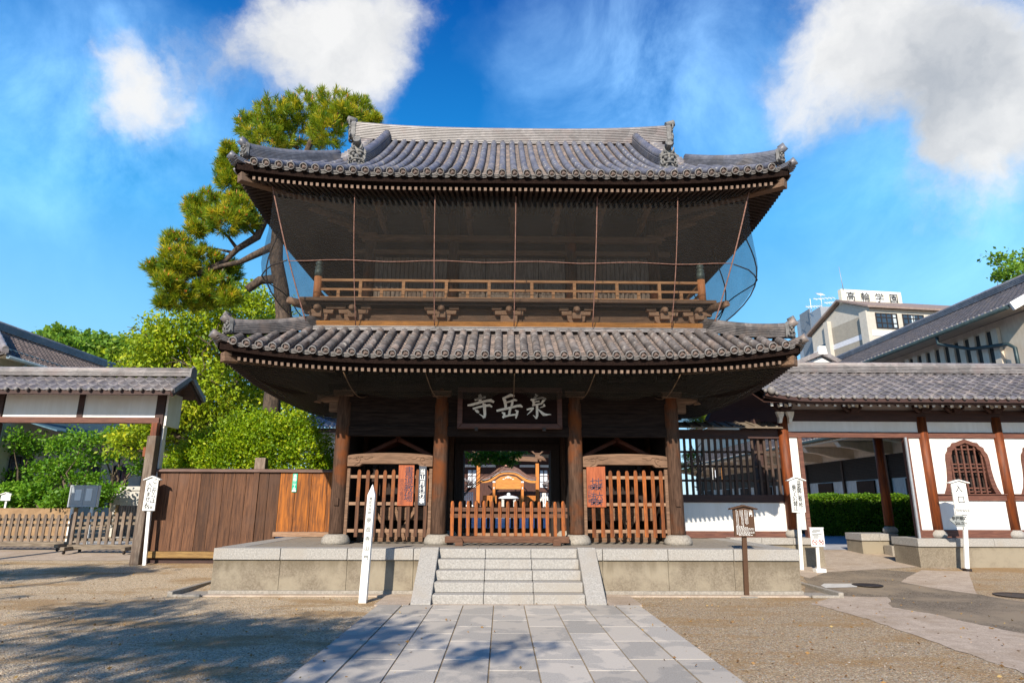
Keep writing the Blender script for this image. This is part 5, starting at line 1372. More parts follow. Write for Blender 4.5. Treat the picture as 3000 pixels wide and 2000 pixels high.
for (ya_, yb_) in ((16.46, 17.34), (18.24, 17.36)): mb.bar((ex + .03, ya_, 4.545), (ex + .03, yb_, 5.075), .09, .13)
obj('verge_tile', mb, 'tile', rf)
mb = MB()
for (ya, yb) in ((16.52, 17.35), (18.18, 17.35)): mb.bar((ex - .03, ya, 4.47), (ex - .03, yb, 4.97), .06, .16, (0, 0, 1))
mb.box(lx, ex - .06, 16.52, 16.60, 4.44, 4.56)
obj('barge_board', mb, 'wood_deep', rf)
mb = MB(); mb.add([(lx, 16.56, 4.55), (ex - .1, 16.56, 4.55), (ex - .1, 17.30, 4.93), (lx, 17.30, 4.93)], [(0, 1, 2, 3)]); mb.add([(lx, 18.15, 4.55), (ex - .1, 18.15, 4.55), (ex - .1, 17.40, 4.93), (lx, 17.40, 4.93)], [(0, 1, 2, 3)]); obj('eave_board', mb, 'wood_deep', rf)
xr = PX(470, 1200, WYN); xm = PX(238, 1200, WYN); xl = PX(2, 1200, WYN)
for a, b_ in ((xl + .1, xm - .08), (xm + .08, xr - .1), (lx, xl - .1)):
    mb = MB(); mb.box(a, b_, WYN - .03, WYN + .05, 3.93, 4.56); obj('frieze_panel', mb, 'plaster', sg)
for x in (xm, xl):
    mb = MB(); mb.box(x - .075, x + .075, WYN - .06, WYN + .06, 3.93, 4.56); obj('stud', mb, 'wood_deep', sg)
mb = MB(); mb.box(lx, xr + .05, WYN - .11, WYN + .07, 3.775, 3.93); obj('lintel_beam', mb, 'wood_redh', sg, bevel=.008)
mb = MB(); mb.box(xr - .10, xr + .13, WYN - .07, WYN + .15, zg(WYN), 4.60); obj('post', mb, 'wood_deep', sg, bevel=.01)
mb = MB(); mb.box(xr + .14, xr + .20, WYN - .02, 18.0, 3.72, 4.62); obj('end_panel', mb, 'plaster', sg)
mb = MB(); mb.box(xr + .13, xr + .17, WYN - .02, WYN + .14, .2, 3.71); obj('white_strip', mb, 'plaster', sg)
mb = MB(); mb.box(xr - .06, xr + .10, WYN - .25, WYN - .075, zg(WYN), 3.77); obj('door_post', mb, 'wood_red', sg, bevel=.008)
mb = MB(); mb.box(xl - .14, xl + .06, WYN - .1, WYN + .1, zg(WYN), 3.77); obj('post', mb, 'wood_deep', sg, bevel=.01)
xp = PX(423, 1450, 17.0)
mb = MB(); mb.box(xp - .115, xp + .115, 16.95, 17.18, zg(17.0), 3.42); sp_ = obj('stay_post', mb, 'wood_grey', sg, bevel=.012)
mb = MB(); mb.box(xp - .18, xr + .06, 17.0, 17.06, 2.92, 3.08); mb.box(xp - .20, xp - .12, 16.985, 17.08, 2.88, 3.12); obj('tie_peg', mb, 'wood_red', sp_)

# ================================================================ PLANK FENCE
fe = thing('plank_fence', 'tall fence of brown upright planks turning orange beside the gate', 'fence', (-7.2, WYN, zg(WYN)))
fx0, fx1 = xr + .14, -3.93
TOP = 2.50; x_split = PX(815, 1480, WYN)
npl = 11; w_ = (x_split - fx0) / npl
for i in range(npl):
    mb = MB(); mb.box(fx0 + i * w_ + .004, fx0 + (i + 1) * w_ - .004, WYN - .018 - .004 * (i % 2), WYN + .018, .495, TOP); obj('plank', mb, 'plank', fe, bevel=.004)
npl = 5; w_ = (fx1 - x_split) / npl
for i in range(npl):
    mb = MB(); mb.box(x_split + i * w_ + .006, x_split + (i + 1) * w_ - .006, WYN - .03 - .006 * (i % 2), WYN + .018, .985, TOP)
    o = obj('plank', mb, 'plank_orange', fe, bevel=.004); o['label'] = 'orange plank beside the gate column'
mb = MB(); mb.prism([(WYN - .10, TOP), (WYN + .10, TOP), (WYN + .10, TOP + .05), (WYN, TOP + .085), (WYN - .10, TOP + .05)], 'x', fx0 - .1, fx1); obj('cap_rail', mb, 'plank_cap', fe, bevel=.004)
mb = MB(); mb.box(fx0 - .1, -5.9, WYN - .09, WYN + .06, .33, .49); obj('bottom_rail', mb, 'sill_ochre', fe, bevel=.01)
mb = MB(); mb.box(x_split - .05, fx1 - .15, WYN - .10, WYN + .06, .862, .98); obj('bottom_rail', mb, 'wood_tan', fe, bevel=.01)
mb = MB(); mb.box(fx0 - .1, -5.75, WYN + .02, WYN + .06, .15, .33); obj('gap_shade_board', mb, 'wood_deep', fe)  # dark board put in for the shade of the gap below the fence
px_ = PX(748, 1450, WYN); mb = MB(); mb.box(px_ - .07, px_ + .07, WYN - .055, WYN - .03, .34, TOP - .01); obj('batten', mb, 'plank', fe, bevel=.005)
mb = MB(); mb.box(px_ - .14, px_ + .14, WYN + .09, WYN + .33, .2, PZ(757, 1342, WYN)); obj('fence_post', mb, 'wood_grey', fe, bevel=.01)
th, x0, x1, z0, z1 = board(856, 870, 1389, 1443, WYN - .055, 'green', 'address_plate', 'narrow green plate with white vertical characters on the orange planks', 'plate', .012)
mb = column_text('高輪二丁目', .095, (x0 + x1) / 2, WYN - .0625, z1 - .02, .088, bold=.01, depth=.001); mb.box(x0 + .01, x1 - .01, WYN - .0632, WYN - .0615, z0 + .015, z0 + .045); obj('lettering', mb, 'white', th)

# ================================================================ ROLLING PICKET BARRIERS ON THE LEFT
def roller(px0, px1, y, lab, n, ytop, ybot):
    zb = zg(y); x0, x1 = PX(px0, 1560, y), PX(px1, 1560, y); zt = PZ(200, ytop, y)
    f = thing('rolling_barrier', lab, 'barrier', ((x0 + x1) / 2, y, zb), 'rolling picket barriers')
    for z in (zt - .16, zt - .32, zb + .38):
        mb = MB(); mb.box(x0, x1, y + .01, y + .06, z - .04, z + .04); obj('rail', mb, 'wood_greyh', f, bevel=.006)
    mb = MB(); mb.box(x0, x1, y - .08, y + .09, zb + .12, zb + .25); obj('bottom_beam', mb, 'wood_greyh', f, bevel=.01)
    for x in (x0 + .12, x1 - .12):
        mb = MB(); mb.box(x - .06, x + .06, y - .45, y + .42, zb + .10, zb + .20); ft = obj('foot', mb, 'wood_greyh', f, bevel=.01)
        mb = MB()
        for yy in (y - .36, y + .34): mb.lathe([(.05, -.02), (.05, .02)], (x, yy, zb + .052), 10, (1, 0, 0))
        obj('caster', mb, 'metal_dark', ft)
    first = None
    for i in range(n):
        x = x0 + .06 + (x1 - x0 - .12) * i / (n - 1)
        if first is None: first = obj('picket', picket_mesh(.085, .035, zb + .252, zt, x, y - .03), 'wood_grey', f, bevel=.005); xf = x
        else: dup_part(first, f, (x - xf, 0, random.uniform(-.015, .015)))
    return f
roller(-190, 212, 20.0, 'weathered rolling picket barrier at the left edge of the photo', 21, 1510, 0)
roller(208, 405, 19.3, 'weathered rolling picket barrier ending at the side gate post', 10, 1503, 0)
f = thing('small_fence', 'small grey slatted fence behind the rolling barrier', 'fence', (-12, 23, zg(23)))
x0, x1 = PX(348, 1500, 23.4), PX(430, 1500, 23.4); mb = MB()
for i in range(12): x = x0 + (x1 - x0) * i / 11; mb.box(x - .035, x + .035, 23.38, 23.42, zg(23) + .1, PZ(380, 1484, 23.4))
obj('slat_panel', mb, 'wood_grey', f); mb = MB(); mb.box(x0 - .1, x0 - .02, 23.33, 23.43, zg(23), PZ(380, 1482, 23.4)); obj('post', mb, 'sill_ochre', f)
# glazed notice case
y = 21.6; x0, x1 = PX(203, 1455, y), PX(285, 1455, y); z0, z1 = PZ(240, 1489, y), PZ(240, 1425, y)
th = thing('notice_case', 'glazed white notice case on two legs behind the rolling barriers', 'notice case', ((x0 + x1) / 2, y, zg(y)))
mb = MB(); mb.box(x0, x1, y, y + .14, z0, z1); obj('case', mb, 'white', th, bevel=.006)
mb = MB(); mb.box(x0 + .05, x1 - .05, y - .012, y - .004, z0 + .05, z1 - .05); obj('glass', mb, pm('notice_glass', (.32, .35, .38), .15, (.27, .30, .33), None, 3, bmp=0, spec=.7), th)
mb = MB(); xm_ = (x0 + x1) / 2; mb.box(xm_ - .012, xm_ + .012, y - .02, y - .013, z0 + .04, z1 - .04); mb.box(x0, x0 + .04, y - .03, y - .002, z0, z1); mb.box(x1 - .04, x1, y - .03, y - .002, z0, z1); mb.box(x0 + .041, x1 - .041, y - .03, y - .002, z1 - .04, z1); mb.box(x0 + .041, x1 - .041, y - .03, y - .002, z0, z0 + .04); obj('frame', mb, 'metal_grey', th)
mb = MB()
for (a, b_, c_, d_) in ((.2, .42, .2, .7), (.58, .8, .15, .72)): mb.box(x0 + (x1 - x0) * a, x0 + (x1 - x0) * b_, y - .0165, y - .0135, z1 - (z1 - z0) * d_, z1 - (z1 - z0) * c_)
obj('paper', mb, 'white', th)
for x in (x0 + .12, x1 - .15):
    mb = MB(); mb.box(x - .035, x + .035, y + .03, y + .10, zg(y), z0 - .001); obj('leg', mb, 'white', th)
y = 23.5; xc = PX(17, 1460, y); th = thing('small_sign', 'tiny white roofed sign among the shrubs at the left edge', 'sign', (xc, y, zg(y)))
mb = MB(); mb.box(xc - .03, xc + .03, y + .03, y + .08, zg(y), 1.9); obj('pole', mb, 'white', th)
roofed_board(None, xc - .17, xc + .17, PZ(17, 1471, y), PZ(17, 1454, y), y, 'white', th, .06, .05)
y = 24.2; x0, x1 = PX(330, 1450, y), PX(415, 1450, y); th = thing('stone_wall', 'low white rendered wall with a coping in dappled shade behind the side gate', 'wall', (x0, y, zg(y)))
mb = MB(); mb.box(x0, x1, y, y + .3, zg(y), PZ(370, 1440, y)); obj('wall', mb, 'concrete_w', th); mb = MB(); mb.box(x0 - .04, x1, y - .05, y + .36, PZ(370, 1440, y) + .001, PZ(370, 1428, y)); obj('coping', mb, 'concrete_w', th, bevel=.01)
y = 22.8; x0, x1 = -24, PX(215, 1500, y); mb = MB(); mb.box(x0, x1, y, y + .25, zg(y), PZ(100, 1493, y)); tag(obj('planter_wall', mb, pm('earth_wall', (.34, .22, .12), .9, (.24, .15, .08), None, 4), bevel=.01), 'low earth-coloured wall edging the shrub bed behind the rolling barriers', 'wall')

# ================================================================ LATTICE WALL (right of the gate)
lw = thing('lattice_wall', 'white wall with an open dark lattice window joined to the gate', 'wall', (6, WYN, .86))
lx0 = 3.93; cx1 = PX(2313, 1450, 17.2); lx1 = cx1 - .13
zz = lambda py: PZ(2150, py, WYN)
mb = MB(); mb.box(lx0, lx1, WYN - .05, WYN + .05, zz(1552), zz(1469)); obj('wall_panel', mb, 'plaster', lw)
mb = MB(); mb.box(lx0, lx1, WYN - .10, WYN + .08, .86, zz(1552)); obj('sill', mb, 'wood_redh', lw, bevel=.01)
mb = MB(); mb.box(lx0, lx1, WYN - .09, WYN + .09, zz(1469), zz(1446)); obj('middle_beam', mb, 'wood_deep', lw, bevel=.01)
mb = MB(); mb.box(lx0, lx1, WYN - .09, WYN + .09, zz(1283), zz(1257)); mb.box(lx0, lx1, WYN - .12, WYN - .095, zz(1283), zz(1277)); obj('head_beam', mb, 'wood_deep', lw, bevel=.01)
mb = MB(); mb.add([(lx0, WYN - .42, zz(1257) + .005), (lx1, WYN - .42, zz(1257) + .005), (lx1, WYN + .3, zz(1257) + .22), (lx0, WYN + .3, zz(1257) + .22), (lx0, WYN - .42, zz(1257) + .035), (lx1, WYN - .42, zz(1257) + .035), (lx1, WYN + .3, zz(1257) + .25), (lx0, WYN + .3, zz(1257) + .25)], [(3, 2, 1, 0), (4, 5, 6, 7), (0, 1, 5, 4), (1, 2, 6, 5), (2, 3, 7, 6), (3, 0, 4, 7)])
pr = obj('board_roof', mb, 'wood_greyh', lw)
mb = MB()
for x in lin(lx0 + .15, lx1 - .15, 12): mb.bar((x, WYN - .40, zz(1257) + .055), (x, WYN + .28, zz(1257) + .262), .05, .035)
obj('roof_batten', mb, 'wood_greyh', pr)
M['lattice'] = pm('lattice_timber', (.085, .052, .038), .75, (.05, .03, .022), None, 4, VG, .2)
nb_ = int((lx1 - lx0 - .1) / .168); first = None
for i in range(nb_ + 1):
    x = lx0 + .06 + i * .168
    mb = MB(); mb.box(x - .03, x + .03, WYN - .035, WYN + .025, zz(1446), zz(1283))
    if first is None: first = obj('lattice_bar', mb, 'lattice', lw)
    else: dup_part(first, lw, (i * .168, 0, 0))
for py in (1321, 1363, 1405):
    mb = MB(); mb.box(lx0, lx1, WYN + .027, WYN + .06, zz(py) - .03, zz(py) + .03); obj('lattice_rail', mb, 'lattice', lw)
px_ = PX(2224, 1350, WYN + .2); mb = MB(); mb.box(px_ - .1, px_ + .1, WYN + .1, WYN + .3, .3, 4.0); obj('post', mb, 'wood_deep', lw)
# ================================================================ CORRIDOR BUILDING
co = thing('corridor_building', 'white plaster corridor with red-brown columns and cusped windows under a tiled roof', 'building', (12, WYN, zg(WYN)))
EY, EZ, RYc, RZ = 16.0, PZ(2600, 1160, 16.0), 18.5, PZ(2600, 1088, 18.5)
sl = (RZ - EZ) / (RYc - EY)
xs0 = PX(2240, 1160, EY); xe = 17.5
F1 = lambda s, d, h: (s, EY + d, EZ + sl * d + h + .16 * max(0, (xs0 + 1.3 - s) / 1.3) ** 2 * max(0, 1 - d / 1.5))
t, e = pantile(F1, xs0, xe, RYc - EY, .285, .245, .03); rf = obj_multi('roof', [(t, 'tile_grey'), (e, 'tile_end')], co)
F2 = lambda s, d, h: (s, 2 * RYc - EY - d, EZ + sl * d + h)
t, e = pantile(F2, xs0, xe, RYc - EY, .285, .5, .03, False); obj('roof_slope', t, 'tile', rf)
mb = MB(); mb.sweep([(xs0 + .05, RYc, RZ - .02), (xe, RYc, RZ - .02)], ridge_sec(.15, .22, 5)); mb.tube([(xs0 + .05, RYc, RZ + .23), (xe, RYc, RZ + .23)], .085, 10); obj('ridge', mb, 'tile_ridge', rf)
mb = MB(); mb.sweep([(xs0 + .06, EY + d, EZ + sl * d + .02 + .16 * max(0, 1 - d / 1.5)) for d in lin(.02, RYc - EY, 8)], [(-.10, 0), (.10, 0), (.10, .10), (0, .16), (-.10, .10)]); obj('verge_tile', mb, 'tile', rf)
mb = MB(); mb.ball((xs0 + .16, EY - .06, EZ + .16), .105, .08, .105, 12, 8); obj('corner_tile', mb, 'tile_end', rf)
mb = MB()
pts = [(s, EY + .05, EZ - .10 + .16 * max(0, (xs0 + 1.3 - s) / 1.3) ** 2) for s in lin(xs0 + .02, xe, 40)]
mb.sweep(pts, [(-.03, -.02), (.05, -.02), (.05, .07), (-.03, .07)]); mb.sweep([(p[0], p[1] + .10, p[2] - .06) for p in pts], [(-.03, .0), (.05, .0), (.05, .06), (-.03, .06)])
obj('eave_fascia', mb, 'wood_deep', rf)
mb = MB(); mb.add([(xs0, EY + .1, EZ - .13), (xe, EY + .1, EZ - .13), (xe, RYc, RZ - .18), (xs0, RYc, RZ - .18)], [(0, 1, 2, 3)]); mb.add([(xs0, 2 * RYc - EY - .1, EZ - .13), (xe, 2 * RYc - EY - .1, EZ - .13), (xe, RYc, RZ - .181), (xs0, RYc, RZ - .181)], [(3, 2, 1, 0)]); obj('soffit', mb, 'wood_deep', rf)
fr = None; rstep = .236
for i in range(int((xe - xs0 - .3) / rstep)):
    x = xs0 + .25 + i * rstep
    if fr is None:
        mb = MB(); mb.bar((x, EY + .22, EZ - .15), (x, EY + 1.5, EZ - .15 + 1.28 * sl), .06, .08); fr = obj('rafter', mb, 'wood_deep', rf)
        mb = MB(); mb.box(x - .033, x + .033, EY + .205, EY + .218, EZ - .205, EZ - .115); fe_ = obj('rafter_end', mb, 'white', rf)
    else: dup_part(fr, rf, (i * rstep, 0, 0)); dup_part(fe_, rf, (i * rstep, 0, 0))
zc = lambda py: PZ(2800, py, 17.2)
cols = [cx1, PX(2722, 1400, 17.2), PX(2944, 1400, 17.2), PX(3167, 1400, 17.2), PX(3390, 1400, 17.2)]
CB = .88
def lotus(x, y, z): 
    m = MB(); m.lathe([(.16, 0), (.20, .03), (.215, .09), (.19, .15), (.145, .185), (.14, .20), (0, .20)], (x, y, z), 20); return m
for i, x in enumerate(cols):
    mb = MB(); mb.lathe([(.138, CB + .20), (.138, 4.05)], (x, 17.2, 0), 20); c = obj('column', mb, 'wood_red', co); obj('base_stone', lotus(x, 17.2, CB), 'stone', c)
mb = MB(); mb.box(cx1 + .1, xe, 17.14, 17.28, zc(1232), zc(1199)); obj('frieze_beam', mb, 'wood_deep', co, bevel=.01)
mb = MB(); mb.box(cx1 + .1, xe, 17.20, 17.26, zc(1199), zc(1165)); obj('bracket_plaster', mb, pm('shade_toned_plaster', (.46, .41, .41), .9, (.42, .375, .375), None, 2, bmp=0), co)  # plaster below the eave has its shade painted in as grey-mauve
mb = MB(); mb.box(cx1 + .05, xe, 17.1, 17.3, zc(1165), zc(1157)); obj('wall_plate', mb, 'wood_deep', co)
for a, b_ in zip(cols[:-1], cols[1:]):
    mb = MB(); mb.box(a + .12, b_ - .12, 17.17, 17.25, zc(1262), zc(1232)); obj('frieze_panel', mb, 'plaster', co)
mb = MB(); mb.box(cx1 + .1, xe, 17.12, 17.27, zc(1279), zc(1266)); mb.box(cx1 + .1, xe, 17.15, 17.24, zc(1266), zc(1262)); obj('lintel_beam', mb, 'wood_redh', co, bevel=.008)
# bracket sets
for px in (2293, 2499, 2706, 2799, 2916, 3030, 3140):
    x = PX(px, 1190, 16.9); mb = MB()
    for s2 in (-1, 1):
        mb.tube([(x + s2 * .02, 16.98, zc(1203)), (x + s2 * .14, 16.98, zc(1202)), (x + s2 * .22, 16.98, zc(1195)), (x + s2 * .25, 16.98, zc(1187))], .055, 8)
    mb.box(x - .09, x + .09, 16.85, 17.15, zc(1208), zc(1196))
    br = obj('bracket', mb, 'wood_deep', co)
    for s2 in (-1, 1): mb = MB(); mb.prism([(x + s2 * .05, zc(1197)), (x + s2 * .13, zc(1196)), (x + s2 * .15, zc(1186)), (x + s2 * .05, zc(1186))], 'y', 16.90, 16.92); obj('bracket_face', mb, 'ink_white', br)
for (px, w) in ((2283, -1), (2312, 1)):
    x = PX(px, 1225, 17.0); mb = MB(); mb.prism([(x - .10, zc(1207)), (x + .12, zc(1207)), (x + .10, zc(1218)), (x + .05, zc(1230)), (x + .03, zc(1240)), (x - .05, zc(1240)), (x - .04, zc(1225))], 'y', 16.93, 17.05); obj('carved_nosing', mb, 'ink_white', co, bevel=.01)
# walls with cusped windows
def cusp(cx, z0, z1, w, n=1.0):
    h = z1 - z0
    half = [(0.60 * w, 0.0), (.535 * w, .12 * h), (.495 * w, .28 * h), (.475 * w, .45 * h), (.47 * w, .62 * h), (.45 * w, .72 * h), (.40 * w, .78 * h), (.385 * w, .84 * h), (.31 * w, .875 * h), (.27 * w, .93 * h), (.17 * w, .945 * h), (.10 * w, .97 * h), (.0, 1.0 * h)]
    return [(cx + a, z0 + b) for (a, b) in half] + [(cx - a, z0 + b) for (a, b) in reversed(half[:-1])]
def ring_plate(outer, inner, y0, y1):
    """plate between two outlines of equal count (open at the bottom)"""
    mb = MB(); n = len(outer)
    mb.add([(p[0], y0, p[1]) for p in outer] + [(p[0], y0, p[1]) for p in inner] + [(p[0], y1, p[1]) for p in outer] + [(p[0], y1, p[1]) for p in inner],
           [(i, i + 1, n + i + 1, n + i) for i in range(n - 1)] + [(2 * n + i, 3 * n + i, 3 * n + i + 1, 2 * n + i + 1) for i in range(n - 1)] + [(n + i, n + i + 1, 3 * n + i + 1, 3 * n + i) for i in range(n - 1)] + [(i, 2 * n + i, 2 * n + i + 1, i + 1) for i in range(n - 1)]); return mb
for a, b_, wpx in ((cols[1], cols[2], 2835), (cols[2], cols[3], 3057), (cols[3], cols[4], 3280)):
    zl0, zl1 = zc(1461), zc(1441); wz1 = zc(1282); cxw = PX(wpx, 1380, 17.2)
    inner = cusp(cxw, zl1, wz1 - .10, 1.02); outer = cusp(cxw, zl1, wz1, 1.26)
    # plaster with the window cut out: strips from the outer window line to the wall edges
    o2 = outer; mb = MB(); n = len(o2); xa, xb, zt = a + .1, b_ - .1, zc(1279)
    yF, yB = 17.17, 17.26
    right, left = o2[:n // 2 + 1], o2[n // 2:]
    for j in range(len(right) - 1):
        p, q = right[j], right[j + 1]; mb.add([(p[0], yF, p[1]), (xb, yF, p[1]), (xb, yF, q[1]), (q[0], yF, q[1])], [(0, 1, 2, 3)])
        p, q = left[j], left[j + 1]; mb.add([(p[0], yF, p[1]), (xa, yF, p[1]), (xa, yF, q[1]), (q[0], yF, q[1])], [(3, 2, 1, 0)])
    zt0 = o2[n // 2][1]; mb.add([(xa, yF, zt0), (xb, yF, zt0), (xb, yF, zt), (xa, yF, zt)], [(0, 1, 2, 3)])
    obj('wall_panel', mb, 'plaster', co)
    wf = obj('cusped_window', ring_plate(outer, inner, 17.125, 17.24), 'wood_redh', co)
    g = MB(); zt = wz1 - .12
    for dx in lin(-.42, .42, 6):
        top = zt - .50 * (abs(dx) / .55) ** 2.2; g.box(cxw + dx - .02, cxw + dx + .02, 17.165, 17.195, zl1 + .01, top)
    for z, hw in ((zl1 + .06, .54), (zl1 + .15, .53), (zl1 + .58, .49), (zl1 + .68, .485), (zl1 + .78, .48), (zl1 + 1.18, .45), (zl1 + 1.28, .40)): g.box(cxw - hw, cxw + hw, 17.196, 17.215, z - .018, z + .018)
    obj('window_lattice', g, 'wood_redh', wf)
    g = MB(); g.box(cxw - .62, cxw + .62, 17.40, 17.42, zl1, wz1); obj('dark_backing', g, 'interior', wf)
    mb = MB(); mb.box(a + .1, b_ - .1, 17.12, 17.27, zl0, zl1 - .03); mb.box(a + .1, b_ - .1, 17.08, 17.27, zl1 - .027, zl1 - .001); obj('middle_rail', mb, 'wood_redh', co, bevel=.006)
    mb = MB(); mb.box(a + .1, b_ - .1, 17.17, 17.25, zc(1546), zl0); obj('lower_panel', mb, 'plaster', co)
    mb = MB(); mb.box(a + .1, b_ - .1, 17.12, 17.27, CB + .005, zc(1546)); obj('sill', mb, 'wood_redh', co, bevel=.008)
# entrance opening
xw0, xw1 = cx1 + .13, PX(2345, 1400, 17.2); mb = MB(); mb.box(xw0, xw1, 17.17, 17.25, CB + .2, zc(1279)); obj('wall_panel', mb, 'plaster', co)
mb = MB(); mb.box(xw1, xw1 + .10, 17.10, 17.28, CB - .3, zc(1279)); obj('jamb', mb, 'wood_redh', co, bevel=.006)
xj = PX(2672, 1400, 17.2); mb = MB(); mb.box(xj - .10, xj, 17.10, 17.28, CB, zc(1279)); obj('jamb', mb, 'wood_redh', co, bevel=.006)
mb = MB(); mb.box(xj, cols[1] - .12, 17.17, 17.25, CB + .2, zc(1279)); obj('wall_panel', mb, 'plaster', co)
mb = MB(); mb.box(xj + .01, cols[1] - .12, 17.12, 17.27, CB + .005, CB + .2); obj('sill', mb, 'wood_redh', co)
# rear wall / inner side, rear columns
for i, px in enumerate((2601, 2830)):
    x = PX(px, 1500, 20.0); mb = MB(); mb.lathe([(.138, CB + .22), (.138, 4.5)], (x, 20.0, 0), 18); c = obj('column', mb, 'wood_red', co); obj('base_stone', lotus(x, 20.0, CB), 'stone', c)
mb = MB(); mb.box(cx1 - .1, xe, 19.9, 20.1, 4.0, 4.25); obj('rear_beam', mb, 'wood_deep', co)
# stone bases
xb0 = PX(2776, 1600, 16.8)
mb = MB(); mb.box(xb0 - 0.75 + .02, xe, 16.85, 17.9, zg(16.8) - .1, CB - .20); b1 = obj('stone_base', mb, 'panel', co)
def caps(x0, x1, y0, y1, z0, z1, n):
    ed = lin(x0, x1, n + 1); mb = MB()
    for a, b_ in zip(ed[:-1], ed[1:]): mb.box(a + .004, b_ - .004, y0, y1, z0, z1)
    return mb
obj('base_edging', caps(xb0 - .75, xe, 16.80, 17.95, CB - .198, CB, 7), 'stone', b1, bevel=.008)
xl0, xl1 = 5.74, PX(2418, 1600, 16.9)
mb = MB(); mb.box(xl0, xl1 - .03, 16.93, 17.9, zg(16.9) - .1, CB - .16); b1 = obj('stone_base', mb, 'panel', co)
obj('base_edging', caps(xl0, xl1, 16.88, 17.95, CB - .158, CB + .0, 3), 'stone', b1, bevel=.008)
xi0, xi1 = PX(2522, 1570, 19.6), PX(2700, 1570, 19.6)
mb = MB(); mb.box(xi0 + .03, xi1, 19.63, 20.5, .2, CB - .2); b1 = obj('stone_base', mb, 'panel', co)
obj('base_edging', caps(xi0, PX(2632, 1570, 19.6), 19.58, 20.5, CB - .198, CB, 2), 'stone', b1, bevel=.008)
mb = MB(); mb.box(PX(2610, 1600, 19.2), xi1, 19.15, 19.57, .2, CB - .32); mb.box(PX(2640, 1600, 19.2), xi1, 18.7, 19.14, .2, CB - .45); obj('inner_step', mb, 'stone_base', b1, bevel=.01)
pb = PG(2694, 1645); pt = P(2655, 1277, 17.05)
mb = MB(); mb.bar((xj - .16, 17.02, zg(17)), (xj - .14, 17.02, zc(1279)), .05, .05, (0, 1, 0)); tag(obj('metal_door_rail', mb, 'metal_grey'), 'slim upright metal rail at the right side of the corridor entrance', 'rail')

# ================================================================ HEDGE
hx0, hx1 = PX(2365, 1500, 25.2), PX(2720, 1500, 25.2); hz1 = PZ(2500, 1446, 25.2)
hedge = thing('clipped_hedge', 'dense clipped green hedge beyond the corridor entrance', 'hedge', ((hx0 + hx1) / 2, 25.7, zg(25.7)))
mb = MB(); mb.box(hx0 + .15, hx1 - .1, 25.45, 26.7, zg(25) + .05, hz1 - .14); obj('light_block_core', mb, 'hedge_core', hedge)  # solid dark box added inside the leaves to block light

# ================================================================ LONG HALL running back on the right
lh = thing('long_hall', 'long cream hall with narrow slit openings and a grey tiled roof behind the corridor', 'building', (19, 21, 0))
ya, yb = 21.2, 62; 
ex_, ez_ = 18.0, 8.70; rx_, rz_ = 22.6, 11.12; s_ = (rz_ - ez_) / (rx_ - ex_); L_ = rx_ - ex_
F1 = lambda s, d, h: (ex_ + d, s, ez_ + s_ * d + h)
t, e = pantile(F1, ya, yb, L_, .30, .30, .035); rf = obj_multi('roof', [(t, 'tile'), (e, 'tile_end')], lh)
mb = MB(); mb.add([(rx_, ya, rz_), (rx_ + L_, ya, ez_), (rx_ + L_, yb, ez_), (rx_, yb, rz_)], [(0, 1, 2, 3)]); obj('roof_slope', mb, 'tile', rf)
mb = MB(); mb.sweep([(rx_, ya - .05, rz_ - .02), (rx_, yb, rz_ - .02)], ridge_sec(.2, .30, 4)); mb.tube([(rx_, ya - .05, rz_ + .3), (rx_, yb, rz_ + .3)], .10, 8); obj('ridge', mb, 'tile', rf)
mb = MB(); mb.tube([(ex_ - .08, ya + .1, ez_ - .12), (ex_ - .08, yb, ez_ - .12)], .085, 8); obj('gutter', mb, 'gutter', lh)
mb = MB(); mb.add([(ex_, ya + .1, ez_ - .10), (ex_, yb, ez_ - .10), (19, yb, ez_ - .05), (19, ya + .1, ez_ - .05)], [(0, 1, 2, 3)]); obj('soffit', mb, 'cream_dark', lh)
mb = MB()
mb.bar((ex_ - .02, ya, ez_ - .12), (rx_, ya, rz_ - .08), .10, .30); obj('barge_board', mb, 'plaster', lh)
mb = MB(); mb.add([(19, ya + .6, 0), (26, ya + .6, 0), (26, ya + .6, 9.2), (rx_, ya + .6, rz_ - .1), (19, ya + .6, 9.1)], [(0, 1, 2, 3, 4)]); mb.add([(19.01, ya + .6, 0), (19.01, yb, 0), (19.01, yb, 8.62), (19.01, ya + .6, 8.62)], [(3, 2, 1, 0)]); obj('wall', mb, 'hall_wall', lh)
mb = MB(); mb.add([(18.9, ya + .6, 5.9), (18.9, 23.0, 5.9), (18.9, 23.0, 8.62), (18.9, ya + .6, 8.62)], [(0, 1, 2, 3)]); mb.box(18.9, 19.0, ya + .6, 23.0, 5.9, 8.62)
first = None
for i in range(34):
    y = 23.55 + .60 * i
    pm_b = MB(); pm_b.box(18.86, 19.0, y - .40, y - .10, 6.1, 8.35)
    sb = MB(); sb.box(18.93, 19.0, y - .10, y + .18, 6.1, 8.30)
    if first is None: first = (obj('wall_pier', pm_b, 'hall_wall', lh), obj('slit_opening', sb, 'black', lh))
    else:
        for o in first: dup_part(o, lh, (0, .60 * i, 0))
mb = MB(); mb.tube([(ex_ - .02, 25.2, ez_ - .2), (ex_ - .02, 25.2, ez_ - .5), (18.55, 24.2, ez_ - .95), (18.75, 22.6, ez_ - 1.15), (18.78, 22.35, ez_ - 1.35), (18.78, 22.35, 6.0)], .07, 8); obj('downpipe', mb, 'gutter', lh)
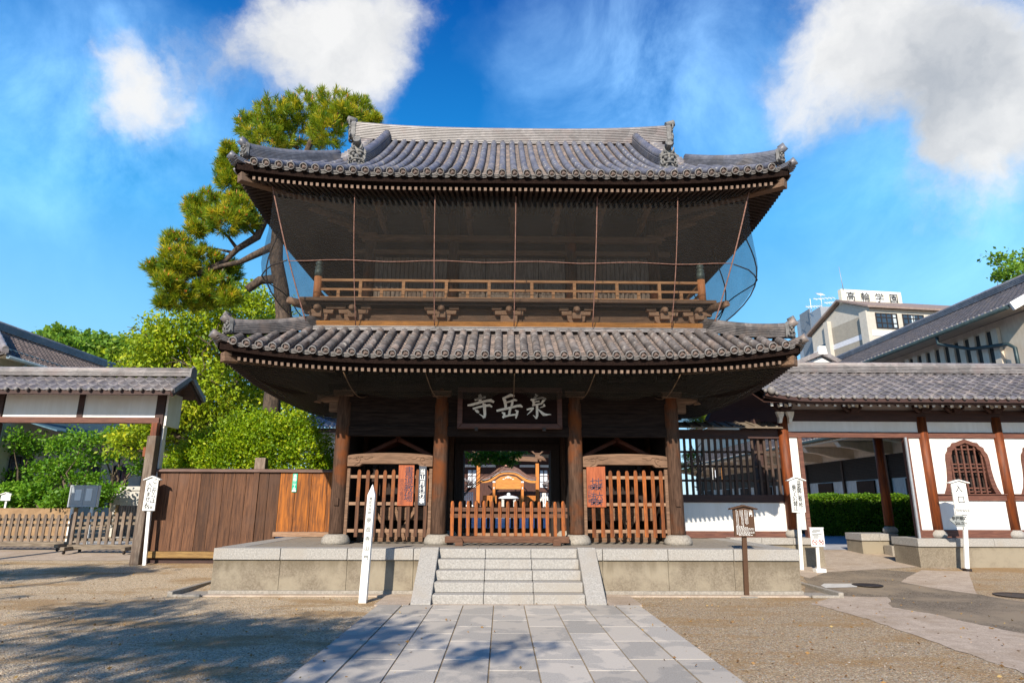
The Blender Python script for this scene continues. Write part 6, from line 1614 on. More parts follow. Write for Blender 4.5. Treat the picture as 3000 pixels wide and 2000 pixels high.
# veranda roof lower down
F3 = lambda s, d, h: (14.8 + d, s, 4.75 + .40 * d + h)
t, e = pantile(F3, 21.4, 58, 4.2, .30, .32, .035); vr = obj_multi('veranda_roof', [(t, 'tile'), (e, 'tile_end')], lh)
mb = MB(); mb.tube([(14.72, 21.4, 4.66), (14.72, 58, 4.66)], .07, 8); obj('veranda_gutter', mb, 'gutter', vr)
mb = MB(); mb.box(14.85, 19, 21.5, 58, 4.50, 4.56); obj('veranda_ceiling', mb, 'hall_wall', vr)
for i in range(11):
    y = 22.0 + 3.2 * i; mb = MB(); mb.prism([(14.95, 4.48), (17.4, 4.48), (17.4, 3.95), (16.4, 4.0), (15.6, 4.2), (15.1, 4.25)], 'y', y, y + .35); obj('bracket_beam', mb, 'hall_wall', vr)
mb = MB(); mb.box(17.4, 17.6, 21.5, 58, 3.95, 4.49); obj('upper_band', mb, 'hall_wall', vr)
mb = MB()
for k in range(14): mb.bar((17.36, 21.5, 2.95 + k * .072), (17.36, 58, 2.95 + k * .072), .05, .035)
mb.box(17.40, 17.55, 21.5, 58, 2.90, 3.94); obj('louvre_band', mb, 'black', lh)
mb = MB(); mb.box(17.42, 17.55, 21.5, 58, .3, 2.89); obj('lower_wall', mb, 'curtain', lh)
for i in range(9):
    y = 22.3 + 3.9 * i; mb = MB(); mb.box(17.33, 17.41, y, y + 1.5, .4, 2.85); obj('dark_door', mb, 'interior', lh)
    mb = MB(); mb.box(17.30, 17.40, y + 2.6, y + 2.75, .3, 3.9); obj('veranda_post', mb, 'metal_dark', lh)
for (px, py0, py1, mat, lab, Y) in ((2083, 1367, 1403, 'white', 'tall white banner with dark marks seen through the lattice', 30), (2097, 1374, 1396, 'shoji', 'short pale blue banner seen through the lattice', 30), (2116, 1366, 1403, 'orange_wood', 'tall orange banner seen through the lattice', 31)):
    x = PX(px, 1380, Y); z0, z1 = PZ(px, py1, Y), PZ(px, py0, Y); th = thing('banner', lab, 'banner', (x, Y, zg(Y)), 'upright banners beyond the lattice')
    mb = MB(); mb.tube([(x - .06, Y, zg(Y)), (x - .06, Y, z1 + .05)], .012, 6); obj('pole', mb, 'metal_dark', th)
    mb = MB(); mb.box(x - .05, x + .07, Y - .006, Y + .006, z0, z1); obj('cloth', mb, mat, th)

# ================================================================ SCHOOL BUILDING (far right)
sc0 = V3((36.6, 60.0, 0)); rd = V3((math.cos(R(7.5)), math.sin(R(7.5)), 0)); ld = V3((-math.sin(R(7.5)), math.cos(R(7.5)), 0))
sb_ = thing('school_building', 'tall beige building with a white band and a rooftop name sign', 'building', sc0)
def SB(a, b, z): return sc0 + rd * a + ld * b + V3((0, 0, z))
EV, PK, WD, LN = 20.9, 22.7, 9.6, 34
def sbox(mb, a0, a1, b0, b1, z0, z1):
    mb.add([SB(a, b, z) for z in (z0, z1) for (a, b) in ((a0, b0), (a1, b0), (a1, b1), (a0, b1))], [(0, 3, 2, 1), (4, 5, 6, 7), (0, 1, 5, 4), (1, 2, 6, 5), (2, 3, 7, 6), (3, 0, 4, 7)])
mb = MB()
mb.add([SB(a, b, z) for a in (0, LN) for (b, z) in ((0, 0), (0, EV), (WD * .42, PK), (WD, EV - .4), (WD, 0))], [(0, 1, 2, 3, 4), (9, 8, 7, 6, 5)] + [(i, 5 + i, 5 + (i + 1) % 5, (i + 1) % 5) for i in range(5)]); obj('wall', mb, 'school_wall', sb_)
mb = MB()
for (b0, z0, b1, z1) in ((-.5, EV - .1, WD * .42, PK + .12), (WD * .42, PK + .12, WD + .4, EV - .45)):
    mb.add([SB(a, b, z) for a in (-.5, LN) for (b, z) in ((b0, z0), (b1, z1), (b1, z1 + .22), (b0, z0 + .22))], [(0, 1, 2, 3), (7, 6, 5, 4), (0, 4, 5, 1), (1, 5, 6, 2), (2, 6, 7, 3), (3, 7, 4, 0)])
obj('roof', mb, pm('brown_metal_roof', (.28, .21, .18), .6, (.22, .165, .14), None, 3, bmp=0), sb_)
zb1, zb0 = 18.55, 18.0
mb = MB(); sbox(mb, -.04, LN, -.04, -.002, zb0, zb1); sbox(mb, -.04, -.002, 0, WD, zb0, zb1); obj('white_band', mb, 'band', sb_)
mb = MB(); sbox(mb, -.03, -.005, 1.1, WD * .62, zb1 + .05, PK - 2.3); sbox(mb, -.032, -.005, 1.1, WD * .62, 8, zb0 - .01); obj('painted_shade_sheet', mb, 'cream_dark', sb_)  # darker sheets paint the gable face's shade into the wall colour
mb = MB(); sbox(mb, -.45, -.0, -.02, 1.0, 2, EV - .3); sbox(mb, -.45, 0, WD * .63, WD * .70, 2, PK - 1.5); obj('pilaster', mb, 'school_wall', sb_)
for i in range(7):
    if i > 6: break
    for (z0, z1) in ((18.8, 20.4), (16.0, 17.6)):
        a0 = .55 + 3.0 * i; mb = MB(); sbox(mb, a0, a0 + 2.42, -.05, .05, z0, z1); wn_ = obj('window', mb, 'glass', sb_)
        mb = MB()
        for q in range(5): sbox(mb, a0 + q * .58, a0 + q * .58 + .08, -.10, -.052, z0, z1)
        for z in (z0, z0 + .5, z0 + 1.1, z1 - .09): sbox(mb, a0 + .1, a0 + 2.3, -.095, -.053, z, z + .08)
        obj('frame', mb, 'metal_dark', wn_)
        mb = MB(); sbox(mb, a0 + (1.95 if i % 2 == 0 else 1.0), a0 + (2.25 if i % 2 == 0 else 1.35), -.052, -.0505, z0 + .15, z1 - .15); obj('curtain', mb, 'curtain', wn_)
mb = MB(); sbox(mb, -.06, .05, WD * .72, WD * .86, 16.9, 19.0); obj('window', mb, 'glass', sb_)
mb = MB(); sbox(mb, -.3, -.15, .98, 1.1, 2, EV - .6); obj('downpipe', mb, 'white', sb_)
sgn = thing('rooftop_sign', 'cream rooftop sign with four dark characters on the beige building', 'sign', SB(0, WD * .42, PK))
yS = 63.6
s0x, s1x = PX(2463, 865, yS), PX(2655, 865, yS); sz0 = PZ(2560, 886, yS); sz1 = PZ(2560, 845, yS)
def SS(q, o, z): 
    p0 = V3((s0x, yS, 0)); d_ = rd * ((s1x - s0x) / rd.x); nrm = V3((rd.y, -rd.x, 0)); return p0 + d_ * q + nrm * o + V3((0, 0, z))
mb = MB(); mb.add([SS(q, o, z) for z in (sz0, sz1 + .05) for (q, o) in ((0, 0), (1, 0), (1, -.5), (0, -.5))], [(0, 3, 2, 1), (4, 5, 6, 7), (0, 1, 5, 4), (1, 2, 6, 5), (2, 3, 7, 6), (3, 0, 4, 7)]); obj('panel', mb, pm('cream_sign_paint', (.70, .66, .54), .7, (.64, .60, .49), None, 3, bmp=0), sgn)
hz = sz1 - sz0
for i, ch in enumerate('高輪学園'):
    q = .145 + .237 * i; mb = MB(); r_ = .062
    mb.add([SS(q + a, o, z) for o in (.03, .06) for (a, z) in ((-r_, sz0 + .13 * hz), (r_, sz0 + .13 * hz), (r_, sz1 - .08 * hz), (-r_, sz1 - .08 * hz))], [(0, 1, 2, 3), (7, 6, 5, 4), (0, 4, 5, 1), (1, 5, 6, 2), (2, 6, 7, 3), (3, 7, 4, 0)]); obj('white_panel', mb, 'white', sgn)
    g = glyphs(ch, hz * .68, (0, 0, 0), bold=.0, depth=.02)
    cpt = SS(q, .09, (sz0 + sz1) / 2 - hz * .02)
    g.v = [tuple(cpt + rd * p[0] + V3((rd.y, -rd.x, 0)) * (-p[1]) + V3((0, 0, p[2]))) for p in g.v]; obj('lettering', g, 'black', sgn)
pn = thing('roof_penthouse', 'blue-grey louvred equipment box on the roof behind the beige gable', 'equipment box', (PX(2415, 950, 68), 68, 15))
x0, x1 = PX(2405, 930, 68), PX(2475, 930, 68)
mb = MB(); mb.box(x0, x1 + 3, 68, 74, 12, PZ(2430, 895, 68)); obj('box', mb, 'metal_grey', pn)
mb = MB()
for k in range(16): mb.box(x0 + .1, x1 + 2.9, 67.9, 67.99, 16.5 + k * .33, 16.68 + k * .33)
obj('louvre', mb, 'metal_grey', pn)
mb = MB(); mb.box(PX(2368, 930, 71), x0 - .02, 70.5, 73, 12, PZ(2390, 905, 71)); obj('side_panel', mb, pm('dark_grey_metal', (.20, .23, .26), .6, (.17, .19, .22), None, 3, bmp=0), pn)
an = thing('roof_antenna', 'thin white television antennas above the rooftop equipment box', 'antenna', (PX(2400, 860, 69), 69, 20))
mb = MB(); ax = PX(2404, 880, 69); az = PZ(2404, 895, 69)
def rod(p, q, r=.035): mb.tube([p, q], r, 5)
rod((ax, 69, az), (ax, 69, PZ(2404, 856, 69))); rod((PX(2374, 900, 69), 69, PZ(2374, 910, 69)), (PX(2374, 900, 69), 69, PZ(2374, 872, 69)))
for (a, b_, py, dz) in ((2358, 2406, 896, -3), (2380, 2443, 873, -4), (2412, 2456, 884, -3), (2390, 2410, 858, 1)):
    p = V3((PX(a, py, 69), 69, PZ(a, py, 69))); q = V3((PX(b_, py, 69), 69, PZ(b_, py + dz, 69))); rod(p, q)
    for t in lin(.1, .95, 6): c = p + (q - p) * t; rod(c + V3((0, -.4, -.28)), c + V3((0, .4, .28)), .025)
obj('antenna_rods', mb, 'white', an)
mb = MB(); m0 = P(2468, 845, 63.6); mb.tube([m0, m0 + V3((-.15, 0, 2.6))], [.05, .02], 6); tag(obj('lightning_rod', mb, 'metal_grey'), 'thin upright lightning rod at the left end of the rooftop sign', 'rod')
# little white gable building
Yg = 40; gb = thing('gabled_outbuilding', 'small white gabled building peeking above the corridor roof', 'building', (PX(2395, 1060, Yg), Yg, 0))
xa, xm2, xb_ = PX(2335, 1063, Yg), PX(2408, 1028, Yg), PX(2465, 1063, Yg); zp, ze = PZ(2408, 1030, Yg), PZ(2335, 1062, Yg)
mb = MB(); mb.prism([(xa + .2, 1.2), (xb_ - .2, 1.2), (xb_ - .2, ze), (xm2, zp - .2), (xa + .2, ze)], 'y', Yg + .3, Yg + 8); obj('wall', mb, 'plaster', gb)
mb = MB(); mb.prism([(xa - .2, ze - .15), (xm2, zp - .12), (xb_ + .2, ze - .15), (xb_ + .2, ze + .15), (xm2, zp + .22), (xa - .2, ze + .15)], 'y', Yg, Yg + 8.2); gr_ = obj('roof', mb, 'tile_ridge', gb)
mb = MB(); mb.prism([(xm2 - .3, zp - .1), (xm2 + .3, zp - .1), (xm2 + .22, zp + .45), (xm2 - .22, zp + .45)], 'y', Yg - .05, Yg + .2); obj('ridge_ornament', mb, 'plaster', gr_)

# ================================================================ LEFT HOUSE running back
hl = thing('left_house', 'cream house with a hipped grey tile roof behind the side gate', 'house', (-20, 25, 0))
hx, hez, hrx, hrz = -19.0, 7.15, -22.5, 9.05; hs_l = (hrz - hez) / (hx - hrx); ha, hb = 23.6, 42.0
Lh = hx - hrx
F1 = lambda s, d, h: (hx - d, max(s, ha + d), hez + hs_l * d + h)
t, e = pantile(F1, ha, hb, Lh, .30, .30, .035); rf = obj_multi('roof', [(t, 'tile_pan'), (e, 'tile_warm')], hl)
F2 = lambda s, d, h: (min(max(s, hrx - Lh + d), hx - d), ha + d, hez + hs_l * d + h)
t, e = pantile(F2, hrx - Lh, hx, Lh, .30, .30, .035); obj('roof_slope', t, 'tile_warm', rf)
mb = MB(); mb.sweep([(hx, ha, hez + .04), (hrx, ha + Lh, hrz + .04)], [(-.11, 0), (.11, 0), (.11, .13), (0, .21), (-.11, .13)]); mb.tube([(hx - t_ * Lh, ha + t_ * Lh, hez + (hrz - hez) * t_ + .2) for t_ in lin(0, 1, 14)], [.10, .085] * 7, 8); obj('hip_ridge', mb, 'tile_ridge', rf)
mb = MB(); mb.sweep([(hrx, ha + Lh - .3, hrz), (hrx, hb, hrz)], ridge_sec(.19, .34, 5)); mb.tube([(hrx, ha + Lh - .3, hrz + .36), (hrx, hb, hrz + .36)], .09, 8); obj('ridge', mb, 'tile', rf)
mb = MB(); mb.tube([(hx + .07, ha + .1, hez - .10), (hx + .07, hb, hez - .10)], .075, 8); mb.tube([(hx + .02, ha + 1.2, hez - .14), (hx - .55, ha + 1.35, hez - .55), (hx - .62, ha + 1.4, 1.0)], .05, 8); obj('gutter', mb, pm('blue_grey_gutter', (.20, .27, .33), .4, (.16, .22, .27), None, 4, bmp=0), hl)
mb = MB(); mb.box(hrx - Lh + .9, hx - .7, ha + .7, hb, .3, hez + .45); obj('wall', mb, 'cream', hl)
mb = MB()
for k in range(5): mb.box(hx - .7, hx - .66 + .09 * (k % 2), ha + .7, hb, hez - .30 - .2 * k - .1, hez - .30 - .2 * k)
obj('eave_moulding', mb, 'cream', hl)
mb = MB(); mb.add([(hx, ha, hez - .06), (hx, hb, hez - .06), (hx - .8, hb, hez - .02), (hx - .8, ha + .7, hez - .02)], [(0, 1, 2, 3)]); obj('soffit', mb, 'cream', hl)
mb = MB(); mb.add([(hx - .68, 25.6, 4.95), (hx - .68, 40, 4.95), (hx + 1.1, 40, 4.45), (hx + 1.1, 25.6, 4.45), (hx - .68, 25.6, 5.0), (hx - .68, 40, 5.0), (hx + 1.1, 40, 4.5), (hx + 1.1, 25.6, 4.5)], [(3, 2, 1, 0), (4, 5, 6, 7), (2, 3, 7, 6), (1, 2, 6, 5), (3, 0, 4, 7)]); obj('awning', mb, 'blue_metal', hl)
for y in (25.8, 28.2, 30.4, 32.8, 35.4):
    mb = MB(); mb.box(hx - .72, hx - .62, y, y + 1.1, 1.6, 3.5); wn_ = obj('window', mb, 'glass', hl); mb = MB(); mb.box(hx - .615, hx - .59, y + .5, y + .58, 1.6, 3.5); mb.box(hx - .615, hx - .59, y - .06, y, 1.55, 3.55); mb.box(hx - .615, hx - .59, y + 1.1, y + 1.16, 1.55, 3.55); obj('frame', mb, 'metal_dark', wn_)
# white storehouse glimpsed between shrub and gate
Ys = 30; st_ = thing('white_storehouse', 'white walled storehouse with a tiled roof glimpsed left of the gate columns', 'building', (PX(950, 1300, Ys), Ys, zg(Ys)))
xa, xb_ = PX(893, 1300, Ys), -2.6; zE, zR = PZ(940, 1252, Ys - .8), PZ(940, 1216, Ys + 1.4)
mb = MB(); mb.box(xa + .15, xb_, Ys, Ys + 4, zg(Ys), zE + .05); obj('wall', mb, 'plaster', st_)
F1 = lambda s, d, h: (s, Ys - .8 + d, zE + (zR - zE) / 2.2 * d + h); t, e = pantile(F1, xa - .2, xb_, 2.2, .3, .3, .04); rf = obj_multi('roof', [(t, 'tile'), (e, 'tile_end')], st_)
mb = MB(); mb.sweep([(xa - .2, Ys + 1.4, zR), (xb_, Ys + 1.4, zR)], ridge_sec(.15, .25, 4)); obj('ridge', mb, 'tile_ridge', rf)
mb = MB(); mb.box(xa - .1, xb_, Ys - .7, Ys - .02, zE - .18, zE - .08); obj('eave_board', mb, 'wood_deep', rf)

# ================================================================ COURTYARD SEEN THROUGH THE GATE
YH = 49.0; mh = thing('main_hall', 'dark timber temple hall with white bands and paper windows at the end of the courtyard', 'hall', (0, YH, zg(YH)))
mb = MB(); mb.box(-12, 12, YH, YH + .4, zg(YH), 8.5); obj('wall', mb, pm('maroon_timber', (.10, .042, .032), .8, (.055, .024, .02), None, 2, VG, .2), mh)
mb = MB()
for (a, b_, ya_, yb_) in ((1330, 1394, 1368, 1361), (1408, 1452, 1368, 1361), (1522, 1566, 1368, 1361), (1582, 1660, 1368, 1361)): mb.box(PX(a, 1365, YH), PX(b_, 1365, YH), YH - .08, YH - .01, PZ(1500, ya_, YH), PZ(1500, yb_, YH))
obj('white_band', mb, 'plaster', mh)
mb = MB(); mb.box(-12, 12, YH - .06, YH - .01, PZ(1500, 1340, YH), PZ(1500, 1330, YH)); obj('grey_band', mb, 'cream_dark', mh)
mb = MB(); mb.box(-12, 12, YH - 3.0, YH - .1, PZ(1500, 1318, YH), PZ(1500, 1300, YH)); obj('eave', mb, 'wood_deep', mh)
for (a, b_) in ((1371, 1394), (1582, 1603)):
    z0, z1 = PZ(1500, 1427, YH), PZ(1500, 1377, YH); x0, x1 = PX(a, 1400, YH), PX(b_, 1400, YH)
    mb = MB(); mb.box(x0, x1, YH - .06, YH - .01, z0, z1); w_ = obj('paper_window', mb, 'shoji', mh)
    mb = MB(); mb.box((x0 + x1) / 2 - .03, (x0 + x1) / 2 + .03, YH - .10, YH - .062, z0, z1)
    for q in (1/3, 2/3): mb.box(x0, x1, YH - .09, YH - .065, z0 + (z1 - z0) * q - .02, z0 + (z1 - z0) * q + .02)
    obj('glazing_bar', mb, 'wood_deep', w_)
Yp = 45.0
for px in (1401, 1574):
    x = PX(px, 1420, Yp); mb = MB(); mb.box(x - .12, x + .12, Yp - .12, Yp + .12, zg(Yp), PZ(px, 1357, Yp)); obj('porch_post', mb, 'orange_post', mh, bevel=.02)
x0, x1 = PX(1401, 1345, Yp), PX(1574, 1345, Yp); mb = MB()
zt_, zb_ = PZ(1500, 1339, Yp), PZ(1500, 1352, Yp)
mb.prism([(x0 + (x1 - x0) * q, zb_ + .06 * math.sin(math.pi * q)) for q in lin(0, 1, 9)] + [(x0 + (x1 - x0) * q, zt_ + .09 * math.sin(math.pi * q)) for q in lin(1, 0, 9)], 'y', Yp - .16, Yp + .16); rb = obj('rainbow_beam', mb, 'wood_carve', mh)
for sx, xx in ((-1, x0), (1, x1)):
    mb = MB(); zc_ = (zt_ + zb_) / 2
    mb.tube([(xx, Yp - .1, zc_ + .1), (xx + sx * .25, Yp - .15, zc_ + .12), (xx + sx * .45, Yp - .15, zc_), (xx + sx * .62, Yp - .15, zc_ - .12)], [.16, .15, .12, .03], 8); mb.ball((xx + sx * .2, Yp - .2, zc_ - .08), .09); mb.ball((xx + sx * .38, Yp - .2, zc_ + .14), .07)
    mb.box(xx - .16, xx + .16, Yp - .16, Yp + .16, zt_, zt_ + .2); mb.tube([(xx - .5, Yp, zt_ + .55), (xx - .2, Yp, zt_ + .25), (xx + .2, Yp, zt_ + .25), (xx + .5, Yp, zt_ + .55)], .06, 6)
    obj('carved_nosing', mb, 'wood_carve', rb)
mb = MB(); mb.tube([(.15 - .42, Yp - .1, zt_ + .05), (.15 - .40, Yp - .1, zt_ + .35), (.15 - .25, Yp - .1, zt_ + .48), (.15 + .25, Yp - .1, zt_ + .48), (.15 + .40, Yp - .1, zt_ + .35), (.15 + .42, Yp - .1, zt_ + .05)], .035, 6); obj('strut_carving', mb, 'ink_white', rb)
# incense pavilion with an undulating gable
Yk = 41.5; kp = thing('incense_pavilion', 'golden timber pavilion with an undulating copper gable roof seen through the gate', 'pavilion', (PX(1489, 1450, Yk), Yk, zg(Yk)))
def kx(x): return PX(1330 + x * .1531, 1400, Yk)
def kz(y): return PZ(1489, 1300 + y * .1531, Yk)
up_ = [(500, 628), (590, 620), (680, 588), (760, 532), (840, 470), (920, 436), (1037, 424)]
lo_ = [(505, 690), (600, 688), (690, 660), (770, 610), (845, 560), (930, 535), (1037, 530)]
ba_ = [(525, 745), (620, 742), (710, 715), (790, 665), (860, 610), (940, 582), (1037, 574)]
mir = lambda l: [(2 * 1037 - x, y) for (x, y) in reversed(l[:-1])]
U, L2, B2 = up_ + mir(up_), lo_ + mir(lo_), ba_ + mir(ba_)
def strip(A, B, y0, y1):
    mb = MB(); n = len(A)
    mb.add([(kx(x), y0, kz(y)) for (x, y) in A] + [(kx(x), y0, kz(y)) for (x, y) in B] + [(kx(x), y1, kz(y)) for (x, y) in A] + [(kx(x), y1, kz(y)) for (x, y) in B],
           [(i, i + 1, n + i + 1, n + i) for i in range(n - 1)] + [(3 * n + i, 3 * n + i + 1, 2 * n + i + 1, 2 * n + i) for i in range(n - 1)] + [(2 * n + i, 2 * n + i + 1, i + 1, i) for i in range(n - 1)] + [(n + i, n + i + 1, 3 * n + i + 1, 3 * n + i) for i in range(n - 1)] + [(0, n, 3 * n, 2 * n), (n - 1, 3 * n - 1, 4 * n - 1, 2 * n - 1)], False); return mb
rf = obj('roof', strip(U, L2, Yk - .16, Yk + 2.2), 'copper', kp)
obj('barge_board', strip([(x, y + 6) for (x, y) in L2], B2, Yk - .12, Yk - .02), 'orange_wood', kp)
mb = MB(); mb.tube([(kx(x), Yk - .17, kz(y)) for (x, y) in L2], .018, 6); obj('edge_trim', mb, 'metal_grey', rf)
mb = MB(); mb.box(kx(955), kx(1125), Yk - .3, Yk + 2.25, kz(428), kz(404)); obj('ridge_cap', mb, pm('pink_copper', (.55, .28, .2), .5, (.45, .22, .16), None, 5, bmp=0), rf, bevel=.01)
mb = MB(); mb.box(kx(795), kx(1280), Yk - .05, Yk + .12, kz(862), kz(700)); mb.prism([(kx(795), kz(700)), (kx(1280), kz(700)), (kx(1190), kz(630)), (kx(1037), kz(600)), (kx(890), kz(630))], 'y', Yk - .05, Yk + .12); obj('gable_panel', mb, 'orange_wood', kp)
mb = MB(); mb.ball((kx(1037), Yk - .05, kz(640)), .13, .05, .07)
for sx in (-1, 1): mb.ball((kx(1037 + sx * 90), Yk - .02, kz(672)), .12, .04, .05); mb.ball((kx(1037 + sx * 50), Yk - .04, kz(650)), .06, .04, .05)
obj('gegyo_carving', mb, 'ink_white', kp)
for x in (765, 1308):
    mb = MB(); mb.box(kx(x - 24), kx(x + 24), Yk - .06, Yk + .08, zg(Yk), kz(715)); p_ = obj('post', mb, 'orange_post', kp)
    mb = MB(); mb.box(kx(x - 26), kx(x + 26), Yk - .09, Yk + .1, kz(740), kz(712)); mb.box(kx(x - 8), kx(x + 8), Yk - .075, Yk - .062, kz(862), kz(822)); obj('metal_fitting', mb, 'white', p_)
    mb = MB(); mb.box(kx(x - 24), kx(x + 24), Yk + 1.9, Yk + 2.0, zg(Yk), kz(690)); obj('post', mb, 'orange_post', kp)
x0, x1 = kx(815), kx(1225); mb = MB(); mb.box(x0, x1, Yk + 2.6, Yk + 3.2, zg(Yk), kz(950)); tag(obj('offering_box', mb, pm('maroon_lacquer', (.16, .035, .02), .5, (.12, .025, .015), None, 4), bevel=.02), 'dark red offering box behind the incense burner', 'box')
bx = kx(1028); Yb = 36.0; ib = thing('incense_burner', 'pale stone incense burner with a domed lid before the golden pavilion', 'incense burner', (bx, Yb, zg(Yb)))
def bz(y): return PZ(1488, 1300 + y * .1531, Yb)
mb = MB(); mb.lathe([(.56, bz(1045)), (.58, bz(1035)), (.46, bz(1005)), (.2, bz(985)), (0, bz(983))], (bx, Yb, 0), 16); obj('lid', mb, 'white', ib)
mb = MB(); mb.ball((bx, Yb, bz(965)), .11, .11, .10); obj('finial', mb, 'white', ib)
mb = MB()
for dx in (-.32, .32):
    for dy in (-.3, .3): mb.box(bx + dx - .07, bx + dx + .07, Yb + dy - .07, Yb + dy + .07, zg(Yb) + .5, bz(1046))
mb.box(bx - .5, bx + .5, Yb - .45, Yb + .45, zg(Yb), zg(Yb) + .5); obj('body', mb, 'concrete_w', ib)
def little_rail(px0, px1, Y, mat, lab, ytop, n):
    x0, x1 = PX(px0, 1470, Y), PX(px1, 1470, Y); zt = PZ(1488, ytop, Y); th = thing('courtyard_railing', lab, 'railing', ((x0 + x1) / 2, Y, zg(Y)))
    mb = MB()
    for x in lin(x0, x1, n): mb.box(x - .045, x + .045, Y - .03, Y + .03, zg(Y), zt)
    obj('bar_row', mb, mat, th)
    mb = MB()
    for z in (zt - .05, zt - .28, zt - .75): mb.box(x0, x1, Y + .035, Y + .08, z - .04, z + .04)
    obj('rail', mb, mat, th)
little_rail(1362, 1384, 43, 'white', 'white courtyard railing left of the golden pavilion', 1441, 5)
little_rail(1585, 1616, 43, 'white', 'white courtyard railing right of the golden pavilion', 1443, 6)
little_rail(1416, 1457, 46.5, 'orange_post', 'orange courtyard railing left behind the offering box', 1451, 10)
little_rail(1520, 1569, 46.5, 'orange_post', 'orange courtyard railing right behind the offering box', 1451, 12)
Yl = 33.5; xl_ = PX(1616.5, 1440, Yl); lt = thing('hanging_lantern', 'slender pale green lantern on a post at the right of the passage', 'lantern', (xl_, Yl, zg(Yl)))
mb = MB(); mb.lathe([(.07, PZ(1616, 1446, Yl)), (.09, PZ(1616, 1430, Yl)), (.08, PZ(1616, 1426, Yl))], (xl_, Yl, 0), 8); obj('lamp_body', mb, 'white', lt)
mb = MB(); mb.lathe([(.13, PZ(1616, 1426, Yl)), (.03, PZ(1616, 1420, Yl)), (0, PZ(1616, 1418, Yl))], (xl_, Yl, 0), 8); obj('cap', mb, 'metal_green', lt)
mb = MB(); mb.box(xl_ - .03, xl_ + .03, Yl - .03, Yl + .03, zg(Yl), PZ(1616, 1447, Yl)); obj('post', mb, 'white', lt)
for (sx, px0, px1, py0, py1, lab) in ((1, 1594, 1632, 1418, 1388, 'small tiled pavilion roof jutting in from the right of the passage'), (-1, 1382, 1345, 1416, 1392, 'small tiled pavilion roof jutting in from the left of the passage')):
    Yr = 41; th = thing('pavilion_roof', lab, 'pavilion', (PX(px0, 1400, Yr), Yr, zg(Yr)))
    a, b_ = PX(px0, py0, Yr), PX(px1, py1, Yr); za, zb2 = PZ(px0, py0, Yr), PZ(px1, py1, Yr)
    mb = MB()
    for k in range(6): mb.tube([(a, Yr + .28 * k, za), (a + (b_ - a) * .5, Yr + .28 * k, za + (zb2 - za) * .42), (b_ + sx * .8, Yr + .28 * k, zb2 + .5)], .09, 6)
    obj('roof', mb, 'tile_ridge', th)
    mb = MB(); mb.box(*sorted((a + sx * .1, b_ + sx * .8)), Yr, Yr + 1.5, za - .12, za - .02); obj('eave_beam', mb, 'wood_deep', th)
    mb = MB(); mb.box(*sorted((b_ + sx * .3, b_ + sx * .45)), Yr + .1, Yr + .25, zg(Yr), za - .12); obj('post', mb, 'wood_deep', th)
# ================================================================ TREES AND SHRUBS
def quads_obj(name, co, var, mat, parent):
    """co (n,4,3) numpy leaf quads in world space"""
    n = len(co); r = root_of(parent).location if parent is not None else V3((0, 0, 0))
    c = co.reshape(-1, 3) - np.array(r)[None]
    me = bpy.data.meshes.new(name); me.vertices.add(4 * n); me.loops.add(4 * n); me.polygons.add(n)
    me.vertices.foreach_set('co', c.astype(np.float32).ravel()); me.loops.foreach_set('vertex_index', np.arange(4 * n, dtype=np.int32))
    me.polygons.foreach_set('loop_start', np.arange(0, 4 * n, 4, dtype=np.int32)); me.polygons.foreach_set('loop_total', np.full(n, 4, dtype=np.int32))
    at = me.attributes.new('var', 'FLOAT', 'POINT'); at.data.foreach_set('value', np.repeat(np.clip(var, 0, 1), 4).astype(np.float32))
    me.update(); me.validate(); me.materials.append(M[mat])
    o = bpy.data.objects.new(name, me); COL.objects.link(o)
    if parent is not None: o.parent = parent
    return o
def unit(v): return v / np.maximum(np.linalg.norm(v, axis=-1, keepdims=True), 1e-6)
def leaf_quads(p, d, size, width):
    """leaves at p pointing along d"""
    n = len(p); a = rng.normal(size=(n, 3)); w = unit(np.cross(d, a)); s = size[:, None]
    nn = np.cross(d, w)
    mid = p + d * s * .5 + nn * s * .06
    return np.stack([p, mid + w * s * width, p + d * s, mid - w * s * width], 1)
def crown(blobs, n, size, width=.28, droop=.3, cluster=9, csize=.16, shell=.55, up=.2):
    """leaf clusters spread through ellipsoid blobs [(centre, (rx, ry, rz))]"""
    vol = np.array([b[1][0] * b[1][1] * b[1][2] for b in blobs]) ** (2 / 3); pr = vol / vol.sum()
    nc = n // cluster; pick = rng.choice(len(blobs), nc, p=pr)
    C = np.array([list(b[0]) for b in blobs])[pick]; Rr = np.array([b[1] for b in blobs])[pick]
    dirs = unit(rng.normal(size=(nc, 3))); rad = shell + (1.06 - shell) * rng.random(nc) ** .7
    lump = 1 + .16 * np.sin(dirs[:, 0] * 5 + C[:, 0] * 3) * np.cos(dirs[:, 2] * 6 + C[:, 2] * 2)
    pc = C + dirs * Rr * (rad * lump)[:, None]
    cvar = np.clip(.45 + .24 * rng.normal(size=nc), 0, 1)
    P_ = np.repeat(pc, cluster, 0) + rng.normal(size=(nc * cluster, 3)) * csize * np.array([1, 1, .6])
    D = unit(rng.normal(size=(nc * cluster, 3)) + np.repeat(dirs, cluster, 0) * .7 + np.array([0, 0, up - droop]))
    sz = size * rng.uniform(.65, 1.25, nc * cluster)
    var = np.repeat(cvar, cluster) + .12 * rng.normal(size=nc * cluster)
    return leaf_quads(P_, D, sz, width), var
def pxblob(px, py, rpx, Y, ry=1.0, flat=1.0, spread=1.0, jy=0.0):
    c = P(px, py, Y + jy); r = (P(px + rpx, py, Y + jy) - c).length
    return (c, (r, r * spread, r * ry))
def limb(mb, pts, r0, r1, n=8):
    m = len(pts); mb.tube(pts, [r0 + (r1 - r0) * i / (m - 1) for i in range(m)], n)
